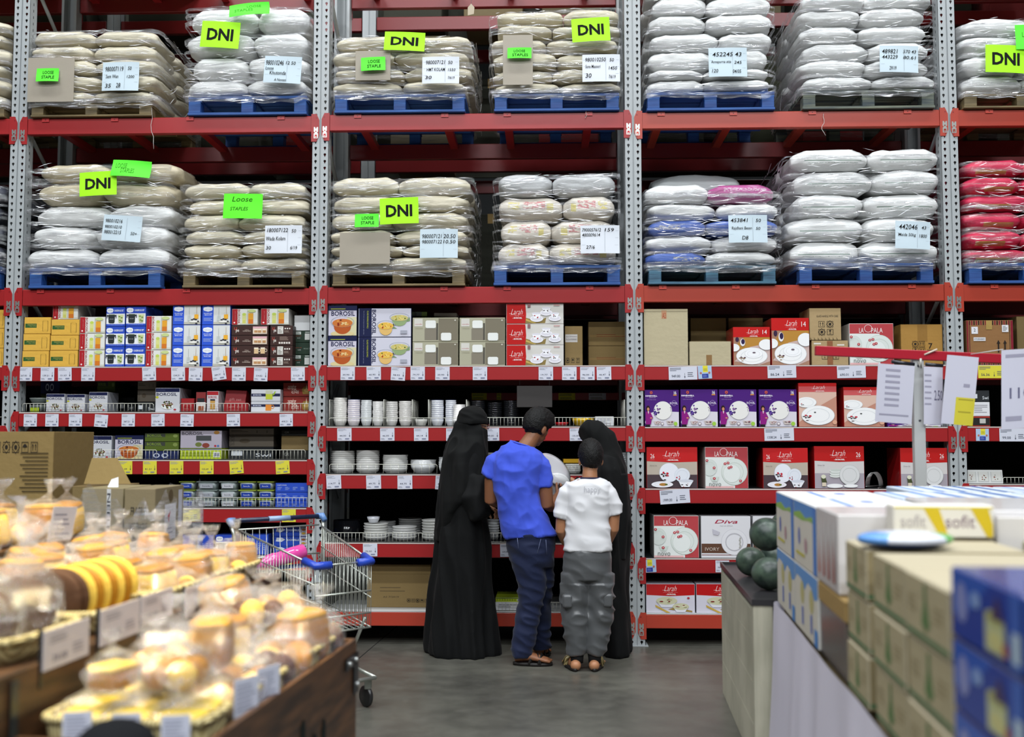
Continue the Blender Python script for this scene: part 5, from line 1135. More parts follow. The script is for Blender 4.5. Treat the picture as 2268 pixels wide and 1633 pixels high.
# ================================================================ crockery
_cr = {}
def crock(kind, r, h, col, dec=None):
    k = (kind, round(r, 3), round(h, 4), col, dec)
    if k in _cr: return _cr[k]
    m = MB(); t = 0.003
    if kind == 'bowl': prof = [(0, 0), (r*.62, 0), (r*.68, h*.1), (r*.92, h*.6), (r, h), (r-t, h), (r*.90-t, h*.62), (r*.6, h*.2), (0, h*.16)]
    elif kind == 'pot': prof = [(0, 0), (r*.94, 0), (r, h*.1), (r, h), (r*.97, h), (r*.93, h*.12), (0, h*.1)]
    else: prof = [(0, 0), (r*.72, 0), (r*.76, h*.15), (r*.93, h*.45), (r*.98, h*.8), (r, h), (r*.97, h), (r*.88, h*.5), (r*.7, h*.3), (0, h*.25)]
    m.lathe(prof, 28, col)
    if dec:
        rr = random.Random(4)
        for q in range(16):
            a = 2*math.pi*q/16; zz = h*rr.uniform(.62, .9); s_ = r*.10; rad = r*(0.55+0.45*((zz/h)))*1.012
            p = Vector((math.cos(a)*rad, math.sin(a)*rad, zz)); u = Vector((-math.sin(a), math.cos(a), 0)); v = Vector((math.cos(a)*.35, math.sin(a)*.35, 1)).normalized()
            m.add([p+u*s_*math.cos(t_*1.05)+v*s_*.7*math.sin(t_*1.05) for t_ in range(6)], [tuple(range(6))], dec)
        m.lathe([(r*1.002, h*.97), (r*1.004, h*1.0)], 28, dec)
    _cr[k] = m.mesh('dish', PORC); return _cr[k]
def pile(i, k, px0, px1, ytop, n, kind, where, col='#dcdcdb', dec=None, dy=0.10, gap=None, hh=None, jit=0.0015, nm=None, cat=None, z0=None, adj='white'):
    Y = D+dy; a, b = W(px0, 900, Y), W(px1, 900, Y); r = (b.x-a.x)/2; z0 = shelf_z(i, k)+0.001 if z0 is None else z0; top = W((px0+px1)/2, ytop, Y+0).z
    hh = hh or (0.055 if kind == 'bowl' else 0.03 if kind == 'plate' else 0.05); g = (top-z0-hh)/max(n-1, 1); rr = random.Random(int(px0)+k)
    me = crock(kind, r-0.001, min(hh, 0.2), col, dec); nm = nm or {'bowl': 'bowl', 'plate': 'plate', 'pot': 'cooking_pot'}[kind]; cat = cat or nm.replace('_', ' ')
    out = []
    for q in range(n):
        o = link(nm, me, None, (a.x+r+rr.uniform(-jit, jit), Y+r, z0+g*q)); out.append(o)
        ps = '' if n == 1 else 'topmost' if q == n-1 else 'lowest' if q == 0 else 'nested'
        tag(o, f'{adj} {cat}, {ps} {where}' if n > 1 else f'{adj} {cat} {where}', cat, f'{adj} {cat}s {where}' if n > 1 else None)
    return out
S = (2, 3)
pile(*S, 735, 766, 881, 11, 'bowl', 'in the first column by the second post', '#d6d3cd')
pile(*S, 767, 796, 885, 11, 'bowl', 'in the second column with blue and pink rims', '#dcd4d6', '#6a7ac0')
pile(*S, 797, 822, 886, 12, 'bowl', 'in the third column with grey flecks', '#d3d6d6', '#8a96a0')
pile(*S, 823, 848, 889, 11, 'bowl', 'in the fourth column', '#dcdbd8', '#b8b4b0')
pile(*S, 853, 880, 889, 10, 'bowl', 'in the fifth column with dark rims', '#d2d0cc', '#4a4844')
pile(*S, 881, 911, 888, 10, 'bowl', 'in the sixth column with dark rims', '#dad7d2', '#5a5450')
pile(*S, 917, 946, 931, 1, 'bowl', 'standing alone on the wire-fronted shelf', '#d3d2cb')
pile(*S, 953, 982, 886, 10, 'bowl', 'in the blue-leaf column by the veiled head', '#d6d8dc', '#39458a')
pile(*S, 985, 1010, 886, 11, 'bowl', 'in the second blue-leaf column', '#d6d8dc', '#39458a')
pile(*S, 1002, 1030, 896, 9, 'bowl', 'in the plain column beside the black plates', '#dcdad8', dy=0.04)
pile(*S, 1042, 1074, 888, 12, 'plate', 'in the column above the veiled head', '#17181b', adj='glossy black')
pile(*S, 1078, 1112, 892, 10, 'plate', 'in the middle black column', '#17181b', adj='glossy black')
pile(*S, 1114, 1150, 888, 12, 'plate', 'in the column behind the short dark hair', '#17181b', adj='glossy black')
pile(*S, 1266, 1317, 928, 1, 'bowl', 'behind the wire guard', '#c9a21e', adj='large yellow', hh=0.06, dy=.05)
pile(*S, 1228, 1260, 940, 1, 'bowl', 'low behind the wire guard', '#b01c24', adj='small red', hh=0.03, dy=.05)
put(2, 3, 1318, 1360, [947, 922], 'label', 'beside the yellow bowl', dy=.10, d=.15)
S = (2, 2)
pile(*S, 728, 783, 999, 9, 'plate', 'in the first tall pile, third-post bay', '#d8d7d3', hh=.04)
pile(*S, 785, 838, 998, 9, 'plate', 'in the second tall pile', '#dcdbd8', hh=.04)
pile(*S, 844, 901, 1008, 8, 'plate', 'in the third pile', '#d8d8d5', hh=.04)
pile(*S, 906, 964, 1019, 5, 'bowl', 'in the fluted fourth pile', '#d0d2d3', hh=.06)
pile(*S, 970, 1000, 1013, 5, 'bowl', 'half behind the robe', '#d0d2d3')
pile(*S, 1070, 1118, 1003, 8, 'plate', 'between the veiled person and the blue shirt', '#d6d6d4', hh=.04)
pile(*S, 1250, 1287, 1028, 4, 'plate', 'under the yellow tray', '#d8d8d6', hh=.03, dy=.06)
pile(*S, 1355, 1392, 1003, 9, 'plate', 'against the third post', '#c9cacb', hh=.03, dy=.08)
m = MB(); a, b = W(1246, 1027, D+.09), W(1300, 1016, D+.09); m.box(0, b.x-a.x, 0, .18, 0, .006, '#c79a20', b=.002)
for bx in ((0, b.x-a.x, 0, .006), (0, b.x-a.x, .174, .18), (0, .006, 0, .18), (b.x-a.x-.006, b.x-a.x, 0, .18)): m.box(bx[0], bx[1], bx[2], bx[3], .003, .03, '#c79a20')
tag(m.build('serving_tray', PLAST, None, (a.x, D+.09, shelf_z(2, 2)+W(1270, 1028, D+.06).z-shelf_z(2, 2)+0.005)), 'yellow rectangular tray on the plate pile behind the boy', 'tray')
S = (2, 1)
pile(*S, 803, 858, 1161, 6, 'plate', 'in the low pile under a flowered bowl', '#d6d6d2', hh=.03)
pile(*S, 812, 841, 1147, 1, 'bowl', 'with blue flowers on top of the low plate pile', '#d6d8de', '#39458a', z0=W(830, 1161, D+.1).z+.002, hh=.045, dy=.14)
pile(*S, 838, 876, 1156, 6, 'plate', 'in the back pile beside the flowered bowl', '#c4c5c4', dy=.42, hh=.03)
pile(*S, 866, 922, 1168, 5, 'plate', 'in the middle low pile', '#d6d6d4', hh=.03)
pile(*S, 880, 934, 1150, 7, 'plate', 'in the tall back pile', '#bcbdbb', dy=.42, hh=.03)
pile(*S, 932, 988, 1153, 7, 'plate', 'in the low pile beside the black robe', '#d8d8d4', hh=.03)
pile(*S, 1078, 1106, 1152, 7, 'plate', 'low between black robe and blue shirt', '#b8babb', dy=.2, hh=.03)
pile(*S, 736, 796, 1158, 1, 'pot', 'in the shade by the second post', '#15161a', dy=.3, hh=.13, adj='wide black')
# food boxes with clip lids
def foodbox(px0, px1, y0, y1, zb, col, lid, dy, lab, grp):
    Y = D+dy; a, b = W(px0, y1, Y), W(px1, y0, Y); w_ = b.x-a.x-.002; h_ = b.z-a.z-.002; t = thing('food_container', lab, 'container', (a.x, Y, zb), 0, grp)
    m = MB(); rg = []
    for z, s_ in ((0, .86), (h_*.8, .95)):
        rg.append([(w_/2+s_*w_/2*math.copysign(abs(math.cos(q*.3927))**.4, math.cos(q*.3927)), .07+s_*.07*math.copysign(abs(math.sin(q*.3927))**.4, math.sin(q*.3927)), z) for q in range(16)])
    m.rings(rg, '#8f9a9a'); f = Face(m, w_*.62, h_*.5, w_*.19, -0.001, h_*.15); f.R(0, 0, 1, 1, col); f.T('lock', .2, .3, .8, .7, '#c9d2e8' if col[1] == '2' else '#4a4e5a'); m.build('body', PLAST, t)
    m = MB(); m.box(0, w_, 0, .14, h_*.8, h_*.97, lid, b=.004); m.build('lid', PLAST, t); return h_+.001
for (a, b, c, ld, wh) in ((395, 432, '#2742a0', '#7f8f3a', 'beside the brown cartons'), (434, 481, '#a9acb4', '#7d8a86', 'in the grey column'), (484, 525, '#c4c6cc', '#8a9690', 'in the white-labelled column'), (527, 567, '#2742a0', '#8fa03a', 'in the first blue column'), (569, 607, '#2742a0', '#8fa03a', 'in the second blue column')):
    z = shelf_z(1, 2)+.001
    for q, (y1, y0) in enumerate(((1127, 1107), (1107, 1087), (1087, 1068))):
        z += foodbox(a, b, y0, y1, z, c, ld, .05, f'clip-lid food container {wh}, {("lowest", "middle", "top")[q]}', None)
def clear_bowl():
    a, b = W(57, 914, D+.06), W(99, 880, D+.06); r = (b.x-a.x)/2; t = thing('glass_bowl_pack', 'clear lidded glass bowls with a lime label, first on the second shelf', 'bowl', (a.x+r, D+.06+r, shelf_z(1, 4)+.001))
    for q in range(2):
        m = MB(); m.lathe([(0, .056*q), (r*.7, .056*q), (r, .056*q+.045), (r*.98, .056*q+.05)], 24, '#5f6864'); m.build('bowl', PLAST, t); m = MB(); m.lathe([(0, .056*q+.052), (r*1.02, .056*q+.051), (r*1.02, .056*q+.046)], 24, '#8e9490'); m.build('lid', PLAST, t)
    m = MB(); m.box(-.035, .03, -r-.002, -r+.001, .0, .035, '#a9bf24'); m.build('paper_label', CARD, t)
clear_bowl()
# relish tray past the fourth post
m = MB(); a, b = W(2137, 1064, D+.04), W(2223, 1033, D+.04); w_ = b.x-a.x; h_ = b.z-a.z
m.box(0, w_, .01, .03, 0, h_, '#d3d4d2', b=.003)
for q in range(3):
    f = Face(m, w_*.28, h_*.74, w_*(.035+.325*q), .010, h_*.12); f.R(0, 0, 1, 1, '#b8bab8'); f.R(.08, .1, .92, 1, '#cfcfca'); flowers(f, .5, .45, .2, .25, ('#8a5a50', '#6a6a5a'), 6, q+2)
tag(m.build('relish_tray', PORC, None, (a.x, D+.04, shelf_z(4, 2)+.001), (R(-8), 0, 0)), 'white three-part dish with small flowers past the fourth post', 'dish')
# dark hanging sheet and the red rear beam behind it
m = MB(); a, b = W(1145, 855, D+.03), W(1223, 902, D+.03); m.box(0, b.x-a.x, 0, .003, 0, a.z-b.z, '#3e3b3a')
o = m.build('hanging_board', PLAST, None, (a.x, D+.03, b.z)); tag(o, 'dull grey plastic board hanging above the short dark hair', 'board')
m = MB(); m.tube([(0.02, .0015, a.z-b.z-.001), (0.02, .0015, a.z-b.z+.06)], .0015, 5, '#777'); m.tube([(b.x-a.x-.02, .0015, a.z-b.z-.001), (b.x-a.x-.02, .0015, a.z-b.z+.06)], .0015, 5, '#777'); m.build('wire_hanger', METAL, o)
Yb = D+RD-.055; a, b = W(1044, 887, Yb), W(1385, 870, Yb)
m = MB(); m.box(0, b.x-a.x, 0, .03, 0, b.z-a.z, RED, b=.003); bm_ = m.build('rear_shelf_beam', PAINT, rack, a)
for p0, p1, c in ((1045, 1078, YL), (1100, 1110, YL), (1237, 1274, YL), (1304, 1342, WT)):
    u, v = W(p0, 886, Yb-.003), W(p1, 871, Yb-.003); m = MB(); m.box(0, v.x-u.x, 0, .0012, 0, v.z-u.z, c); f = Face(m, v.x-u.x, v.z-u.z); f.lines(.05, .6, .8, .92, 2, '#6b6a50', 2, .4); f.lines(.1, .1, .9, .4, 2, '#6b6a50', 5, .4)
    tag(m.build('price_tag', PAPER, None, u), f'{"yellow" if c == YL else "white"} price tag on the shaded rear beam {({1045: "above the veiled head", 1100: "cut short above the black plates", 1237: "beside the grey board", 1304: "near the third post"})[p0]}', 'price tag')
# steel wire plate rack on the third shelf
a = W(1917, 1085, D+.1); b = W(1972, 1046, D+.1); m = MB(); w_ = b.x-a.x
for q in range(7):
    m.tube([(w_*(.14*q)*.55+w_*.42*(1-math.cos(t*.3491))*.5*1.3, .03*q, .02+.10*math.sin(t*.3491)) for t in range(10)], .0025, 6, '#c8cac8')
m.tube([(0, 0, .02), (w_*.9, .18, .02)], .003, 6, '#c8cac8'); m.tube([(w_*.5, 0, .01), (w_, .18, .01)], .003, 6, '#c8cac8')
tag(m.build('wire_plate_rack', METAL, None, (a.x, D+.1, shelf_z(3, 2)-.008)), 'chromed wire plate rack of curved hoops on the third shelf', 'plate rack')
# strings hanging from the beams, and a card tag
def string(px, y0, y1, lab, Y=None, r=.0018, dx=6):
    Y = Y or D-.012; rr = random.Random(px); m = MB(); m.tube([W(px+rr.uniform(-dx, dx)*(q/7), y0+(y1-y0)*q/7, Y) for q in range(8)], r, 5, '#c9c9c4')
    tag(m.build('string_tie', PLAST, None), lab, 'string')
string(336, 236, 330, 'thin white string hanging from the five-layer cream stack'); string(1824, 252, 300, 'short frayed cord hanging over the orange beam'); string(1298, 242, 262, 'bit of twine at the six-layer cream stack', dx=3)
a = W(1040, 12, D+.5); m = MB(); m.add([(0, 0, 0), (.045, 0, .01), (.05, 0, .06), (.025, 0, .09), (.0, 0, .06)], [(0, 1, 2, 3, 4)], '#b9ac96'); m.v += [(x, .002, z) for x, y, z in m.v]; m.f.append((9, 8, 7, 6, 5)); m.c.append(lin('#b9ac96')); m.m.append(0); m.s.append(False); m.tube([(.025, .001, .085), (.03, .001, .2)], .0012, 5, '#888')
tag(m.build('card_tag', PAPER, None, W(1036, 34, D-.01)), 'small manila tag hanging between the upper cream stacks', 'tag')
# ================================================================ people
def solid(name, col, rough=0.7, spec=0.3, sheen=0.0, bump=0.0, bs=80, coat=0.0, sss=0.0):
    m, nt, b = newmat(name); b.inputs['Base Color'].default_value = (*lin(col), 1); b.inputs['Roughness'].default_value = rough; b.inputs['Specular IOR Level'].default_value = spec
    b.inputs['Sheen Weight'].default_value = sheen; b.inputs['Coat Weight'].default_value = coat; b.inputs['Subsurface Weight'].default_value = sss; b.inputs['Subsurface Radius'].default_value = (.02, .008, .004)
    if bump:
        t = nd(nt, 'ShaderNodeTexCoord'); n = nd(nt, 'ShaderNodeTexNoise', Scale=bs, Detail=4.0); bp = nd(nt, 'ShaderNodeBump', Strength=bump, Distance=0.01)
        nt.links.new(t.outputs['Object'], n.inputs['Vector']); nt.links.new(n.outputs['Fac'], bp.inputs['Height']); nt.links.new(bp.outputs['Normal'], b.inputs['Normal'])
    return m
SKIN = solid('skin', '#84573c', 0.5, 0.35, sss=0.08, bump=0.05); SKIN2 = solid('boy_skin', '#a57352', 0.5, 0.35, sss=0.08); SKIN3 = solid('fair_skin', '#b98a6c', 0.5, 0.35, sss=0.08)
BLACKC = solid('black_crepe', '#08090a', 0.8, 0.2, 0.02, bump=0.04); BLACKV = solid('black_veil', '#0a0b0b', 0.85, 0.2, 0.02)
SHIRT = solid('blue_jersey', '#3c52c4', 0.8, 0.2, 0.1, bump=0.05, bs=200); WSHIRT = solid('white_jersey', '#d3d3d6', 0.8, 0.2, bump=0.05, bs=200); NAVYC = solid('navy_trim', '#1b1d3c', 0.8)
JEANS = solid('dark_denim', '#141d3a', 0.75, 0.25, 0.1, bump=0.12, bs=160); TROU = solid('grey_sheen_cotton', '#4c4e50', 0.36, 0.6, 0.1, bump=0.06, bs=60); CUFF = solid('black_rib', '#121213', 0.9)
HAIR = solid('black_hair', '#080707', 0.62, 0.3, bump=0.6, bs=140); SOLE = solid('dark_leather', '#1d1a19', 0.55); EYEW = solid('eye_white', '#d8d0c8', 0.3); GLASSF = solid('glasses_frame', '#5a2030', 0.3)

def fuse(mb, name, mat, parent, voxel=0.008, smooth=4, disp=None, thick=0.0):
    me = bpy.data.meshes.new(name); me.from_pydata(mb.v, [], mb.f); ob = bpy.data.objects.new(name, me); COL.objects.link(ob)
    r = ob.modifiers.new('r', 'REMESH'); r.mode = 'VOXEL'; r.voxel_size = voxel
    if smooth: k = ob.modifiers.new('s', 'SMOOTH'); k.iterations = smooth; k.factor = 0.5
    bpy.context.view_layer.update(); dg = bpy.context.evaluated_depsgraph_get()
    m2 = bpy.data.meshes.new_from_object(ob.evaluated_get(dg)); bpy.data.objects.remove(ob)
    if disp:
        ns = [v.normal.copy() for v in m2.vertices]
        for v, n in zip(m2.vertices, ns): v.co += n*disp(v.co)
    for p in m2.polygons: p.use_smooth = True
    m2.materials.clear(); m2.materials.append(mat); m2.update()
    return link(name, m2, parent)

class Body:
    def __init__(s, Y, wpos): s.Y = Y
    def p(s, px, py, off=0.0): return W(px, py, s.Y+off)
    def k(s, px, py, off=0.0): return (s.p(px, py, off)-s.p(px-1, py, off)).length
    def ring(s, cx, py, hw, hd, off=0.0, n=48, fold=0.0, fk=7, ph=0.0, ex=1.0, tilt=0.0):
        c = s.p(cx, py, off); hw = hw*s.k(cx, py, off); out = []
        for i in range(n):
            a = 2*math.pi*i/n; sg = lambda v: math.copysign(abs(v)**ex, v)
            m = 1+fold*(math.sin(fk*a+ph)+0.5*math.sin((fk*2-3)*a+ph*1.7+py*0.01))
            out.append((c.x+hw*m*sg(math.cos(a)), c.y+hd*m*sg(math.sin(a)), c.z+tilt*math.cos(a)))
        return out
def head(mb, C, s, M, ear=True, nose=True):
    T = Matrix.Translation(C) @ M.to_4x4() @ Matrix.Scale(s, 4)
    mb.ball((0, -.012, .022), (.074, .093, .098), M=T); mb.ball((0, .030, -.045), (.056, .060, .062), M=T); mb.ball((0, .062, -.085), (.026, .024, .022), M=T)
    mb.ball((0, .02, -.01), (.066, .072, .07), M=T)
    if nose: mb.tube([(0, .083, .012), (0, .098, -.012), (0, .104, -.026), (0, .086, -.036)], [.009, .012, .015, .011], 10, M=T)
    mb.tube([(-.022, .082, -.060), (0, .090, -.058), (.022, .082, -.060)], [.006, .009, .006], 8, M=T)
    mb.tube([(-.034, .078, .020), (0, .086, .018), (.034, .078, .020)], [.008, .008, .008], 8, M=T)
    if ear:
        for e in (-1, 1):
            mb.ball((e*.077, -.004, -.018), (.011, .021, .031), 12, 8, M=T)
def hair(parent, C, s, M, mat, name='hair', low=-.055, quiff=1.0):
    T = Matrix.Translation(C) @ M.to_4x4() @ Matrix.Scale(s, 4); n, m = 72, 48; vs = []; fs = []; ok = []
    for i in range(m+1):
        ph = -math.pi/2+math.pi*i/m
        for k in range(n):
            th = 2*math.pi*k/n; d = Vector((math.cos(ph)*math.cos(th), math.cos(ph)*math.sin(th), math.sin(ph)))
            v = Vector((d.x*.0815, -.012+d.y*.101, .024+d.z*.108))
            fringe = .050+.010*math.sin(d.x*9)
            hid = (v.y > .055 and v.z < .062) or v.z < low+0.018*abs(v.x)/.08 or (abs(v.x) > .045 and v.y > -.022 and v.z < .012) or (abs(v.x) > .03 and v.y > .02 and v.z < .03)
            v = v*(1+noise.noise(d*7)*.035+noise.noise(Vector((d.x*34, d.y*34, d.z*7)))*.026)
            q_ = max(0, d.y+.15)*max(0, d.z)*quiff; v.z += .030*q_; v.y += .045*q_; v.x += .012*q_
            if hid: v = Vector((v.x*.86, v.y*.86, v.z*.9))
            vs.append(v)
    for i in range(m):
        for k in range(n): fs.append((i*n+k, i*n+(k+1) % n, (i+1)*n+(k+1) % n, (i+1)*n+k))
    mb = MB(); mb.add(vs, fs, '#111111', 0, True, T)
    return mb.build(name, mat, parent)
def eyes(parent, C, s, M):
    T = Matrix.Translation(C) @ M.to_4x4() @ Matrix.Scale(s, 4)
    for e in (-1, 1):
        mb = MB(); mb.ball((e*.030, .070, .003), .013, 12, 8, '#d8d0c8', M=T); mb.ball((e*.030, .080, .003), .006, 10, 6, '#241812', M=T); mb.build('eye', PORC, parent)
def hand(mb, P, d, up, s=1.0, curl=0.5, thumb=1):
    """palm at P pointing along d, back of the hand towards up; five separate fingers"""
    d = d.normalized(); up = (up-up.dot(d)*d).normalized(); side = d.cross(up)
    q = lambda a, b, c: P+d*a*s+side*b*s+up*c*s
    mb.tube([q(-.01, 0, 0), q(.03, 0, 0), q(.085, 0, 0)], [(.022*s, .016*s), (.034*s, .014*s), (.038*s, .012*s)], 12)
    for j, (o_, l_) in enumerate(((-.030, .068), (-.010, .076), (.010, .072), (.029, .056))):
        a = curl*(1+.12*j); pts = [q(.078, o_, 0)]; an = 0; x, z = .078, 0
        for seg in (l_*.45, l_*.32, l_*.23): an += a*.8; x += seg*math.cos(an); z -= seg*math.sin(an); pts.append(q(x, o_*1.08, z))
        mb.tube(pts, [.0095*s, .009*s, .0082*s, .007*s], 8)
    mb.tube([q(.01, -thumb*.024, 0), q(.040, -thumb*.050, -.006), q(.066, -thumb*.060, -.016), q(.088, -thumb*.058, -.026)], [.013*s, .011*s, .010*s, .0085*s], 8)
def rotm(yaw, pitch, roll=0): return Matrix.Rotation(yaw, 3, 'Z') @ Matrix.Rotation(pitch, 3, 'X') @ Matrix.Rotation(roll, 3, 'Y')
def wr(a, f, dirx=(1, 1, 1), seed=0):
    return lambda co: a*(noise.noise(Vector((co.x*f*dirx[0]+seed, co.y*f*dirx[1], co.z*f*dirx[2])))+.5*noise.noise(Vector((co.x*f*2.3*dirx[0]+seed, co.y*f*2*dirx[1], co.z*f*2.1*dirx[2]))))
def ridged(a, f, dirx, seed=0):
    return lambda co: a*(1-2.6*abs(noise.noise(Vector((co.x*f*dirx[0]+seed, co.y*f*dirx[1], co.z*f*dirx[2]+co.x*f*.5)))))

# ---------------------------------------------------------------- veiled person in profile
g = Zp(1030, 1450, 0)
B = Body(g.y+.05, 0)
t = thing('person', 'person in a long black robe and face veil with glasses, standing side-on', 'person', g)
inv = Matrix.Translation(-Vector(g))
def loc(mb):
    mb.v = [(v[0]-G.x, v[1]-G.y, v[2]-G.z) for v in mb.v]; return mb
G = Vector(g)
hm = rotm(R(-72), R(-6)); hc = B.p(1047, 942, 0)
b = MB(); head(b, hc, .96, hm, ear=False)
b.tube([B.p(1044, 960, .0), B.p(1040, 985, .0)], [.05, .06], 14); b.rings([B.ring(1038, y, hw, hd, n=24) for y, hw, hd in ((985, 20, .06), (1000, 30, .09), (1060, 32, .10), (1120, 30, .10), (1180, 34, .11), (1240, 32, .11))])
for s_ in (-1, 1): b.tube([B.p(1030+s_*14, 1220, s_*.03), B.p(1032+s_*16, 1340, s_*.04), B.p(1034+s_*17, 1445, s_*.05)], [.075, .05, .035], 12); b.tube([B.p(1032+s_*16, 1449, s_*.05), B.p(1058+s_*12, 1452, s_*.05+.02)], [.035, .025], 10)
sh = B.p(1048, 1020, -.08); el = B.p(1052, 1100, -.15); wrp = B.p(1082, 1117, -.15); b.tube([sh, el, wrp], [.045, .036, .024], 12)
b.tube([B.p(1030, 1020, .16), B.p(1035, 1110, .20), B.p(1070, 1120, .24)], [.045, .036, .024], 12)
hand(b, wrp, B.p(1100, 1134, -.15)-wrp, Vector((.3, -.6, .5)), .92, .55, -1)
body = fuse(loc(b), 'body', SKIN3, t, 0.0055, 2); eyes(t, hc-G, .96, hm)
rb = MB(); rs = []
for y, l, r_, hd in ((985, 1000, 1070, .13), (1005, 990, 1073, .17), (1030, 987, 1074, .19), (1060, 984, 1073, .19), (1090, 982, 1071, .19), (1115, 980, 1070, .19), (1145, 976, 1076, .19), (1180, 968, 1081, .20), (1235, 961, 1086, .20), (1290, 955, 1088, .205), (1345, 952, 1093, .21), (1400, 948, 1100, .22), (1430, 946, 1106, .225), (1448, 947, 1107, .225)):
    f = min(.06, max(0, (y-1120)/4200)); rs.append(B.ring((l+r_)/2, y, (r_-l)/2, hd, 0, 96, f, 6, .6+y*.0012, tilt=-.008 if y > 1400 else 0))
rb.rings(rs, '#161719'); rb.tube([B.p(1058, 1060, -.13), B.p(1050, 1105, -.19), B.p(1063, 1135, -.20), B.p(1077, 1128, -.17)], [.07, .085, .075, .045], 20)
loc(rb); fuse(rb, 'robe', BLACKC, t, 0.012, 3, ridged(.015, 5, (2.2, 2.2, .35)))
v = MB(); rs = []
for y, l, r_, hd, off in ((900, 1036, 1056, .03, .0), (903, 1027, 1064, .06, .0), (909, 1019, 1071, .085, .0), (918, 1014, 1077, .10, .0), (932, 1012, 1080.5, .105, .0), (940, 1010, 1079, .105, .0)): rs.append(B.ring((l+r_)/2, y, (r_-l)/2, hd, off, 72))
v.rings(rs); loc(v); hood = fuse(v, 'head_scarf', BLACKV, t, .006, 3, ridged(.003, 14, (.4, .4, 2.0)))
v = MB(); rs = []
for y, l, r_, hd in ((936, 1011, 1062, .10), (950.5, 1007, 1079, .105), (952, 1007, 1080.5, .106), (965, 1000, 1080, .115), (985, 992, 1078.5, .15), (1005, 986, 1077.5, .185), (1030, 982, 1077, .205), (1060, 978, 1077, .215), (1090, 974, 1076, .22), (1108, 972, 1074, .22), (1130, 970, 1040, .21), (1160, 968, 1018, .18), (1195, 966, 1000, .15)):
    rs.append(B.ring((l+r_)/2, y, (r_-l)/2, hd, 0 if y < 1110 else .03, 90, .004 if y < 1000 else .014, 7, 1.0, tilt=.0))
v.rings(rs); loc(v); fuse(v, 'veil', BLACKV, t, .009, 3, ridged(.016, 5, (2.4, 2.4, .5), 3))
gl = MB(); T = Matrix.Translation(hc-G) @ hm.to_4x4()
for e in (-1, 1): gl.tube([T @ Vector((e*.034+.022*math.cos(a*.5236), .104, .0+.017*math.sin(a*.5236))) for a in range(12)], .0022, 6, '#6a2436', closed=True); gl.tube([T @ Vector((e*.056, .104, .006)), T @ Vector((e*.080, .06, .008)), T @ Vector((e*.084, .0, .006))], .002, 6, '#8a6a4a')
gl.tube([T @ Vector((-.012, .105, .004)), T @ Vector((.012, .105, .004))], .002, 6, '#6a2436'); tag(gl.build('eyeglasses', PLAST, t), None, 'glasses') if False else gl.build('eyeglasses', PLAST, t)
for dx, oy in ((0, .05), (34, -.05)):
    m = MB(); c = B.p(1040+dx, 1452, oy); m.ball((c.x-G.x, c.y-G.y, .030), (.11, .045, .030), 16, 8, '#141414'); m.build('shoe', PLAST, t)

# ---------------------------------------------------------------- man in the blue shirt
g = Zp(1172, 1471, 0); G = Vector(g); B = Body(g.y, 0)
t = thing('person', 'man in bright blue T-shirt and dark jeans, back turned, head bent over a plate', 'person', g)
hm = rotm(R(-38), R(-30), R(6)); hc = B.p(1189, 947, .05)
b = MB(); head(b, hc, 1.0, hm); b.tube([B.p(1184, 962, .03), B.p(1168, 985, .0), B.p(1155, 1003, -.01)], [.052, .054, .066], 16)
b.rings([B.ring(c, y, hw*.9, hd*.88, n=24) for c, y, hw, hd in ((1150, 1003, 36, .07), (1147, 1020, 52, .10), (1145, 1060, 50, .11), (1146, 1100, 44, .105), (1160, 1150, 46, .10), (1173, 1200, 50, .11), (1175, 1235, 44, .11))])
b.tube([B.p(1098, 1025), B.p(1088, 1065), B.p(1087, 1108, .02), B.p(1096, 1112, .10), B.p(1140, 1098, .27), B.p(1165, 1092, .33)], [.05, .046, .043, .04, .030, .025], 16)
w2 = B.p(1236, 1098, .16); b.tube([B.p(1198, 1030), B.p(1207, 1078), B.p(1211, 1120, .01), B.p(1218, 1122, .05), w2], [.052, .050, .045, .042, .026], 16)
hand(b, w2, B.p(1250, 1080, .24)-w2, Vector((.8, -.3, .3)), .95, .5, 1); hand(b, B.p(1167, 1092, .33), Vector((.9, .2, .2)), Vector((0, -.4, .8)), .95, .7, 1)
b.tube([B.p(1165, 1225, -.03), B.p(1170, 1310, -.03), B.p(1162, 1390, -.03), B.p(1153, 1452, -.03)], [.085, .058, .048, .036], 14); b.tube([B.p(1190, 1225, .06), B.p(1192, 1330, .12), B.p(1196, 1440, .18)], [.085, .055, .036], 14)
ft = lambda a, off: B.p(a, 1470, off).z
for (x0, x1, off) in ((1146, 1214, -.03),):
    a = B.p(x0, 1462, off); c = B.p(x1, 1467, off-.02); a.z = .05; c.z = .035; b.tube([a+Vector((-.02, 0, 0)), a+Vector((.05, 0, .012)), (a+c)/2+Vector((0, 0, .012)), c], [(.028, .030), (.034, .036), (.042, .026), (.044, .016)], 14)
    for q in range(5): e = c+Vector((.018-.004*q, .032-.016*q, -.006)); b.tube([c+Vector((-.02, (.032-.016*q)*.8, 0)), e+Vector((.012, 0, 0))], [.012, .009], 8)
a = B.p(1188, 1440, .18); c = B.p(1212, 1440, .28); a.z = .05; c.z = .035; b.tube([a, (a+c)/2, c], [(.032, .032), (.04, .026), (.042, .018)], 12)
fuse(loc(b), 'body', SKIN, t, 0.006, 2); eyes(t, hc-G, 1.0, hm); hair(t, hc-G, 1.08, hm, HAIR)
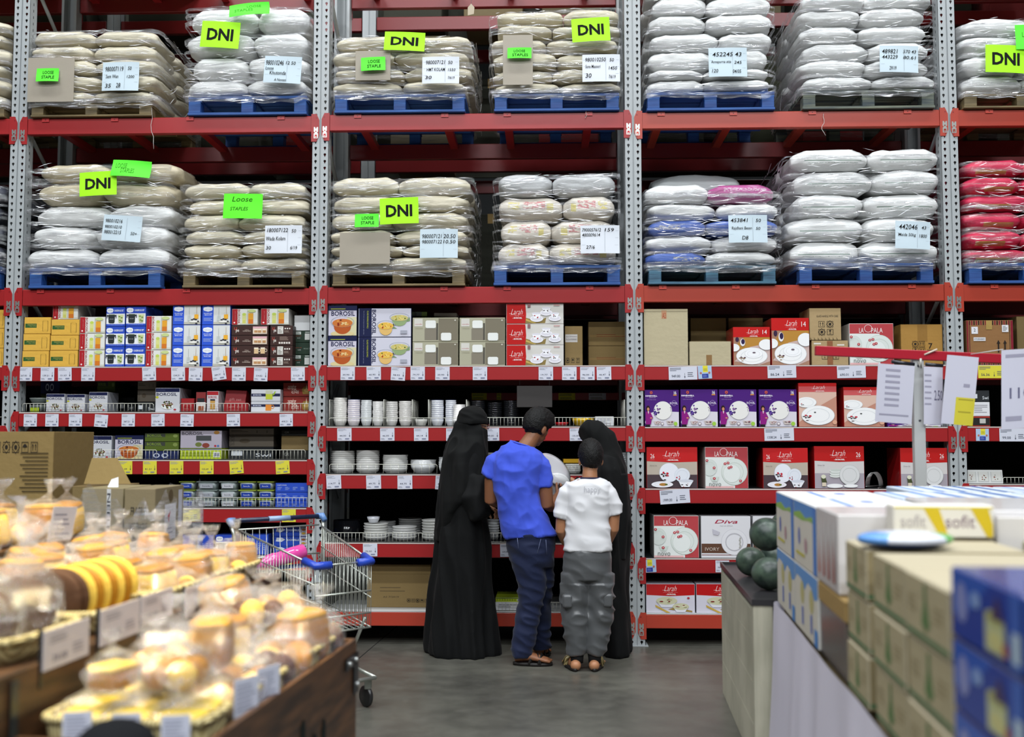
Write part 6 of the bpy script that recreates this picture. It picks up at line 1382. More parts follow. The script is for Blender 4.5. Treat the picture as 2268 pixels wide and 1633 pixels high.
s = MB(); s.rings([B.ring(c, y, hw, hd, off, tilt=tl, ex=.9) for c, y, hw, hd, off, tl in ((1155, 985, 24, .068, 0, -.022), (1152, 994, 38, .085, 0, -.015), (1149, 1006, 52, .105, 0, -.006), (1147, 1022, 58, .122, 0, 0), (1145, 1045, 57, .13, 0, 0), (1144, 1070, 51, .132, 0, 0), (1144, 1092, 48, .13, 0, 0), (1151, 1120, 49, .128, 0, 0), (1161, 1150, 52, .13, 0, 0), (1170, 1175, 57, .135, 0, .008), (1174.5, 1187, 58.5, .137, 0, .012))])
s.tube([B.p(1112, 1010), B.p(1098, 1025), B.p(1090, 1042), B.p(1083.5, 1057)], [.05, .062, .062, .060], 20); s.tube([B.p(1182, 1014), B.p(1196, 1030), B.p(1202, 1052), B.p(1204, 1078)], [.05, .062, .060, .058], 20)
rd = ridged(.009, 6, (1.3, 1.3, 1.5), 2); wv = ridged(.003, 15, (1.2, 1, .6), 5)
fuse(loc(s), 't_shirt', SHIRT, t, 0.007, 3, lambda co: rd(co)+wv(co))
s = MB(); s.tube(B.ring(1155, 984, 24.5, .070, 0, 40, tilt=-.022), .006, 8, closed=True); loc(s); s.build('collar', SHIRT, t)
s = MB(); s.rings([B.ring(c, y, hw, hd, off) for c, y, hw, hd, off in ((1174, 1178, 55, .13, 0), (1175, 1195, 54, .13, 0), (1176, 1215, 52, .135, 0), (1178, 1240, 48, .13, 0), (1180, 1256, 44, .12, .01))])
s.tube([B.p(1166, 1225, -.02), B.p(1174, 1262, -.02), B.p(1178, 1300, -.02), B.p(1174, 1340, -.02), B.p(1166, 1380, -.03), B.p(1159, 1425, -.03), B.p(1154, 1456, -.03)], [(.105, .11), (.105, .105), (.092, .092), (.078, .08), (.072, .074), (.067, .07), (.060, .066)], 24)
s.tube([B.p(1192, 1225, .05), B.p(1198, 1280, .07), B.p(1194, 1340, .12), B.p(1197, 1395, .16), B.p(1200, 1436, .18)], [.10, .088, .072, .064, .062], 24)
rd2 = ridged(.009, 9, (.8, .8, 1.7), 9); fuse(loc(s), 'jeans', JEANS, t, 0.008, 3, lambda co: rd2(co)*(1.2 if co.z < .5 else .8))
m = MB()
for a, b_ in ((B.p(1146, 1192, -.135), B.p(1148, 1215, -.142)), (B.p(1198, 1194, -.128), B.p(1190, 1226, -.135)), (B.p(1209, 1196, -.125), B.p(1211, 1228, -.12))): m.tube([a, b_], .0016, 5, '#6a7290')
loc(m); m.build('pocket_stitching', CLOTH, t)
def sandal(parent, a, c, width, strap='#1d1a19', heelstrap=False):
    d = (c-a).normalized(); sd = Vector((-d.y, d.x, 0)); L_ = (c-a).length; m = MB(); pr = []
    for k in range(28):
        an = 2*math.pi*k/28; u = math.cos(an); w_ = math.sin(an)*width*(1.0 if u > -.2 else .82); pr.append((a+c)/2+d*u*L_/2+sd*w_)
    m.rings([[(p.x-G.x, p.y-G.y, 0.002) for p in pr], [(p.x-G.x, p.y-G.y, 0.020) for p in pr]], '#191716'); so_ = m.build('sole', SOLE, parent)
    for f0, f1 in ((.42, .60), (.70, .52), (.66, .82)):
        m = MB(); p0 = a+d*L_*f0; p1 = a+d*L_*f1; m.tube([(p0-sd*width*.95+Vector((0, 0, .015))-G), (p0*.6+p1*.4-sd*width*.6+Vector((0, 0, .055))-G), ((p0+p1)/2+Vector((0, 0, .072))-G), (p0*.4+p1*.6+sd*width*.6+Vector((0, 0, .055))-G), (p1+sd*width*.95+Vector((0, 0, .015))-G)], [(.004, .014)]*5, 8, strap); m.build('strap', PLAST, parent)
a = B.p(1136, 1466, -.03); c = B.p(1224, 1472, -.045); a.z = c.z = 0; sandal(t, a, c, .05)
a = B.p(1180, 1440, .14); c = B.p(1215, 1440, .30); a.z = c.z = 0; sandal(t, a, c, .048)
MANB = B; MG = G
# two plates being looked at
def held_plate(px, py, off, n, r, label, col):
    c = MANB.p(px, py, off); m = MB(); m.lathe([(0, .001), (r*.60, 0), (r*.70, .003), (r*.86, .013), (r*.90, .020), (r, .024), (r*.99, .027), (r*.84, .020), (r*.6, .006), (0, .005)], 48, col)
    q = Vector(n).normalized().to_track_quat('-Z', 'Y'); o = m.build('dinner_plate', PORC, None, c); o.rotation_euler = q.to_euler(); tag(o, label, 'plate')
held_plate(1231, 1035, .34, (.56, -.55, .62), .142, 'grey-shaded large plate held up, its underside showing', '#bdbcc0')
held_plate(1230, 1088, .30, (.35, -.80, -.35), .125, 'white plate held low in front of the blue shirt', '#dededf')

# ---------------------------------------------------------------- boy in the white shirt
g = Zp(1296, 1484, 0); G = Vector(g); B = Body(g.y, 0)
t = thing('person', 'boy in a white T-shirt and shiny grey cargo trousers, seen from behind', 'person', g)
hm = rotm(R(6), R(-16)); hc = B.p(1308, 1017, .03)
b = MB(); head(b, hc, .93, hm); b.tube([B.p(1307, 1036, .02), B.p(1306, 1062, .0)], [.046, .052], 16)
b.rings([B.ring(1303, y, hw, hd, n=24) for y, hw, hd in ((1062, 24, .05), (1080, 38, .07), (1130, 42, .09), (1180, 42, .09), (1230, 46, .095), (1262, 40, .10))])
b.tube([B.p(1262, 1086), B.p(1244, 1130), B.p(1242, 1175, .01), B.p(1252, 1200, .10), B.p(1262, 1202, .16)], [.03, .036, .036, .03, .022], 14); b.tube([B.p(1345, 1086), B.p(1362, 1130), B.p(1359, 1172, .01), B.p(1346, 1200, .10), B.p(1338, 1202, .16)], [.03, .036, .035, .03, .022], 14)
hand(b, B.p(1263, 1202, .17), Vector((.6, .7, 0)), Vector((0, -.3, 1)), .82, .5, 1); hand(b, B.p(1337, 1202, .17), Vector((-.6, .7, 0)), Vector((0, -.3, 1)), .82, .5, -1)
for x0, x1 in ((1277, 1277), (1322, 1317)): b.tube([B.p(x0, 1250), B.p(x0, 1340, .01), B.p(x1, 1420), B.p(x1, 1462)], [.075, .05, .042, .032], 14)
for x1 in (1275, 1316):
    a = B.p(x1, 1474, -.035); c = a+Vector(((x1-1296)*.0022, .20, 0)); a.z = .032; c.z = .022; b.tube([a+Vector((0, .0, .030)), a, a+Vector((0, .05, .018)), (a+c)/2, c], [(.028, .022), (.034, .032), (.034, .034), (.040, .024), (.040, .015)], 14); b.ball((a.x, a.y, .036), (.035, .036, .034))
    for q in range(5): b.tube([c+Vector((-.03+.015*q, -.02, 0)), c+Vector((-.032+.016*q, .02, -.006))], [.010, .008], 8)
fuse(loc(b), 'body', SKIN2, t, 0.006, 2); eyes(t, hc-G, .93, hm); hair(t, hc-G, 1.02, hm, HAIR, low=-.062, quiff=.4)
s = MB(); s.rings([B.ring(c, y, hw, hd, 0, tilt=0, ex=.9) for c, y, hw, hd in ((1307, 1060, 20, .058), (1306, 1066, 38, .075), (1304, 1074, 50, .09), (1302, 1090, 50, .10), (1301, 1120, 49, .105), (1302, 1150, 48, .105), (1302, 1185, 50, .108), (1301, 1205, 52, .112), (1301.5, 1219, 53, .115))])
s.tube([B.p(1268, 1076), B.p(1256, 1092), B.p(1249, 1115), B.p(1242, 1148)], [.042, .052, .052, .050], 20); s.tube([B.p(1338, 1076), B.p(1350, 1092), B.p(1358, 1112), B.p(1365, 1140)], [.042, .052, .050, .048], 20)
rd3 = ridged(.008, 7, (1.0, 1.0, 1.8), 4); fuse(loc(s), 't_shirt', WSHIRT, t, 0.007, 3, rd3)
s = MB(); s.tube(B.ring(1307, 1059, 20.5, .060, 0, 40), .006, 8, closed=True); loc(s); s.build('collar', NAVYC, t)
m = MB(); p0 = B.p(1294, 1095, -.112); p1 = B.p(1330, 1078, -.112); f = Face(m, p1.x-p0.x, p1.z-p0.z, p0.x-G.x, p0.y-G.y+.004, p0.z-G.z); f.T('happy', 0, 0, 1, 1, '#b4b4ba', bold=.0); m.build('back_lettering', CLOTH, t)
s = MB(); s.rings([B.ring(1301, y, hw, hd, 0) for y, hw, hd in ((1216, 51, .11), (1235, 53, .118), (1262, 54, .12), (1282, 50, .11))])
s.tube([B.p(1276, 1270), B.p(1275, 1310), B.p(1275, 1350), B.p(1276, 1375), B.p(1276, 1405), B.p(1277, 1435), B.p(1278, 1448)], [(.092, .10), (.092, .095), (.082, .09), (.078, .085), (.066, .075), (.058, .065), (.048, .052)], 24)
s.tube([B.p(1327, 1270), B.p(1328, 1310), B.p(1327, 1350), B.p(1325, 1375), B.p(1322, 1405), B.p(1319, 1435), B.p(1317, 1448)], [(.09, .10), (.085, .095), (.078, .09), (.074, .085), (.062, .075), (.056, .065), (.046, .052)], 24)
rd4 = ridged(.012, 8, (1.0, 1.0, 1.5), 8); fuse(loc(s), 'trousers', TROU, t, 0.007, 3, lambda co: rd4(co)*(1.2 if co.z < .55 else .35))
for c, nx in ((B.p(1257, 1328, -.085), -1), (B.p(1346, 1326, -.08), 1)):
    m = MB(); m.box(c.x-.032-G.x, c.x+.032-G.x, c.y-.012-G.y, c.y+.06-G.y, c.z-.055-G.z, c.z+.03-G.z, '#56585a', b=.01); fuse(m, 'cargo_pocket', TROU, t, .006, 3)
for x in (1278, 1317): m = MB(); m.tube([B.p(x, 1445), B.p(x, 1458), B.p(x, 1468)], [.046, .041, .039], 20); loc(m); m.build('ankle_cuff', CUFF, t)
for x1 in (1275, 1316):
    a = B.p(x1, 1484, -.07); c = a+Vector(((x1-1296)*.0022, .255, 0)); a.z = c.z = 0; sandal(t, a, c, .042, '#8a7c54')
BOYG = G.copy()

# ---------------------------------------------------------------- second person in black, leaning over
g = Zp(1368, 1443, 0); G = Vector(g); B = Body(g.y-.06, 0)
t = thing('person', 'person in a black robe and hood leaning forward behind the boy', 'person', g)
hm = rotm(R(62), R(-38)); hc = B.p(1314, 969, .0)
b = MB(); head(b, hc, .80, hm, ear=False); b.tube([B.p(1320, 985), B.p(1334, 1010)], [.05, .06], 14)
b.rings([B.ring(c, y, hw, hd, n=24) for c, y, hw, hd in ((1336, 1005, 18, .06), (1345, 1025, 32, .10), (1350, 1080, 34, .11), (1355, 1150, 32, .10), (1360, 1230, 32, .11))])
for s_ in (-1, 1): b.tube([B.p(1362+s_*10, 1230, s_*.04), B.p(1364+s_*12, 1435, s_*.05)], [.07, .035], 12); b.tube([B.p(1362+s_*12, 1439, s_*.05), B.p(1345+s_*12, 1440, s_*.05)], [.035, .028], 10)
b.tube([B.p(1336, 1030, .04), B.p(1300, 1085, .08), B.p(1262, 1062, .10)], [.042, .034, .022], 12); hand(b, B.p(1262, 1062, .10), Vector((-.8, 0, .1)), Vector((0, -.6, .6)), .9, .6, 1)
b.tube([B.p(1366, 1040, -.08), B.p(1368, 1150, -.10), B.p(1357, 1262, -.12)], [.042, .036, .022], 12); hand(b, B.p(1357, 1262, -.12), B.p(1353, 1284, -.12)-B.p(1357, 1262, -.12), Vector((-.5, -.8, 0)), .9, .35, -1)
fuse(loc(b), 'body', SKIN3, t, 0.006, 2); eyes(t, hc-G, .80, hm)
rb = MB(); rs = []
for y, l, r_, hd in ((1010, 1312, 1366, .14), (1040, 1312, 1378, .18), (1080, 1315, 1386, .19), (1120, 1318, 1391, .19), (1160, 1320, 1396, .19), (1200, 1322, 1394, .19), (1240, 1322, 1391, .20), (1300, 1325, 1389, .19), (1360, 1328, 1391, .195), (1410, 1331, 1395, .20), (1446, 1334, 1397, .20)): rs.append(B.ring((l+r_)/2, y, (r_-l)/2, hd, 0, 80, .012 if y < 1150 else .03, 7, .4, tilt=0 if y < 1400 else .012))
rb.rings(rs); fuse(loc(rb), 'robe', BLACKC, t, 0.012, 3, ridged(.014, 5, (2.2, 2.2, .4), 6))
v = MB(); v.tube([B.p(1290, 961, -.02), B.p(1302, 958, 0), B.p(1318, 962, .0), B.p(1332, 976, 0), B.p(1342, 1000, 0), B.p(1350, 1040, 0), B.p(1354, 1090, 0), B.p(1360, 1150, 0)], [(.064, .05), (.092, .090), (.098, .10), (.098, .102), (.11, .10), (.165, .115), (.18, .12), (.17, .118)], 40)
fuse(loc(v), 'hooded_veil', BLACKV, t, .009, 4, ridged(.007, 6, (1.6, 1.6, .7), 11))
v = MB(); v.tube([B.p(1336, 1045, .03), B.p(1302, 1090, .06), B.p(1270, 1068, .08)], [.085, .07, .05], 20); v.tube([B.p(1368, 1050, -.08), B.p(1372, 1150, -.10), B.p(1366, 1240, -.12)], [.07, .065, .06], 20); fuse(loc(v), 'sleeve', BLACKC, t, .009, 3)
# ================================================================ stock cartons on the floor by the first post
def carton_at(px0, px1, yt, dist, depth, ztop, zbot, ds, label, rz=0.0, film=False):
    a = DV(px0, yt, dist); b = DV(px1, yt, dist); w_ = (b-a).length
    o = link('shipping_carton', box_mesh(ds, w_, ztop-zbot, depth), None, (a.x, a.y, zbot), (0, 0, math.atan2(b.y-a.y, b.x-a.x)+R(rz)))
    tag(o, label, 'carton'); return o
carton_at(-70, 120, 955, 5.75, .55, 1.517, .92, 'tan', 'tall tan carton with black print, topmost by the first post')
carton_at(-70, 125, 1150, 5.74, .56, .918, .46, 'kplain', 'plain brown carton under the tall tan one')
carton_at(-70, 125, 1300, 5.74, .56, .458, .001, 'kplain', 'plain brown carton on the floor under two others')
def d_neele(f):
    f.R(0, 0, 1, 1, '#8f8369'); f.R(.60, .45, .70, 1, '#c9c9c9'); f.T('NEELE', .61, .5, .69, .95, '#3a3a40', rot=-90, bold=.02)
def d_frag(f):
    f.R(0, 0, 1, 1, '#86795d'); f.T('FRAGILE', .2, .70, .7, .8, '#3a352c', bold=.03); f.T('NOT FRAGILE', .15, .54, .75, .62, '#3a352c', bold=.03); f.T('RIGHT SIDE', .15, .38, .75, .46, '#3a352c', bold=.03)
def d_white_l(f):
    f.R(0, 0, 1, 1, '#8a7c64'); f.R(.32, .38, .72, .80, '#cfcdd2'); f.P([(.42, .66), (.52, .72), (.47, .58)], '#b03040'); f.lines(.4, .44, .66, .54, 2, '#8a8a9a', 3, .3); f.R(.80, .5, .94, .95, '#b6b6c0'); f.E(.52, .9, .08, .07, '#5a4c34')
DS['neele'] = (d_neele, '#857959', KRAFT, ''); DS['frag'] = (d_frag, '#7f7357', KRAFT, ''); DS['whl'] = (d_white_l, '#857a62', KRAFT, '')
zt = 1.233
o1 = carton_at(182, 274, 1085, 5.2, .40, zt, .80, 'neele', 'brown carton with a white vertical strip, behind the bread bags')
o2 = carton_at(276, 345, 1087, 5.15, .44, zt, .80, 'frag', 'brown carton with stamped black letters and a white square label on its side')
f2 = MB(); d_white_l(Face(f2, .44, zt-.80, 0, 0, 0)); T = o2.matrix_basis.inverted() @ o2.matrix_basis @ Matrix.Translation(((DV(345, 1087, 5.15)-DV(276, 1087, 5.15)).length-.0005, .0, 0)) @ Matrix.Rotation(R(90), 4, 'Z'); f2.v = [tuple(T @ Vector(v)) for v in f2.v]; f2.build('side_print', KRAFT, o2)
o4 = carton_at(160, 258, 1070, 5.65, .38, zt-.01, .80, 'kplain', 'open topped brown carton behind the wrapped row', rz=2)
for k, (a_, b_) in enumerate(((182, 262), (264, 345))): carton_at(a_, b_, 1190, 5.2, .5, .798, .40, 'kplain', f'plain carton under the wrapped row, {("below the white strip", "below the stamped letters", "below the square label")[k]}')
for k, (a_, b_) in enumerate(((182, 262), (264, 345))): carton_at(a_, b_, 1300, 5.2, .5, .398, .001, 'kplain', f'floor-level carton of the wrapped row, {("below the white strip", "below the stamped letters", "below the square label")[k]}')
# raised flaps of the open carton
m = MB(); a, b = DV(186, 1055, 5.7), DV(290, 1055, 5.7); a.z = b.z = zt
up = Vector((0, .05, .14)); m.add([a, b, b+up+Vector((-.10, 0, 0)), a+up+Vector((.02, 0, 0))], [(0, 1, 2, 3)], '#8b7548'); m.add([p+Vector((0, .004, 0)) for p in (a, b, b+up+Vector((-.10, 0, 0)), a+up+Vector((.02, 0, 0)))], [(3, 2, 1, 0)], '#8b7548')
fo = m.build('carton_flap', KRAFT, o4); fo.matrix_parent_inverse = o4.matrix_basis.inverted()
m = MB(); p = [DV(238, 1080, 5.3), DV(262, 1079, 5.3), DV(262, 1057, 5.35), DV(247, 1062, 5.35)]
for q in p[:2]: q.z = zt+.001
m.add(p+[q+Vector((0, .002, 0)) for q in p], [(0, 1, 2, 3), (7, 6, 5, 4)], '#d5d5d2'); tag(m.build('folded_paper', PAPER, None), 'torn white paper standing on the wrapped brown cartons', 'paper')
f = MB(); a = DV(181, 1120, 5.1); b = DV(347, 1120, 5.1)
film_loop(f, a.x-.02, b.x+.02, a.y-.03, a.y+.62, lambda t: 1.03, .40, 5, r=.03, out=.02, n=80)
tag(f.build('stretch_film', FILM), 'clear film wrapped round the row of brown cartons', 'plastic film')

# ================================================================ shopping trolley
A_, B_ = Zp(511, 1155, 1.0), Zp(712, 1143, 1.0); C_, E_ = Zp(690, 1252, .80), Zp(832, 1246, .80)
cen = (A_+B_)/2; cen.z = 0
t = thing('shopping_trolley', 'wire shopping trolley with a dark blue handle and blue corner guards', 'shopping cart', cen); G = cen.copy()
wv_ = (B_-A_).normalized(); hw = (B_-A_).length/2; hc_ = (A_+B_)/2; fc_ = (C_+E_)/2; lv = (fc_-hc_); lv.z = 0; LEN = lv.length; lv.normalize()
wv_ = Vector((-lv.y, lv.x, 0)) if wv_.dot(Vector((-lv.y, lv.x, 0))) > 0 else Vector((lv.y, -lv.x, 0)); fw = (E_-C_).length/2
Q = lambda l, w_, z: hc_*1+lv*l+wv_*w_-Vector((G.x, G.y, hc_.z))+Vector((0, 0, z))
CH = '#b9bdb4'
m = MB(); m.tube([Q(0, -hw+.03, 1.0), Q(0, hw-.03, 1.0)], .014, 12, '#1d2440'); m.build('handle_bar', PLAST, t)
m = MB(); m.tube([Q(0, -.06, 1.0), Q(0, .08, 1.0)], .016, 12, '#8ea6c8'); m.build('handle_badge', PLAST, t)
for s_ in (-1, 1): m = MB(); m.tube([Q(-.015, s_*(hw-.035), 1.0), Q(0, s_*hw, 1.0), Q(.03, s_*hw, .975)], [.019, .022, .017], 12, '#5f84b8'); m.build('handle_end', PLAST, t)
r0, r1 = hw-.04, fw      # half widths rear and front of the basket
zr, zf = .945, .80; br, bf = .50, .44
sideP = lambda f_, s_, z_: Q(.06+(LEN-.06)*f_, s_*(r0+(r1-r0)*f_), z_)
rim = lambda f_: zr+(zf-zr)*f_
bot = lambda f_: br+(bf-br)*f_
m = MB()
for s_ in (-1, 1):
    for q in range(27): f_ = q/26; m.tube([sideP(f_, s_, bot(f_)), sideP(f_, s_, rim(f_))], .002, 5, CH)
    for fr in (0, .45, .72, 1): m.tube([sideP(f_, s_, bot(f_)+(rim(f_)-bot(f_))*fr) for f_ in (0, 1)], .006 if fr == 1 else .0035, 8, CH)
m.build('side_grille', METAL, t)
m = MB()
for q in range(1, 14): w_ = -r1+2*r1*q/14; m.tube([Q(LEN, w_, bf), Q(LEN, w_, zf)], .002, 5, CH)
for z_ in (bf, .52, .64, zf): m.tube([Q(LEN, -r1, z_), Q(LEN, r1, z_)], .005, 8, CH)
m.build('front_grille', METAL, t)
m = MB()
for q in range(12): w_ = -1+2*q/11; m.tube([Q(.06, w_*r0, br), Q(LEN, w_*r1, bf)], .002, 5, CH)
for q in range(8): f_ = q/7; m.tube([sideP(f_, -1, bot(f_)), sideP(f_, 1, bot(f_))], .0025, 5, CH)
m.build('floor_grille', METAL, t)
m = MB()
for q in range(1, 12): w_ = -r0+2*r0*q/12; m.tube([Q(.05, w_, .60), Q(.03, w_, .95)], .002, 5, CH)
for z_ in (.60, .78, .95): m.tube([Q(.05-.06*(z_-.6), -r0, z_), Q(.05-.06*(z_-.6), r0, z_)], .005, 8, CH)
m.build('rear_flap_grille', METAL, t)
m = MB()
for s_ in (-1, 1): m.tube([Q(0, s_*hw, .99), Q(.03, s_*(hw-.01), .93), Q(.08, s_*(hw-.03), .5), Q(.12, s_*(hw-.05), .22), Q(.5, s_*(hw-.07), .17), Q(LEN+.02, s_*(r1+.02), .165)], .011, 10, CH)
m.tube([Q(LEN+.02, -r1-.02, .165), Q(LEN+.02, r1+.02, .165)], .011, 10, CH); m.tube([Q(.12, -hw+.05, .22), Q(.12, hw-.05, .22)], .011, 10, CH)
for s_ in (-1, 1): m.tube([Q(.45, s_*(r0-.06), .17), Q(.62, s_*(r1+.05), bf+.03)], .010, 8, CH)
m.build('frame', METAL, t)
for s_ in (-1, 1):
    m = MB(); m.tube([sideP(.86, s_, rim(.86)), Q(LEN, s_*r1, zf), Q(LEN+.008, s_*(r1-.09), zf)], .022, 12, '#2747b4'); m.build('corner_guard', PLAST, t)
for l_, w_ in ((.14, hw-.06), (.14, -hw+.06), (LEN-.02, r1), (LEN-.02, -r1)):
    m = MB(); m.box(-.018, .018, -.02, .02, .10, .155, '#8f938c', M=Matrix.Translation(Q(l_, w_, 0)), b=.004); m.build('caster_fork', METAL, t)
    m = MB(); m.lathe([(0, -.014), (.05, -.014), (.058, -.008), (.058, .008), (.05, .014), (0, .014)], 24, '#1b1b1c', M=Matrix.Translation(Q(l_-.02, w_, .058)) @ lv.to_track_quat('X', 'Z').to_matrix().to_4x4() @ Matrix.Rotation(R(90), 4, 'X')); m.build('caster_wheel', PLAST, t)
m = MB(); m.box(-.10, .16, -.004, .004, -.012, .012, '#3a58a8', M=Matrix.Translation(Q(.09, .02, .72)) @ wv_.to_track_quat('X', 'Z').to_matrix().to_4x4()); m.build('seat_flap', PLAST, t)
# pink bottle lying in the child seat
Q0 = Vector((G.x, G.y, 0)); m = MB(); p0 = Q0+Q(.10, -.22, .735); p1 = Q0+Q(.12, .12, .81)
t2 = thing('water_bottle', 'clear pink plastic bottle lying in the shopping trolley', 'bottle', p0)
dd = p1-p0; m.tube([dd*.12, dd*.2, dd*.3, dd*.42, dd*.5, dd*.75, dd*.97, dd], [.018, .02, .042, .045, .041, .046, .045, .03], 20, '#d8489a'); m.build('body', attr_mat('pink_plastic', .12, .6, coat=.6), t2); m = MB(); m.tube([Vector((0, 0, 0)), dd*.13], .024, 16, '#d070b4'); m.build('cap', PLAST, t2)
m = MB(); m.tube([Q(.0, .02, .985), Q(-.005, .02, .95)], .003, 6, CH); m.tube([Q(-.005, .02+.018*math.cos(a*.6283), .935+.018*math.sin(a*.6283)) for a in range(10)], .0025, 6, CH, closed=True); m.build('coin_chain', METAL, t)

# ================================================================ frames of the two displays in front (both run parallel, 5 degrees off the racking)
ua = R(5.1); UU = Vector((math.sin(ua), math.cos(ua), 0)); VV = Vector((math.cos(ua), -math.sin(ua), 0))
K0 = Zp(1722, 1335, .75); K0.z = 0
def KR(a, b, z): return K0+VV*a-UU*b+Vector((0, 0, z))
KM = Matrix((( -UU.x, VV.x, 0), (-UU.y, VV.y, 0), (0, 0, 1))).to_4x4()   # local x = toward the camera, y = right, z = up
def kbox(name, b0, b1, a0, a1, z0, z1, col, label, fn=None, mat=CARD, cat='carton', group=None, fn2=None, top=None, bev=.004):
    """a carton whose printed long side faces the aisle (left)"""
    m = MB(); w_ = b1-b0-.004; d_ = a1-a0-.004; h_ = z1-z0-.002; m.box(0, w_, 0, d_, 0, h_, col, b=bev)
    if fn: fn(Face(m, w_-.008, h_-.008, .004, -.0003, .004))
    if fn2:
        m2 = MB(); fn2(Face(m2, d_-.008, h_-.008, 0, 0, 0)); T = Matrix.Translation((w_+.0003, .004, .004)) @ Matrix.Rotation(R(90), 4, 'Z'); m2.v = [tuple(T @ Vector(v)) for v in m2.v]; n = len(m.v); m.v += m2.v; m.f += [tuple(i+n for i in f_) for f_ in m2.f]; m.c += m2.c; m.m += m2.m; m.s += m2.s
    if top:
        m2 = MB(); top(Face(m2, w_-.008, d_-.008, 0, 0, 0)); T = Matrix.Translation((.004, .004, h_+.0003)) @ Matrix.Rotation(R(-90), 4, 'X'); m2.v = [tuple(T @ Vector((v[0], v[1], v[2]))) for v in m2.v]; m2.v = [(v[0], abs(v[1]), v[2]) for v in m2.v]; n = len(m.v); m.v += m2.v; m.f += [tuple(i+n for i in f_) for f_ in m2.f]; m.c += m2.c; m.m += m2.m; m.s += m2.s
    o = m.build(name, mat); o.matrix_world = Matrix.Translation(KR(a0+.002, b0+.002, z0+.001)) @ KM; tag(o, label, cat, group); return o
def f_milk(f):
    f.R(0, 0, 1, 1, '#cfcabd'); f.P([(0, 1), (1, 1), (1, .80), (.8, .84), (.55, .78), (.3, .86), (0, .80)], '#4d86c8'); f.P([(0, .80), (.3, .86), (.55, .78), (.8, .84), (1, .80), (1, .74), (.7, .76), (.4, .72), (0, .74)], '#8ab24a'); f.R(.86, 0, 1, 1, '#3f76c0'); f.E(.25, .45, .05, .14, '#5a6ab0'); f.E(.55, .35, .06, .12, '#b08a90'); f.R(.1, .15, .5, .2, '#c2b848')
def f_milk2(f):
    f.R(0, 0, 1, 1, '#cfcabd'); f.P([(0, 1), (1, 1), (1, .70), (.86, .66), (.75, .80), (.6, .84), (.45, .68), (.3, .82), (.1, .84), (0, .72)], '#5f90c8'); f.E(.35, .62, .09, .18, '#b8b078'); f.E(.75, .60, .09, .18, '#b8b078'); f.R(.32, .12, .4, .4, '#6a78b4'); f.R(.7, .12, .78, .4, '#6a78b4'); f.R(.86, 0, 1, .25, '#4d86c8')
def t_milk(f): f.R(0, 0, 1, 1, '#d9dadb'); f.R(.1, .3, .9, .36, '#5c86c8'); f.E(.4, .6, .1, .06, '#4a6ec4')
for j in range(2):
    for k in range(2): kbox('milk_carton_case', .545*k, .545*(k+1), 0, .40, .752+.247*j, .752+.247*(j+1), '#cbcac6', f'blue, green and white drink case, {("lower", "upper")[j]} row, {("far end of the white cloth table", "next to the grey wrapped box")[k]}', (f_milk2, f_milk)[j], cat='case', top=t_milk)
def t_stripe(f):
    f.R(0, 0, 1, 1, '#c5d0dc')
    for q in range(5): f.R(.02, .06+.19*q, .98, .10+.19*q, '#5f8cd0'); f.R(.02, .12+.19*q, .98, .16+.19*q, '#dfe4ea')
for k, (b0, b1, a0, a1) in enumerate(((-.55, .0, .60, 1.08), (-.55, .0, 1.1, 1.6), (.01, .55, .42, .98), (.01, .55, 1.0, 1.6))):
    kbox('wrapped_case', b0, b1, a0, a1, .752, 1.246, '#b9c6d6', f'pale blue striped case, {("back row near the sign pole", "back row toward the frame edge", "second row near the drink cases", "second row toward the frame edge")[k]}', None, cat='case', top=t_stripe)
def f_juice(f):
    f.R(0, 0, 1, 1, '#cfcac6')
    for q in range(4): f.P([(.06+.24*q, .1), (.10+.24*q, .75), (.16+.24*q, .1)], '#a8402c'); f.R(.18+.24*q, .1, .22+.24*q, .9, '#dedad8')
def t_white(f): f.R(0, 0, 1, 1, '#d9d6d4'); [f.R(.1+.22*q, .05, .115+.22*q, .95, '#bdbab8') for q in range(4)]
kbox('wrapped_drink_pack', 1.09, 1.485, .0, .34, 1.0, 1.25, '#d0ccca', 'white and red shrink-wrapped drink pack on a brown tray', f_juice, GLOSS, 'pack', top=t_white)
kbox('wrapped_drink_pack', .57, 1.08, .42, 1.1, .752, 1.255, '#d0ccca', 'white drink pack standing behind the drink cases', None, GLOSS, 'pack', top=t_white); kbox('wrapped_drink_pack', 1.09, 1.40, .36, 1.1, .752, 1.262, '#d3d0cf', 'white drink pack behind the red and white one', None, GLOSS, 'pack', top=t_white)
kbox('cardboard_tray', 1.09, 1.58, .0, .35, .93, .998, '#9a7f50', 'shallow brown tray holding the red and white drink pack', None, KRAFT, 'tray'); kbox('wrapped_box', 1.09, 1.56, .005, .35, .752, .929, '#6b645e', 'grey-brown film-wrapped box on the white cloth', None, GLOSS, 'box')
kbox('wrapped_box', 1.42, 1.58, .78, 1.2, .752, 1.255, '#9d9a97', 'grey wrapped box toward the frame edge', None, GLOSS, 'box')
def f_soft(f):
    f.R(0, 0, 1, 1, '#d9d4c8'); f.R(0, .93, 1, 1, '#cbb83a'); f.P([(.30, .93), (.46, .93), (.55, .0), (.46, 0)], '#cbb020'); f.P([(.78, .93), (.96, .93), (1, .4), (1, 0), (.94, 0)], '#cbb020'); f.T('sofit', .52, .30, .82, .72, '#7a6070'); f.T('sofit', .06, .30, .32, .72, '#a8a0a0')
kbox('wrapped_drink_pack', 1.50, 1.60, .14, .43, 1.19, 1.288, '#dcd8d0', 'white pack with slanting yellow bands, beside the blue packet', None, CARD, 'pack', fn2=f_soft); kbox('wrapped_drink_pack', 1.42, 1.58, .44, .76, .752, 1.255, '#cdc9c6', 'white pack beside the grey wrapped box', None, GLOSS, 'pack')
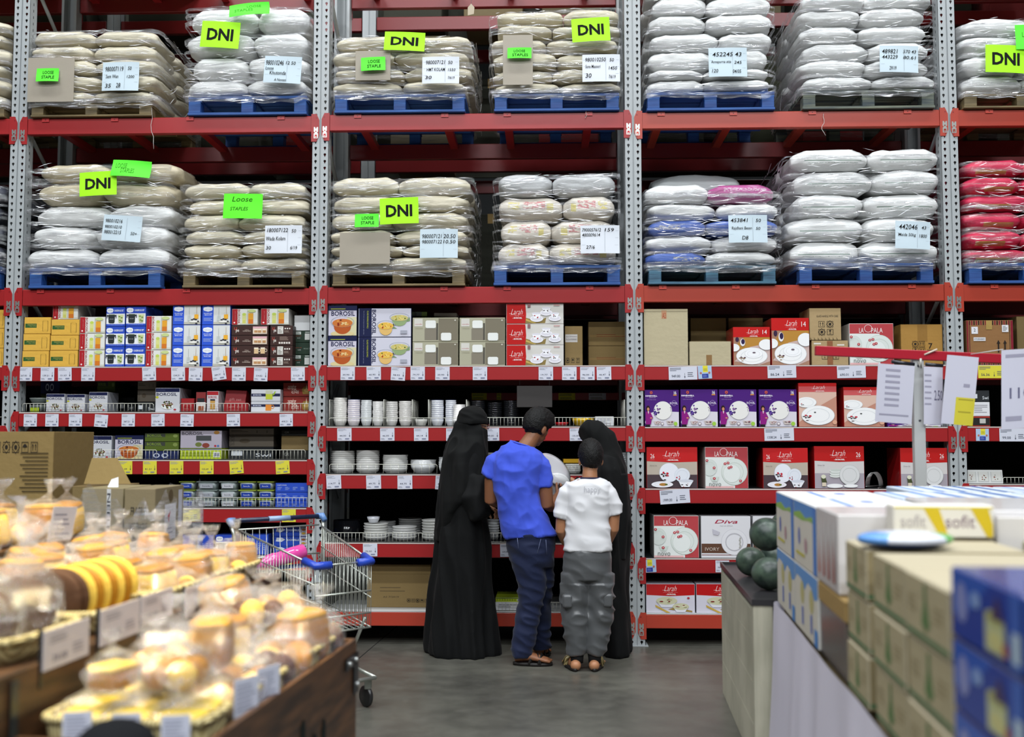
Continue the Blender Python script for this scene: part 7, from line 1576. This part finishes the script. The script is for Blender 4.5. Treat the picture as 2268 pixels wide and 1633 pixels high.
def f_crate(f):
    f.R(0, 0, 1, 1, '#a59a7c'); f.R(0, .04, 1, .12, '#3f6a48'); f.P([(.40, .30), (.5, .9), (.60, .30), (.5, .2)], '#5f7a4c'); f.R(.47, .2, .53, .95, '#4e6e42'); f.lines(.08, .4, .32, .7, 3, '#8f8260', 3, .3); f.lines(.68, .4, .94, .7, 3, '#8f8260', 6, .3)
def f_crate_end(f): f.R(0, 0, 1, 1, '#8d7f5e'); f.R(0, .04, 1, .12, '#3f6a48'); f.R(.1, .3, .4, .8, '#5b5540')
kbox('cardboard_tray', 1.49, 1.59, .12, .43, .999, 1.187, '#9a8a62', 'brown carton under the pack with slanting yellow bands', None, KRAFT, 'carton')
cb = [1.605, 1.96, 2.31, 2.665]
for c in range(3):
    for j in range(3):
        a0 = .004*((c+j) % 2)
        kbox('fruit_drink_case', cb[c]+.002, cb[c+1]-(.07, .012, .004)[c], a0, a0+.42, .752+.145*j, .752+.145*(j+1)-.002, '#aaa088', f'brown case with green bands, {("lowest", "middle", "top")[j]} layer, {("far", "centre", "near")[c]} column', f_crate, KRAFT, 'case', fn2=f_crate_end)
for c, (a0, a1) in enumerate(((.50, .92), (.94, 1.36))):
    kbox('fruit_drink_case', 1.60, 2.12, a0, a1, .752, 1.187, '#a8a084', f'brown case in the row behind, {("beside the blue packet", "at the frame edge")[c]}', None, KRAFT, 'case'); kbox('fruit_drink_case', 2.14, 2.66, a0, a1, .752, 1.187, '#a8a084', f'brown case in the row behind, nearer, {("beside the green-banded cases", "cut by the frame")[c]}', None, KRAFT, 'case')
def f_blue(f):
    f.R(0, 0, 1, 1, '#24409a'); f.P([(0, 1), (.6, 1), (.3, .5), (0, .3)], '#2f5ab8'); f.E(.16, .55, .09, .3, '#8a92c8'); f.E(.38, .68, .07, .12, '#8aa6d8'); f.R(.52, .08, .78, .55, '#c2c79a'); f.E(.65, .56, .13, .1, '#b8b870'); f.E(.66, .25, .10, .14, '#d2cc8a'); f.P([(.60, .55), (.70, .9), (.78, .55)], '#4a3a60'); f.R(.86, 0, 1, 1, '#3a62b8'); f.R(.88, .1, .98, .5, '#b8ccd8'); f.E(.80, .2, .03, .1, '#b04a38')
for c in range(2):
    for j in range(4):
        if j == 3 and c == 3: continue
        kbox('blue_drink_case', 2.68+.40*c, 3.075+.40*c, .0, .42, .692+.137*j, .692+.137*(j+1)-.002, '#22397c', f'deep blue case with a yellow glass picture, {("lowest", "second", "third", "top")[j]} layer, {("next to the brown cases", "cut by the frame")[c]}', f_blue, GLOSS, 'case')
# rounded blue packet
m = MB(); m.ball((0, 0, 0), (.13, .085, .022), 32, 12, '#cfd4e0', e1=.8); m.v = [(x*(1+.04*noise.noise(Vector((x*30, y*30, 0)))), y, z) for x, y, z in m.v]
for i, f_ in enumerate(m.f):
    zc = sum(m.v[k][2] for k in f_)/len(f_); xc = m.v[f_[0]][0]
    if zc < -.004: m.c[i] = lin('#2c5aa8')
    elif abs(xc) > .08: m.c[i] = lin('#5a90d0' if xc < 0 else '#6ab060')
p = DV(2003, 1190, 2.87); p.z = 1.187+.0235; m.build('snack_packet', GLOSS, None, p, (0, 0, R(3))); tag(bpy.data.objects['snack_packet'], 'puffed blue and white packet lying on the brown cases', 'packet')
# table under the cases, with its white cloth
t = thing('display_table', 'long low table under the drink cases, hidden by a white cloth', 'table', KR(.7, 1.2, 0)); G = KR(.7, 1.2, 0); Rz = ua
m = MB(); T = Matrix.Translation(-G) @ Matrix.Translation(KR(0, 0, 0)) @ KM
m.box(0, 2.66, .03, 1.62, .70, .744, '#8a7a5c', M=T); m.box(-.56, 0, .60, 1.62, .70, .744, '#8a7a5c', M=T); m.build('table_top', KRAFT, t)
m = MB(); m.box(2.67, 3.55, .02, 1.2, .655, .688, '#8a7a5c', M=T); m.build('table_top', KRAFT, t)
for b_, a_ in ((-.5, .7), (-.5, 1.5), (.1, .12), (1.3, .12), (1.3, 1.5), (3.45, .12), (3.45, 1.1)): m = MB(); m.box(b_-.03, b_+.03, a_-.03, a_+.03, 0, .70 if b_ < 2.6 else .654, '#6a5a40', M=T); m.build('leg', KRAFT, t)
m = MB(); vs = []; fs = []; nb, nz = 140, 14
for i in range(nb+1):
    b_ = -.02+2.685*i/nb
    for j in range(nz+1):
        z_ = .749*(1-j/nz); dr = j/nz; fold = .028*dr*(math.sin(b_*11+.6*math.sin(b_*5))+.5*math.sin(b_*23))*min(1, max(0, b_-.35)); vs.append((b_, -.008-.045*dr-max(fold, -.03*dr)-.01*noise.noise(Vector((b_*3, z_*2, 0))), z_+.002))
for i in range(nb):
    for j in range(nz): fs.append((i*(nz+1)+j, (i+1)*(nz+1)+j, (i+1)*(nz+1)+j+1, i*(nz+1)+j+1))
m.add(vs, fs, '#cbc7d3', 0, True)
vs = [(-.03+x, y, z) for x, y, z in ((0, -.008, .751), (0, .42, .751), (-.0, .42, .002), (0, -.045, .002))]; m.add(vs, [(0, 1, 2, 3)], '#cbc7d3')
o = m.build('tablecloth', solid('white_cloth', '#c9c5d2', .85, .2), None); o.matrix_world = Matrix.Translation(KR(0, 0, 0)) @ KM; tag(o, 'plain white cloth hanging down the side of the drink case table', 'tablecloth')
# sign stand with a red bar and hanging price sheets
pp = DV(2031, 800, 5.78); t = thing('sign_stand', 'grey pole stand with a long red crossbar behind the drink cases', 'sign stand', (pp.x, pp.y, 0)); G = Vector((pp.x, pp.y, 0))
zt_ = DV(2031, 795, 5.78).z; m = MB(); m.box(-.031, .031, -.02, .02, 0.02, zt_, '#b5b6b4', b=.003); m.tube([(0, -.0205, zt_-.04), (0, -.023, zt_-.04)], .008, 8, '#4a4a50'); m.tube([(0, -.0205, zt_-.34), (0, -.023, zt_-.34)], .007, 8, '#4a4a50'); m.build('pole', PAINT, t)
m = MB(); m.box(-.2, .2, -.15, .15, 0, .02, '#7a7b7a', b=.003); m.build('base', PAINT, t)
m = MB(); a = DV(1806, 777, 5.7)-G; b = DV(2330, 800, 5.85)-G; 
dd = (b-a); m.box(0, dd.length, -.015, .015, -.026, .026, '#a81e2e', M=Matrix.Translation(a) @ dd.to_track_quat('X', 'Z').to_matrix().to_4x4(), b=.003); m.build('crossbar', PAINT, t)
m = MB(); m.tube([a*.57+b*.43+Vector((0, -.03, -.02)), a*.57+b*.43+Vector((0, -.03, -.07)), Vector((0, -.02, zt_-.02))], .006, 8, '#b0aea6'); m.tube([Vector((.03, -.03, zt_+.02)), Vector((.10, -.03, zt_+.05))], .005, 8, '#c9b8a8'); m.build('cable_tie', PLAST, t)
m = MB()
for x0, x1 in ((1975, 2025), (2050, 2088)):
    a, b = DV(x0, 801+(x0-1975)*.08, 5.72)-G, DV(x1, 805+(x1-1975)*.05, 5.72)-G; m.tube([a, b], .010, 8, '#22232a'); 
m.build('clip', PLAST, t)
def hang(pts, dist, lines, label, col='#c8c6d2', yellow=None):
    c = [DV(x, y, dist) for x, y in pts]; o0 = c[3]; ux = (c[2]-c[3]); uz = (c[0]-c[3]); n = ux.cross(uz).normalized(); 
    if n.y > 0: n = -n
    m = MB(); P_ = lambda u, v, k=0: o0+ux*u+uz*v+n*(.0005*k)
    m.add([P_(0, 0), P_(1, 0), P_(1, 1), P_(0, 1)]+[P_(u, v)-n*.001 for u, v in ((0, 0), (1, 0), (1, 1), (0, 1))], [(0, 1, 2, 3), (7, 6, 5, 4)], col)
    def q(u0, v0, u1, v1, cc, k=1): m.add([P_(u0, v0, k), P_(u1, v0, k), P_(u1, v1, k), P_(u0, v1, k)], [(0, 1, 2, 3)], cc)
    if yellow: q(*yellow, '#cfc23c', 1)
    for ln in lines:
        if ln[0] == 'bar': q(*ln[1:5], ln[5] if len(ln) > 5 else '#9b98a8', 2)
        else:
            vs, fs, asp = glyphs(ln[0], .01); u0, v0, u1, v1 = ln[1:5]; m.add([P_(u0+(u1-u0)*a, v0+(v1-v0)*b, 2) for a, b in vs], fs, ln[5] if len(ln) > 5 else '#6a6880')
    tag(m.build('price_sheet', PAPER, None), label, 'price sheet')
hang([(1945, 805), (2018, 812), (2019, 940), (1938, 934)], 5.70, [('bar', .22, .88-.10*k, .62, .92-.10*k) for k in range(7)]+[('bar', .1, .12, .9, .15)], 'white list sheet clipped to the sign pole, pole side nearest the posts')
hang([(2046, 812), (2095, 812), (2088, 942), (2046, 940)], 5.71, [('bar', .05, .84-.10*k, .4, .87-.10*k) for k in range(6)]+[('2.50', .55, .42, .98, .60)], 'white sheet with a price, half behind the yellow-cornered sheet')
hang([(2098, 786), (2152, 784), (2154, 944), (2084, 938)], 5.64, [('bar', .6, .55, .8, .6), ('bar', .48, .36, .95, .38, '#a89c30'), ('bar', .5, .18, .9, .2, '#a89c30')], 'long white sheet with a yellow lower corner', yellow=(.40, .0, 1.0, .40))
hang([(2218, 776), (2330, 770), (2330, 945), (2218, 952)], 5.5, [('110.00', .16, .38, .98, .52), ('bar', .08, .9, .5, .94), ('bar', .08, .1, .4, .16), ('bar', .5, .1, .9, .16)], 'white price sheet reading 110.00 at the frame edge')
m = MB(); m.tube([DV(2150, 785, 5.66), DV(2222, 774, 5.56)], .0025, 6, '#b8b8b4'); tag(m.build('string_tie', PLAST), 'thin pale string running between two hanging price sheets', 'string')

# ================================================================ pale wooden crate stand with watermelons
q0, q1 = Zp(1597, 1247, .75), Zp(1668, 1331, .75); dl = (q0-q1); L_ = dl.length; dl.normalize(); wl = Vector((dl.y, -dl.x, 0)); WD = .50
t = thing('wooden_crate_stand', 'pale washed wooden stand with a black tray top holding melons', 'display stand', (q1.x, q1.y, 0)); CM = Matrix(((wl.x, dl.x, 0), (wl.y, dl.y, 0), (0, 0, 1))).to_4x4()
WL = []
def cb_(nm, *b, mat=W_PALE, col='#fff', bv=.003): m = MB(); m.box(*b, col, M=CM, b=0); o = m.build(nm, mat, t); return o
zz = [0.0, .19, .38, .57, .70]
for j in range(4): cb_('side_board', 0, .018, .05, L_-.03, zz[j]+.002, zz[j+1]-.002)
for j in range(4): cb_('front_board', .085, WD, .02, .035, zz[j]+.002, zz[j+1]-.002)
for x0, y0 in ((0, 0), (0, L_-.03), (.36, 0)): cb_('corner_post', x0, x0+.085, y0, y0+.05 if y0 == 0 else y0+.03, 0, .728)
cb_('back_board', .09, WD, L_-.02, L_, 0, .70); cb_('far_side_board', WD-.02, WD, .05, L_-.03, 0, .70)
m = MB(); m.box(-.006, WD, -.006, L_, .729, .742, '#2b2a2c', M=CM)
for b_ in ((-.006, .004, -.006, L_), (WD-.01, WD, -.006, L_), (.004, WD-.01, -.006, .004), (.004, WD-.01, L_-.01, L_)): m.box(*b_, .742, .756, '#2b2a2c', M=CM)
m.build('tray', PLAST, t)
def melon_mat():
    m, nt, b = newmat('watermelon_rind'); tc = nd(nt, 'ShaderNodeTexCoord'); n = nd(nt, 'ShaderNodeTexNoise', Scale=14.0, Detail=5.0); r = nd(nt, 'ShaderNodeValToRGB')
    r.color_ramp.elements[0].color = (*lin('#22302a'), 1); r.color_ramp.elements[0].position = .4; r.color_ramp.elements[1].color = (*lin('#4a5a4c'), 1); r.color_ramp.elements[1].position = .62
    nt.links.new(tc.outputs['Object'], n.inputs['Vector']); nt.links.new(n.outputs['Fac'], r.inputs['Fac']); nt.links.new(r.outputs['Color'], b.inputs['Base Color']); b.inputs['Roughness'].default_value = .38; return m
MELON = melon_mat()
def melon(px, py, r, dist, label, z=None):
    c = DV(px, py, dist); rr = r*dist/F; c.z = z(rr) if z else c.z; m = MB(); m.ball((0, 0, 0), (rr*1.06, rr, rr*.97), 28, 18); o = m.build('watermelon', MELON, None, c, (random.uniform(-.3, .3), random.uniform(-.3, .3), random.uniform(0, 6))); tag(o, label, 'watermelon')
    return c, rr
on = lambda rr: .743+rr*.97
melon(1664, 1257, 33, 5.62, 'dark green watermelon nearest the pale stand corner, lower layer', on); melon(1703, 1275, 37, 5.12, 'dark green watermelon in front, lower layer, against the drink cases', on); melon(1720, 1245, 36, 5.72, 'dark green watermelon in the middle of the lower layer', on)
melon(1781, 1268, 36, 5.4, 'dark green watermelon hidden mostly by the drink cases, lower layer', on)
melon(1699, 1190, 38, 5.42, 'dark green watermelon on top of the lower three', lambda rr: .985); melon(1738, 1160, 28, 5.75, 'watermelon with a yellow patch at the back of the pile', lambda rr: 1.01)
# ================================================================ bread display
P0b = Zp(776, 1395, .8); P0b.z = 0
def GL(a, b, z): return P0b-VV*a-UU*b+Vector((0, 0, z))
GM = Matrix(((-UU.x, -VV.x, 0), (-UU.y, -VV.y, 0), (0, 0, 1))).to_4x4()     # local x = toward the camera, y = away from the aisle, z = up
def PLN(px, py, a):
    d = ray(px, py); c = Vector((0, 0, H)); q = GL(a, 0, 0); return c+d*((q-c).dot(VV)/d.dot(VV))
def gl_ab(p): r = p-P0b; return (-r.dot(VV), -r.dot(UU), p.z)
t = thing('bread_display_stand', 'stepped dark wooden bakery stand with black metal corners and an emblem', 'display stand', GL(.8, .5, 0)); G = GL(.8, .5, 0); TG = Matrix.Translation(-G) @ Matrix.Translation(GL(0, 0, 0)) @ GM
def gb(nm, b0, b1, a0, a1, z0, z1, mat=W_BROWN, col='#fff'): m = MB(); m.box(b0, b1, a0, a1, z0, z1, col, M=TG); return m.build(nm, mat, t)
gb('front_board', 0, 1.28, -.018, 0, .0, .765); gb('end_board', -.018, 0, -.018, .47, 0, .765); gb('near_board', 1.28, 1.30, -.018, .47, 0, .765); gb('lower_shelf', 0, 1.28, 0, .47, .66, .68)
gb('riser_board', -.6, 1.64, .475, .495, 0, .915); gb('middle_shelf', -.6, 1.8, .495, .90, .895, .915); gb('back_riser', -.6, 1.8, .90, .915, 0, .955); gb('upper_shelf', -.6, 1.8, .915, 1.28, .935, .955); gb('top_riser', -.6, 1.8, 1.28, 1.295, 0, 1.07); gb('top_shelf', -.6, 1.8, 1.295, 1.85, 1.05, 1.07); gb('back_end_board', -.62, -.6, .475, 1.85, 0, .90)
for b0, b1, a_, z0, z1 in ((-.02, .13, -.022, .68, .72), (-.022, .03, -.022, .58, .72), (1.45, 1.60, .470, .80, .835), (1.28, 1.31, .470, .68, .90)): gb('metal_corner', b0, b1, a_-.004, a_, z0, z1, PLAST, '#22272a')
m = MB()
for b_, z_ in ((.02, .70), (.10, .70), (.0, .61)): m.ball((b_, -.028, z_), .008, 8, 6, '#b8bcbc', M=TG)
m.build('rivet_stud', METAL, t)
m = MB(); f = Face(m, .36, .32, 0, 0, 0)
for cx, cy, rx, ry in ((.22, .80, .07, .16), (.30, .42, .10, .26), (.52, .50, .12, .24), (.80, .62, .06, .18), (.40, .14, .26, .14), (.66, .22, .12, .12)): f.E(cx, cy, rx, ry, '#1c211f')
m.v = [tuple(TG @ Vector((.66-v[0], -.0195+v[1]*1.0, .33+v[2]))) for v in m.v]; m.build('emblem', MATTE, t)
def wick():
    m, nt, b = newmat('woven_straw'); tc = nd(nt, 'ShaderNodeTexCoord'); w1 = nd(nt, 'ShaderNodeTexWave', Scale=28.0, Distortion=1.5); r = nd(nt, 'ShaderNodeValToRGB')
    r.color_ramp.elements[0].color = (*lin('#8a7a4c'), 1); r.color_ramp.elements[1].color = (*lin('#cbbd8c'), 1); mp = nd(nt, 'ShaderNodeMapping'); mp.inputs['Rotation'].default_value = (0, 0, R(20))
    nt.links.new(tc.outputs['Object'], mp.inputs[0]); nt.links.new(mp.outputs[0], w1.inputs['Vector']); nt.links.new(w1.outputs['Fac'], r.inputs['Fac']); nt.links.new(r.outputs['Color'], b.inputs['Base Color']); b.inputs['Roughness'].default_value = .7
    bp = nd(nt, 'ShaderNodeBump', Strength=.6, Distance=.01); nt.links.new(w1.outputs['Fac'], bp.inputs['Height']); nt.links.new(bp.outputs['Normal'], b.inputs['Normal']); return m
WICK = wick()
def basket(b0, b1, a0, a1, z0, h, label):
    t = thing('wicker_basket', label, 'basket', GL((a0+a1)/2, (b0+b1)/2, z0)); T = Matrix.Translation(-GL((a0+a1)/2, (b0+b1)/2, z0)) @ Matrix.Translation(GL(0, 0, z0)) @ GM
    def lp(s, z): 
        cx, cy, hx, hy = (b0+b1)/2, (a0+a1)/2, (b1-b0)/2*s, (a1-a0)/2*s; out = []
        for k in range(40): an = 2*math.pi*k/40; sg = lambda v: math.copysign(abs(v)**.35, v); out.append((cx+hx*sg(math.cos(an)), cy+hy*sg(math.sin(an)), z))
        return out
    m = MB(); m.rings([lp(.84, 0), lp(.90, h*.4), lp(.96, h), lp(.935, h), lp(.87, h*.4), lp(.82, .008)], M=T); m.build('woven_body', WICK, t)
    m = MB(); m.tube(lp(.955, h), .011, 8, M=T, closed=True); m.build('rolled_rim', WICK, t)
basket(.01, .50, .01, .45, .681, .115, 'straw basket of buns at the far end of the lower row'); basket(.52, 1.00, .01, .45, .681, .115, 'straw basket in the middle of the lower row'); basket(1.02, 1.25, .01, .45, .681, .115, 'straw basket of yellow cakes nearest the viewer')
basket(-.55, -.05, .51, .89, .916, .06, 'straw basket on the step at the far end'); basket(-.03, .42, .51, .89, .916, .06, 'straw basket on the step behind the hanging cards'); basket(.44, .84, .51, .89, .916, .06, 'straw basket with the long upright loaves'); basket(.86, 1.26, .51, .89, .916, .06, 'straw basket with the dark round loaf')

CRUST = solid('golden_crust', '#a06c10', .55, .3, bump=.3, bs=40); CRUMB = solid('pale_crumb', '#d8b44c', .8, .2, bump=.3, bs=90); TOPC = solid('browned_top', '#b8861e', .55, .3, bump=.3, bs=50); DARKB = solid('dark_crust', '#4e3423', .7, .2, bump=.6, bs=30); YELC = solid('yellow_cake', '#cdb23c', .7, .2, bump=.3, bs=70); BROWNC = solid('chocolate_bake', '#4a2416', .6, .3, bump=.3, bs=50)
def bread_proto(kind, w_, d_, h_, seed):
    rr = random.Random(seed); root = thing('bagged_bread', '', 'bread')
    body = MB(); mats = {'loaf': CRUST, 'bun': CRUST, 'dark': DARKB, 'cake': YELC, 'choc': BROWNC, 'slice': CRUMB}[kind]
    if kind in ('loaf', 'slice'):
        body.ball((0, 0, h_*.5), (w_*.46, d_*.46, h_*.48), 24, 12, e1=.45, e2=.4); body.build('loaf', mats, root)
        c = MB(); c.ball((0, 0, h_*.93), (w_*.44, d_*.44, h_*.14), 20, 8, e1=.8, e2=.5); c.build('loaf_top', TOPC if kind == 'loaf' else CRUST, root)
    elif kind in ('bun', 'choc'):
        for k in range(4): bb = MB(); bb.ball(((k % 2-.5)*w_*.46, (k//2-.5)*d_*.46, h_*.42), (w_*.25, d_*.25, h_*.40), 18, 10); bb.build('bun', mats if (k+seed) % 3 else CRUMB, root)
    elif kind == 'dark': body.ball((0, 0, h_*.5), (w_*.48, d_*.48, h_*.5), 28, 14); body.build('loaf', mats, root)
    else:
        body.box(-w_*.42, w_*.42, -d_*.42, d_*.42, .004, h_*.62, b=.01); body.build('cake', CRUST, root); c = MB(); c.box(-w_*.42, w_*.42, -d_*.42, d_*.42, h_*.62, h_*.8, b=.006); c.build('cake_top', YELC, root)
    # the gathered clear bag
    b = MB(); rings = []; n = 44; prof = [(0, .90), (.08, 1.0), (.5, 1.05), (.9, 1.0), (1.08, .78), (1.22, .38), (1.34, .14), (1.42, .10), (1.52, .22), (1.68, .40), (1.80, .46)]
    lx, ly = rr.uniform(-.25, .25)*w_, rr.uniform(-.25, .25)*d_
    for q, (z, s) in enumerate(prof):
        e = .55 if z < 1 else .9; out = []; fl_ = max(0, z-1.0)
        for k in range(n):
            an = 2*math.pi*k/n; sg = lambda v: math.copysign(abs(v)**e, v); cr = 1+(.03+.25*fl_)*noise.noise(Vector((math.cos(an)*4+seed, math.sin(an)*4, z*3)))+(.12*fl_)*math.sin(an*9+seed)
            out.append((w_*.5*s*cr*sg(math.cos(an))+lx*fl_*1.3, d_*.5*s*cr*sg(math.sin(an))+ly*fl_*1.3, h_*z+.10*h_*fl_*noise.noise(Vector((an*3, seed, 0)))))
        rings.append(out)
    b.rings(rings, cap=False); b.build('clear_bag', BAG, root)
    return root
KINDS_ = {}
def bread(kind, a, b, z, label, s=1.0, rz=None, tilt=(0, 0), lab=None, dims=None, group=None):
    d0 = {'loaf': (.15, .13, .13), 'slice': (.14, .12, .13), 'bun': (.15, .15, .09), 'dark': (.20, .12, .17), 'cake': (.12, .10, .08), 'choc': (.15, .13, .10)}[kind]
    v = random.randrange(3); k = (kind, v)
    if k not in KINDS_: o = KINDS_[k] = bread_proto(kind, *d0, v+len(kind)); 
    else: o = copy_tree(KINDS_[k])
    o.location = GL(a, b, z); o.rotation_euler = (tilt[0], tilt[1], (ua*-1+(random.uniform(0, 6.28) if rz is None else rz))); o.scale = (s, s, s); o['label'] = label
    if group: o['group'] = group
    if lab:
        m = MB(); m.box(-lab[0]/2, lab[0]/2, -.0008, .0008, -lab[1]/2, lab[1]/2, '#b9bcca'); f = Face(m, lab[0], lab[1], -lab[0]/2, -.0009, -lab[1]/2); f.lines(.1, .12, .9, .86, 6, '#7e8196', int(a*100), .35)
        q = m.build('paper_label', PAPER, o); q.rotation_euler = (lab[2] if len(lab) > 2 else 0, 0, -o.rotation_euler[2]+R(lab[3] if len(lab) > 3 else 55)); an = -o.rotation_euler[2]+R((lab[3] if len(lab) > 3 else 55)-90); q.location = (math.cos(an)*.085, math.sin(an)*.085, .05)
    return o
random.seed(11)
WH = {0: 'far', 1: 'middle', 2: 'near'}
n_ = 0
words_ = ['leaning toward the trolley', 'in the second place', 'in the third place', 'in the fourth place', 'in the fifth place', 'in the sixth place', 'in the seventh place', 'at the near end']
# lower far basket and middle basket: buns and brown bakes
for q, (a, b, kd) in enumerate(((.10, .10, 'choc'), (.30, .10, 'bun'), (.10, .28, 'loaf'), (.30, .27, 'bun'), (.10, .43, 'bun'), (.31, .43, 'slice'))):
    bread(kd, a, b, .735, f'bagged {dict(choc="chocolate brown bake", bun="golden buns", loaf="block loaf", slice="pale loaf")[kd]} in the far lower basket, {("by the trolley corner", "back corner", "front side", "back side centre", "near front corner", "near back corner")[q]}', s=1.32)
for q, (a, b, kd) in enumerate(((.20, .16, 'bun'), (.22, .34, 'choc'), (.36, .22, 'loaf'))): bread(kd, a, b, .86, f'bagged bakes heaped on the far lower basket, {("far", "near", "riser")[q]} side', s=1.1, tilt=(.2, -.15))
for q, (a, b, kd) in enumerate(((.10, .62, 'choc'), (.30, .60, 'bun'), (.10, .78, 'bun'), (.30, .77, 'loaf'), (.11, .92, 'bun'), (.31, .92, 'cake'))):
    bread(kd, a, b, .735, f'bagged {dict(choc="dark bake", bun="golden buns", loaf="block loaf", cake="yellow cake")[kd]} in the middle lower basket, {("far front corner", "far back corner", "front side centre", "back side centre", "near front corner", "near back corner")[q]}', s=1.25, lab=(.07, .08, 0, 60) if q in (4, 2) else None)
for q, (a, b) in enumerate(((.10, 1.08), (.225, 1.08), (.35, 1.08), (.10, 1.175), (.225, 1.175), (.35, 1.175))):
    bread('cake', a, b, .735, f'bagged yellow-topped cake in the nearest basket, {("far", "near")[q//3]} row, {("aisle side", "centre", "riser side")[q % 3]}', s=1.12, rz=random.uniform(-.2, .2), lab=(.06, .06, 0, 12) if q in (3, 4, 5) else None)
for q, (a, b) in enumerate(((.15, 1.10), (.30, 1.14), (.24, 1.0), (.15, .88), (.32, .80))): bread(('bun', 'cake', 'bun', 'loaf', 'choc')[q], a, b, .85, f'bagged bake heaped over the lower baskets, {("aisle side over yellow cakes", "riser side over yellow cakes", "centre", "aisle side of the middle basket", "riser side of the middle basket")[q]}', s=1.0)
# step row
for q, b in enumerate((-.48, -.33, -.18, -.02, .13, .28)):
    for r_, a in enumerate((.60, .79)):
        kd = ('loaf', 'bun', 'slice')[(q+r_) % 3]; bread(kd, a, b, .922, f'bagged {dict(loaf="golden block loaf", bun="round buns", slice="pale soft loaf")[kd]} on the first step, {("front", "rear")[r_]} row, {words_[q]}', s=.98, tilt=(0, random.uniform(-.12, .12)))
for q in range(9): # long loaves standing in a row
    b = .45+.043*q; m = MB(); m.ball((0, 0, 0), (.019, .10, .09), 20, 14, e1=.9); o = m.build('long_loaf', (CRUMB, CRUST, CRUMB, CRUST, DARKB)[min(q % 4 if q < 7 else 4, 4)], None, GL(.68, b, .922+.09)); o.rotation_euler = (0, 0, math.atan2(-UU.y, -UU.x)); tag(o, f'upright oval loaf, {("first", "second", "third", "fourth", "fifth", "sixth", "seventh", "dark eighth", "dark last")[q]} in the upright row', 'bread', 'upright oval loaves')
for q, b in enumerate((.97, 1.15)): bread('dark', .66, b, .925, f'dark seeded round loaf in a clear bag, {("farther", "nearer")[q]} of the two', s=1.05, rz=0)
for q, b in enumerate((-.52, -.36, -.20, -.04, .12, .28, .44, .60)):
    for r_, a in enumerate((1.0, 1.18)):
        kd = ('loaf', 'slice', 'bun')[(q*2+r_) % 3]; bread(kd, a, b, .957, f'bagged {dict(loaf="golden block loaf", bun="round buns", slice="pale soft loaf")[kd]} on the second step, {("front", "rear")[r_]} row, {words_[q]}', s=.95, tilt=(random.uniform(-.1, .1), random.uniform(-.15, .15)), lab=(.10, .12, .2, 70) if (q, r_) in ((0, 1), (4, 1)) else None)
for q, b in enumerate((-.50, -.33, -.16, .01, .18, .35)):
    for r_, a in enumerate((1.38, 1.58)):
        kd = ('slice', 'loaf', 'bun')[(q+2*r_) % 3]; bread(kd, a, b, 1.072, f'bagged {dict(loaf="golden block loaf", bun="round buns", slice="pale soft loaf")[kd]} on the top step, {("front", "rear")[r_]} row, {words_[q]}', s=1.05, tilt=(random.uniform(-.1, .1), random.uniform(-.15, .15)), lab=(.13, .15, .2, 75) if (q, r_) == (1, 0) else None)
# price cards on the riser
def pcard(x0, yl0, yl1, x1, yr0, yr1, label):
    A0, A1, B0_, B1_ = (gl_ab(PLN(x, y, .468)) for x, y in ((x0, yl0), (x0, yl1), (x1, yr0), (x1, yr1)))
    b0, b1 = A0[1], B0_[1]; z1 = (A0[2]+B0_[2])/2; z0 = (A1[2]+B1_[2])/2; m = MB(); w_ = b0-b1; h_ = z1-z0; m.box(0, w_, -.002, .002, 0, h_, '#b9b2b4'); f = Face(m, w_, h_, 0, -.0022, 0); f.lines(.12, .62, .6, .86, 3, '#7e7a82', 3, .35); f.T('39.00', .18, .16, .5, .34, '#6a6670', bold=.01); f.lines(.62, .2, .88, .5, 3, '#8a8690', 5, .35)
    o = m.build('price_card', PAPER, None); o.matrix_world = Matrix.Translation(GL(.468, b0, z0)) @ Matrix(((UU.x, -VV.x, 0), (UU.y, -VV.y, 0), (0, 0, 1))).to_4x4(); tag(o, label, 'price card')
    h = MB(); h.box(-.006, .006, .003, .010, -.04, h_+.006, '#1d2022'); h.build('card_holder', PLAST, o)
pcard(97, 1400, 1487, 197, 1368, 1450, 'grey-white price card nearest the viewer, on the riser beside the dark loaf'); pcard(223, 1357, 1435, 309, 1322, 1398, 'price card hanging under the long upright loaves'); pcard(313, 1322, 1385, 382, 1301, 1362, 'narrow price card in the middle of the riser'); pcard(411, 1306, 1372, 515, 1268, 1328, 'wide price card at the far end of the riser')
# black rounded post top in front of the nearest basket
p = DV(255, 1640, 2.2); t = thing('black_post', 'matte black rounded post top in front of the nearest bread basket', 'post', (p.x, p.y, 0)); m = MB(); zt = 1.49-(1592-966)*2.2/2320; m.ball((0, 0, zt-.06), (.085, .085, .06), 28, 12, '#17181a'); m.build('dome_top', MATTE, t); m = MB(); m.lathe([(0, 0), (.12, 0), (.12, .01), (.05, .02), (.05, zt-.06), (0, zt-.06)], 24, '#17181a'); m.build('pole', MATTE, t)
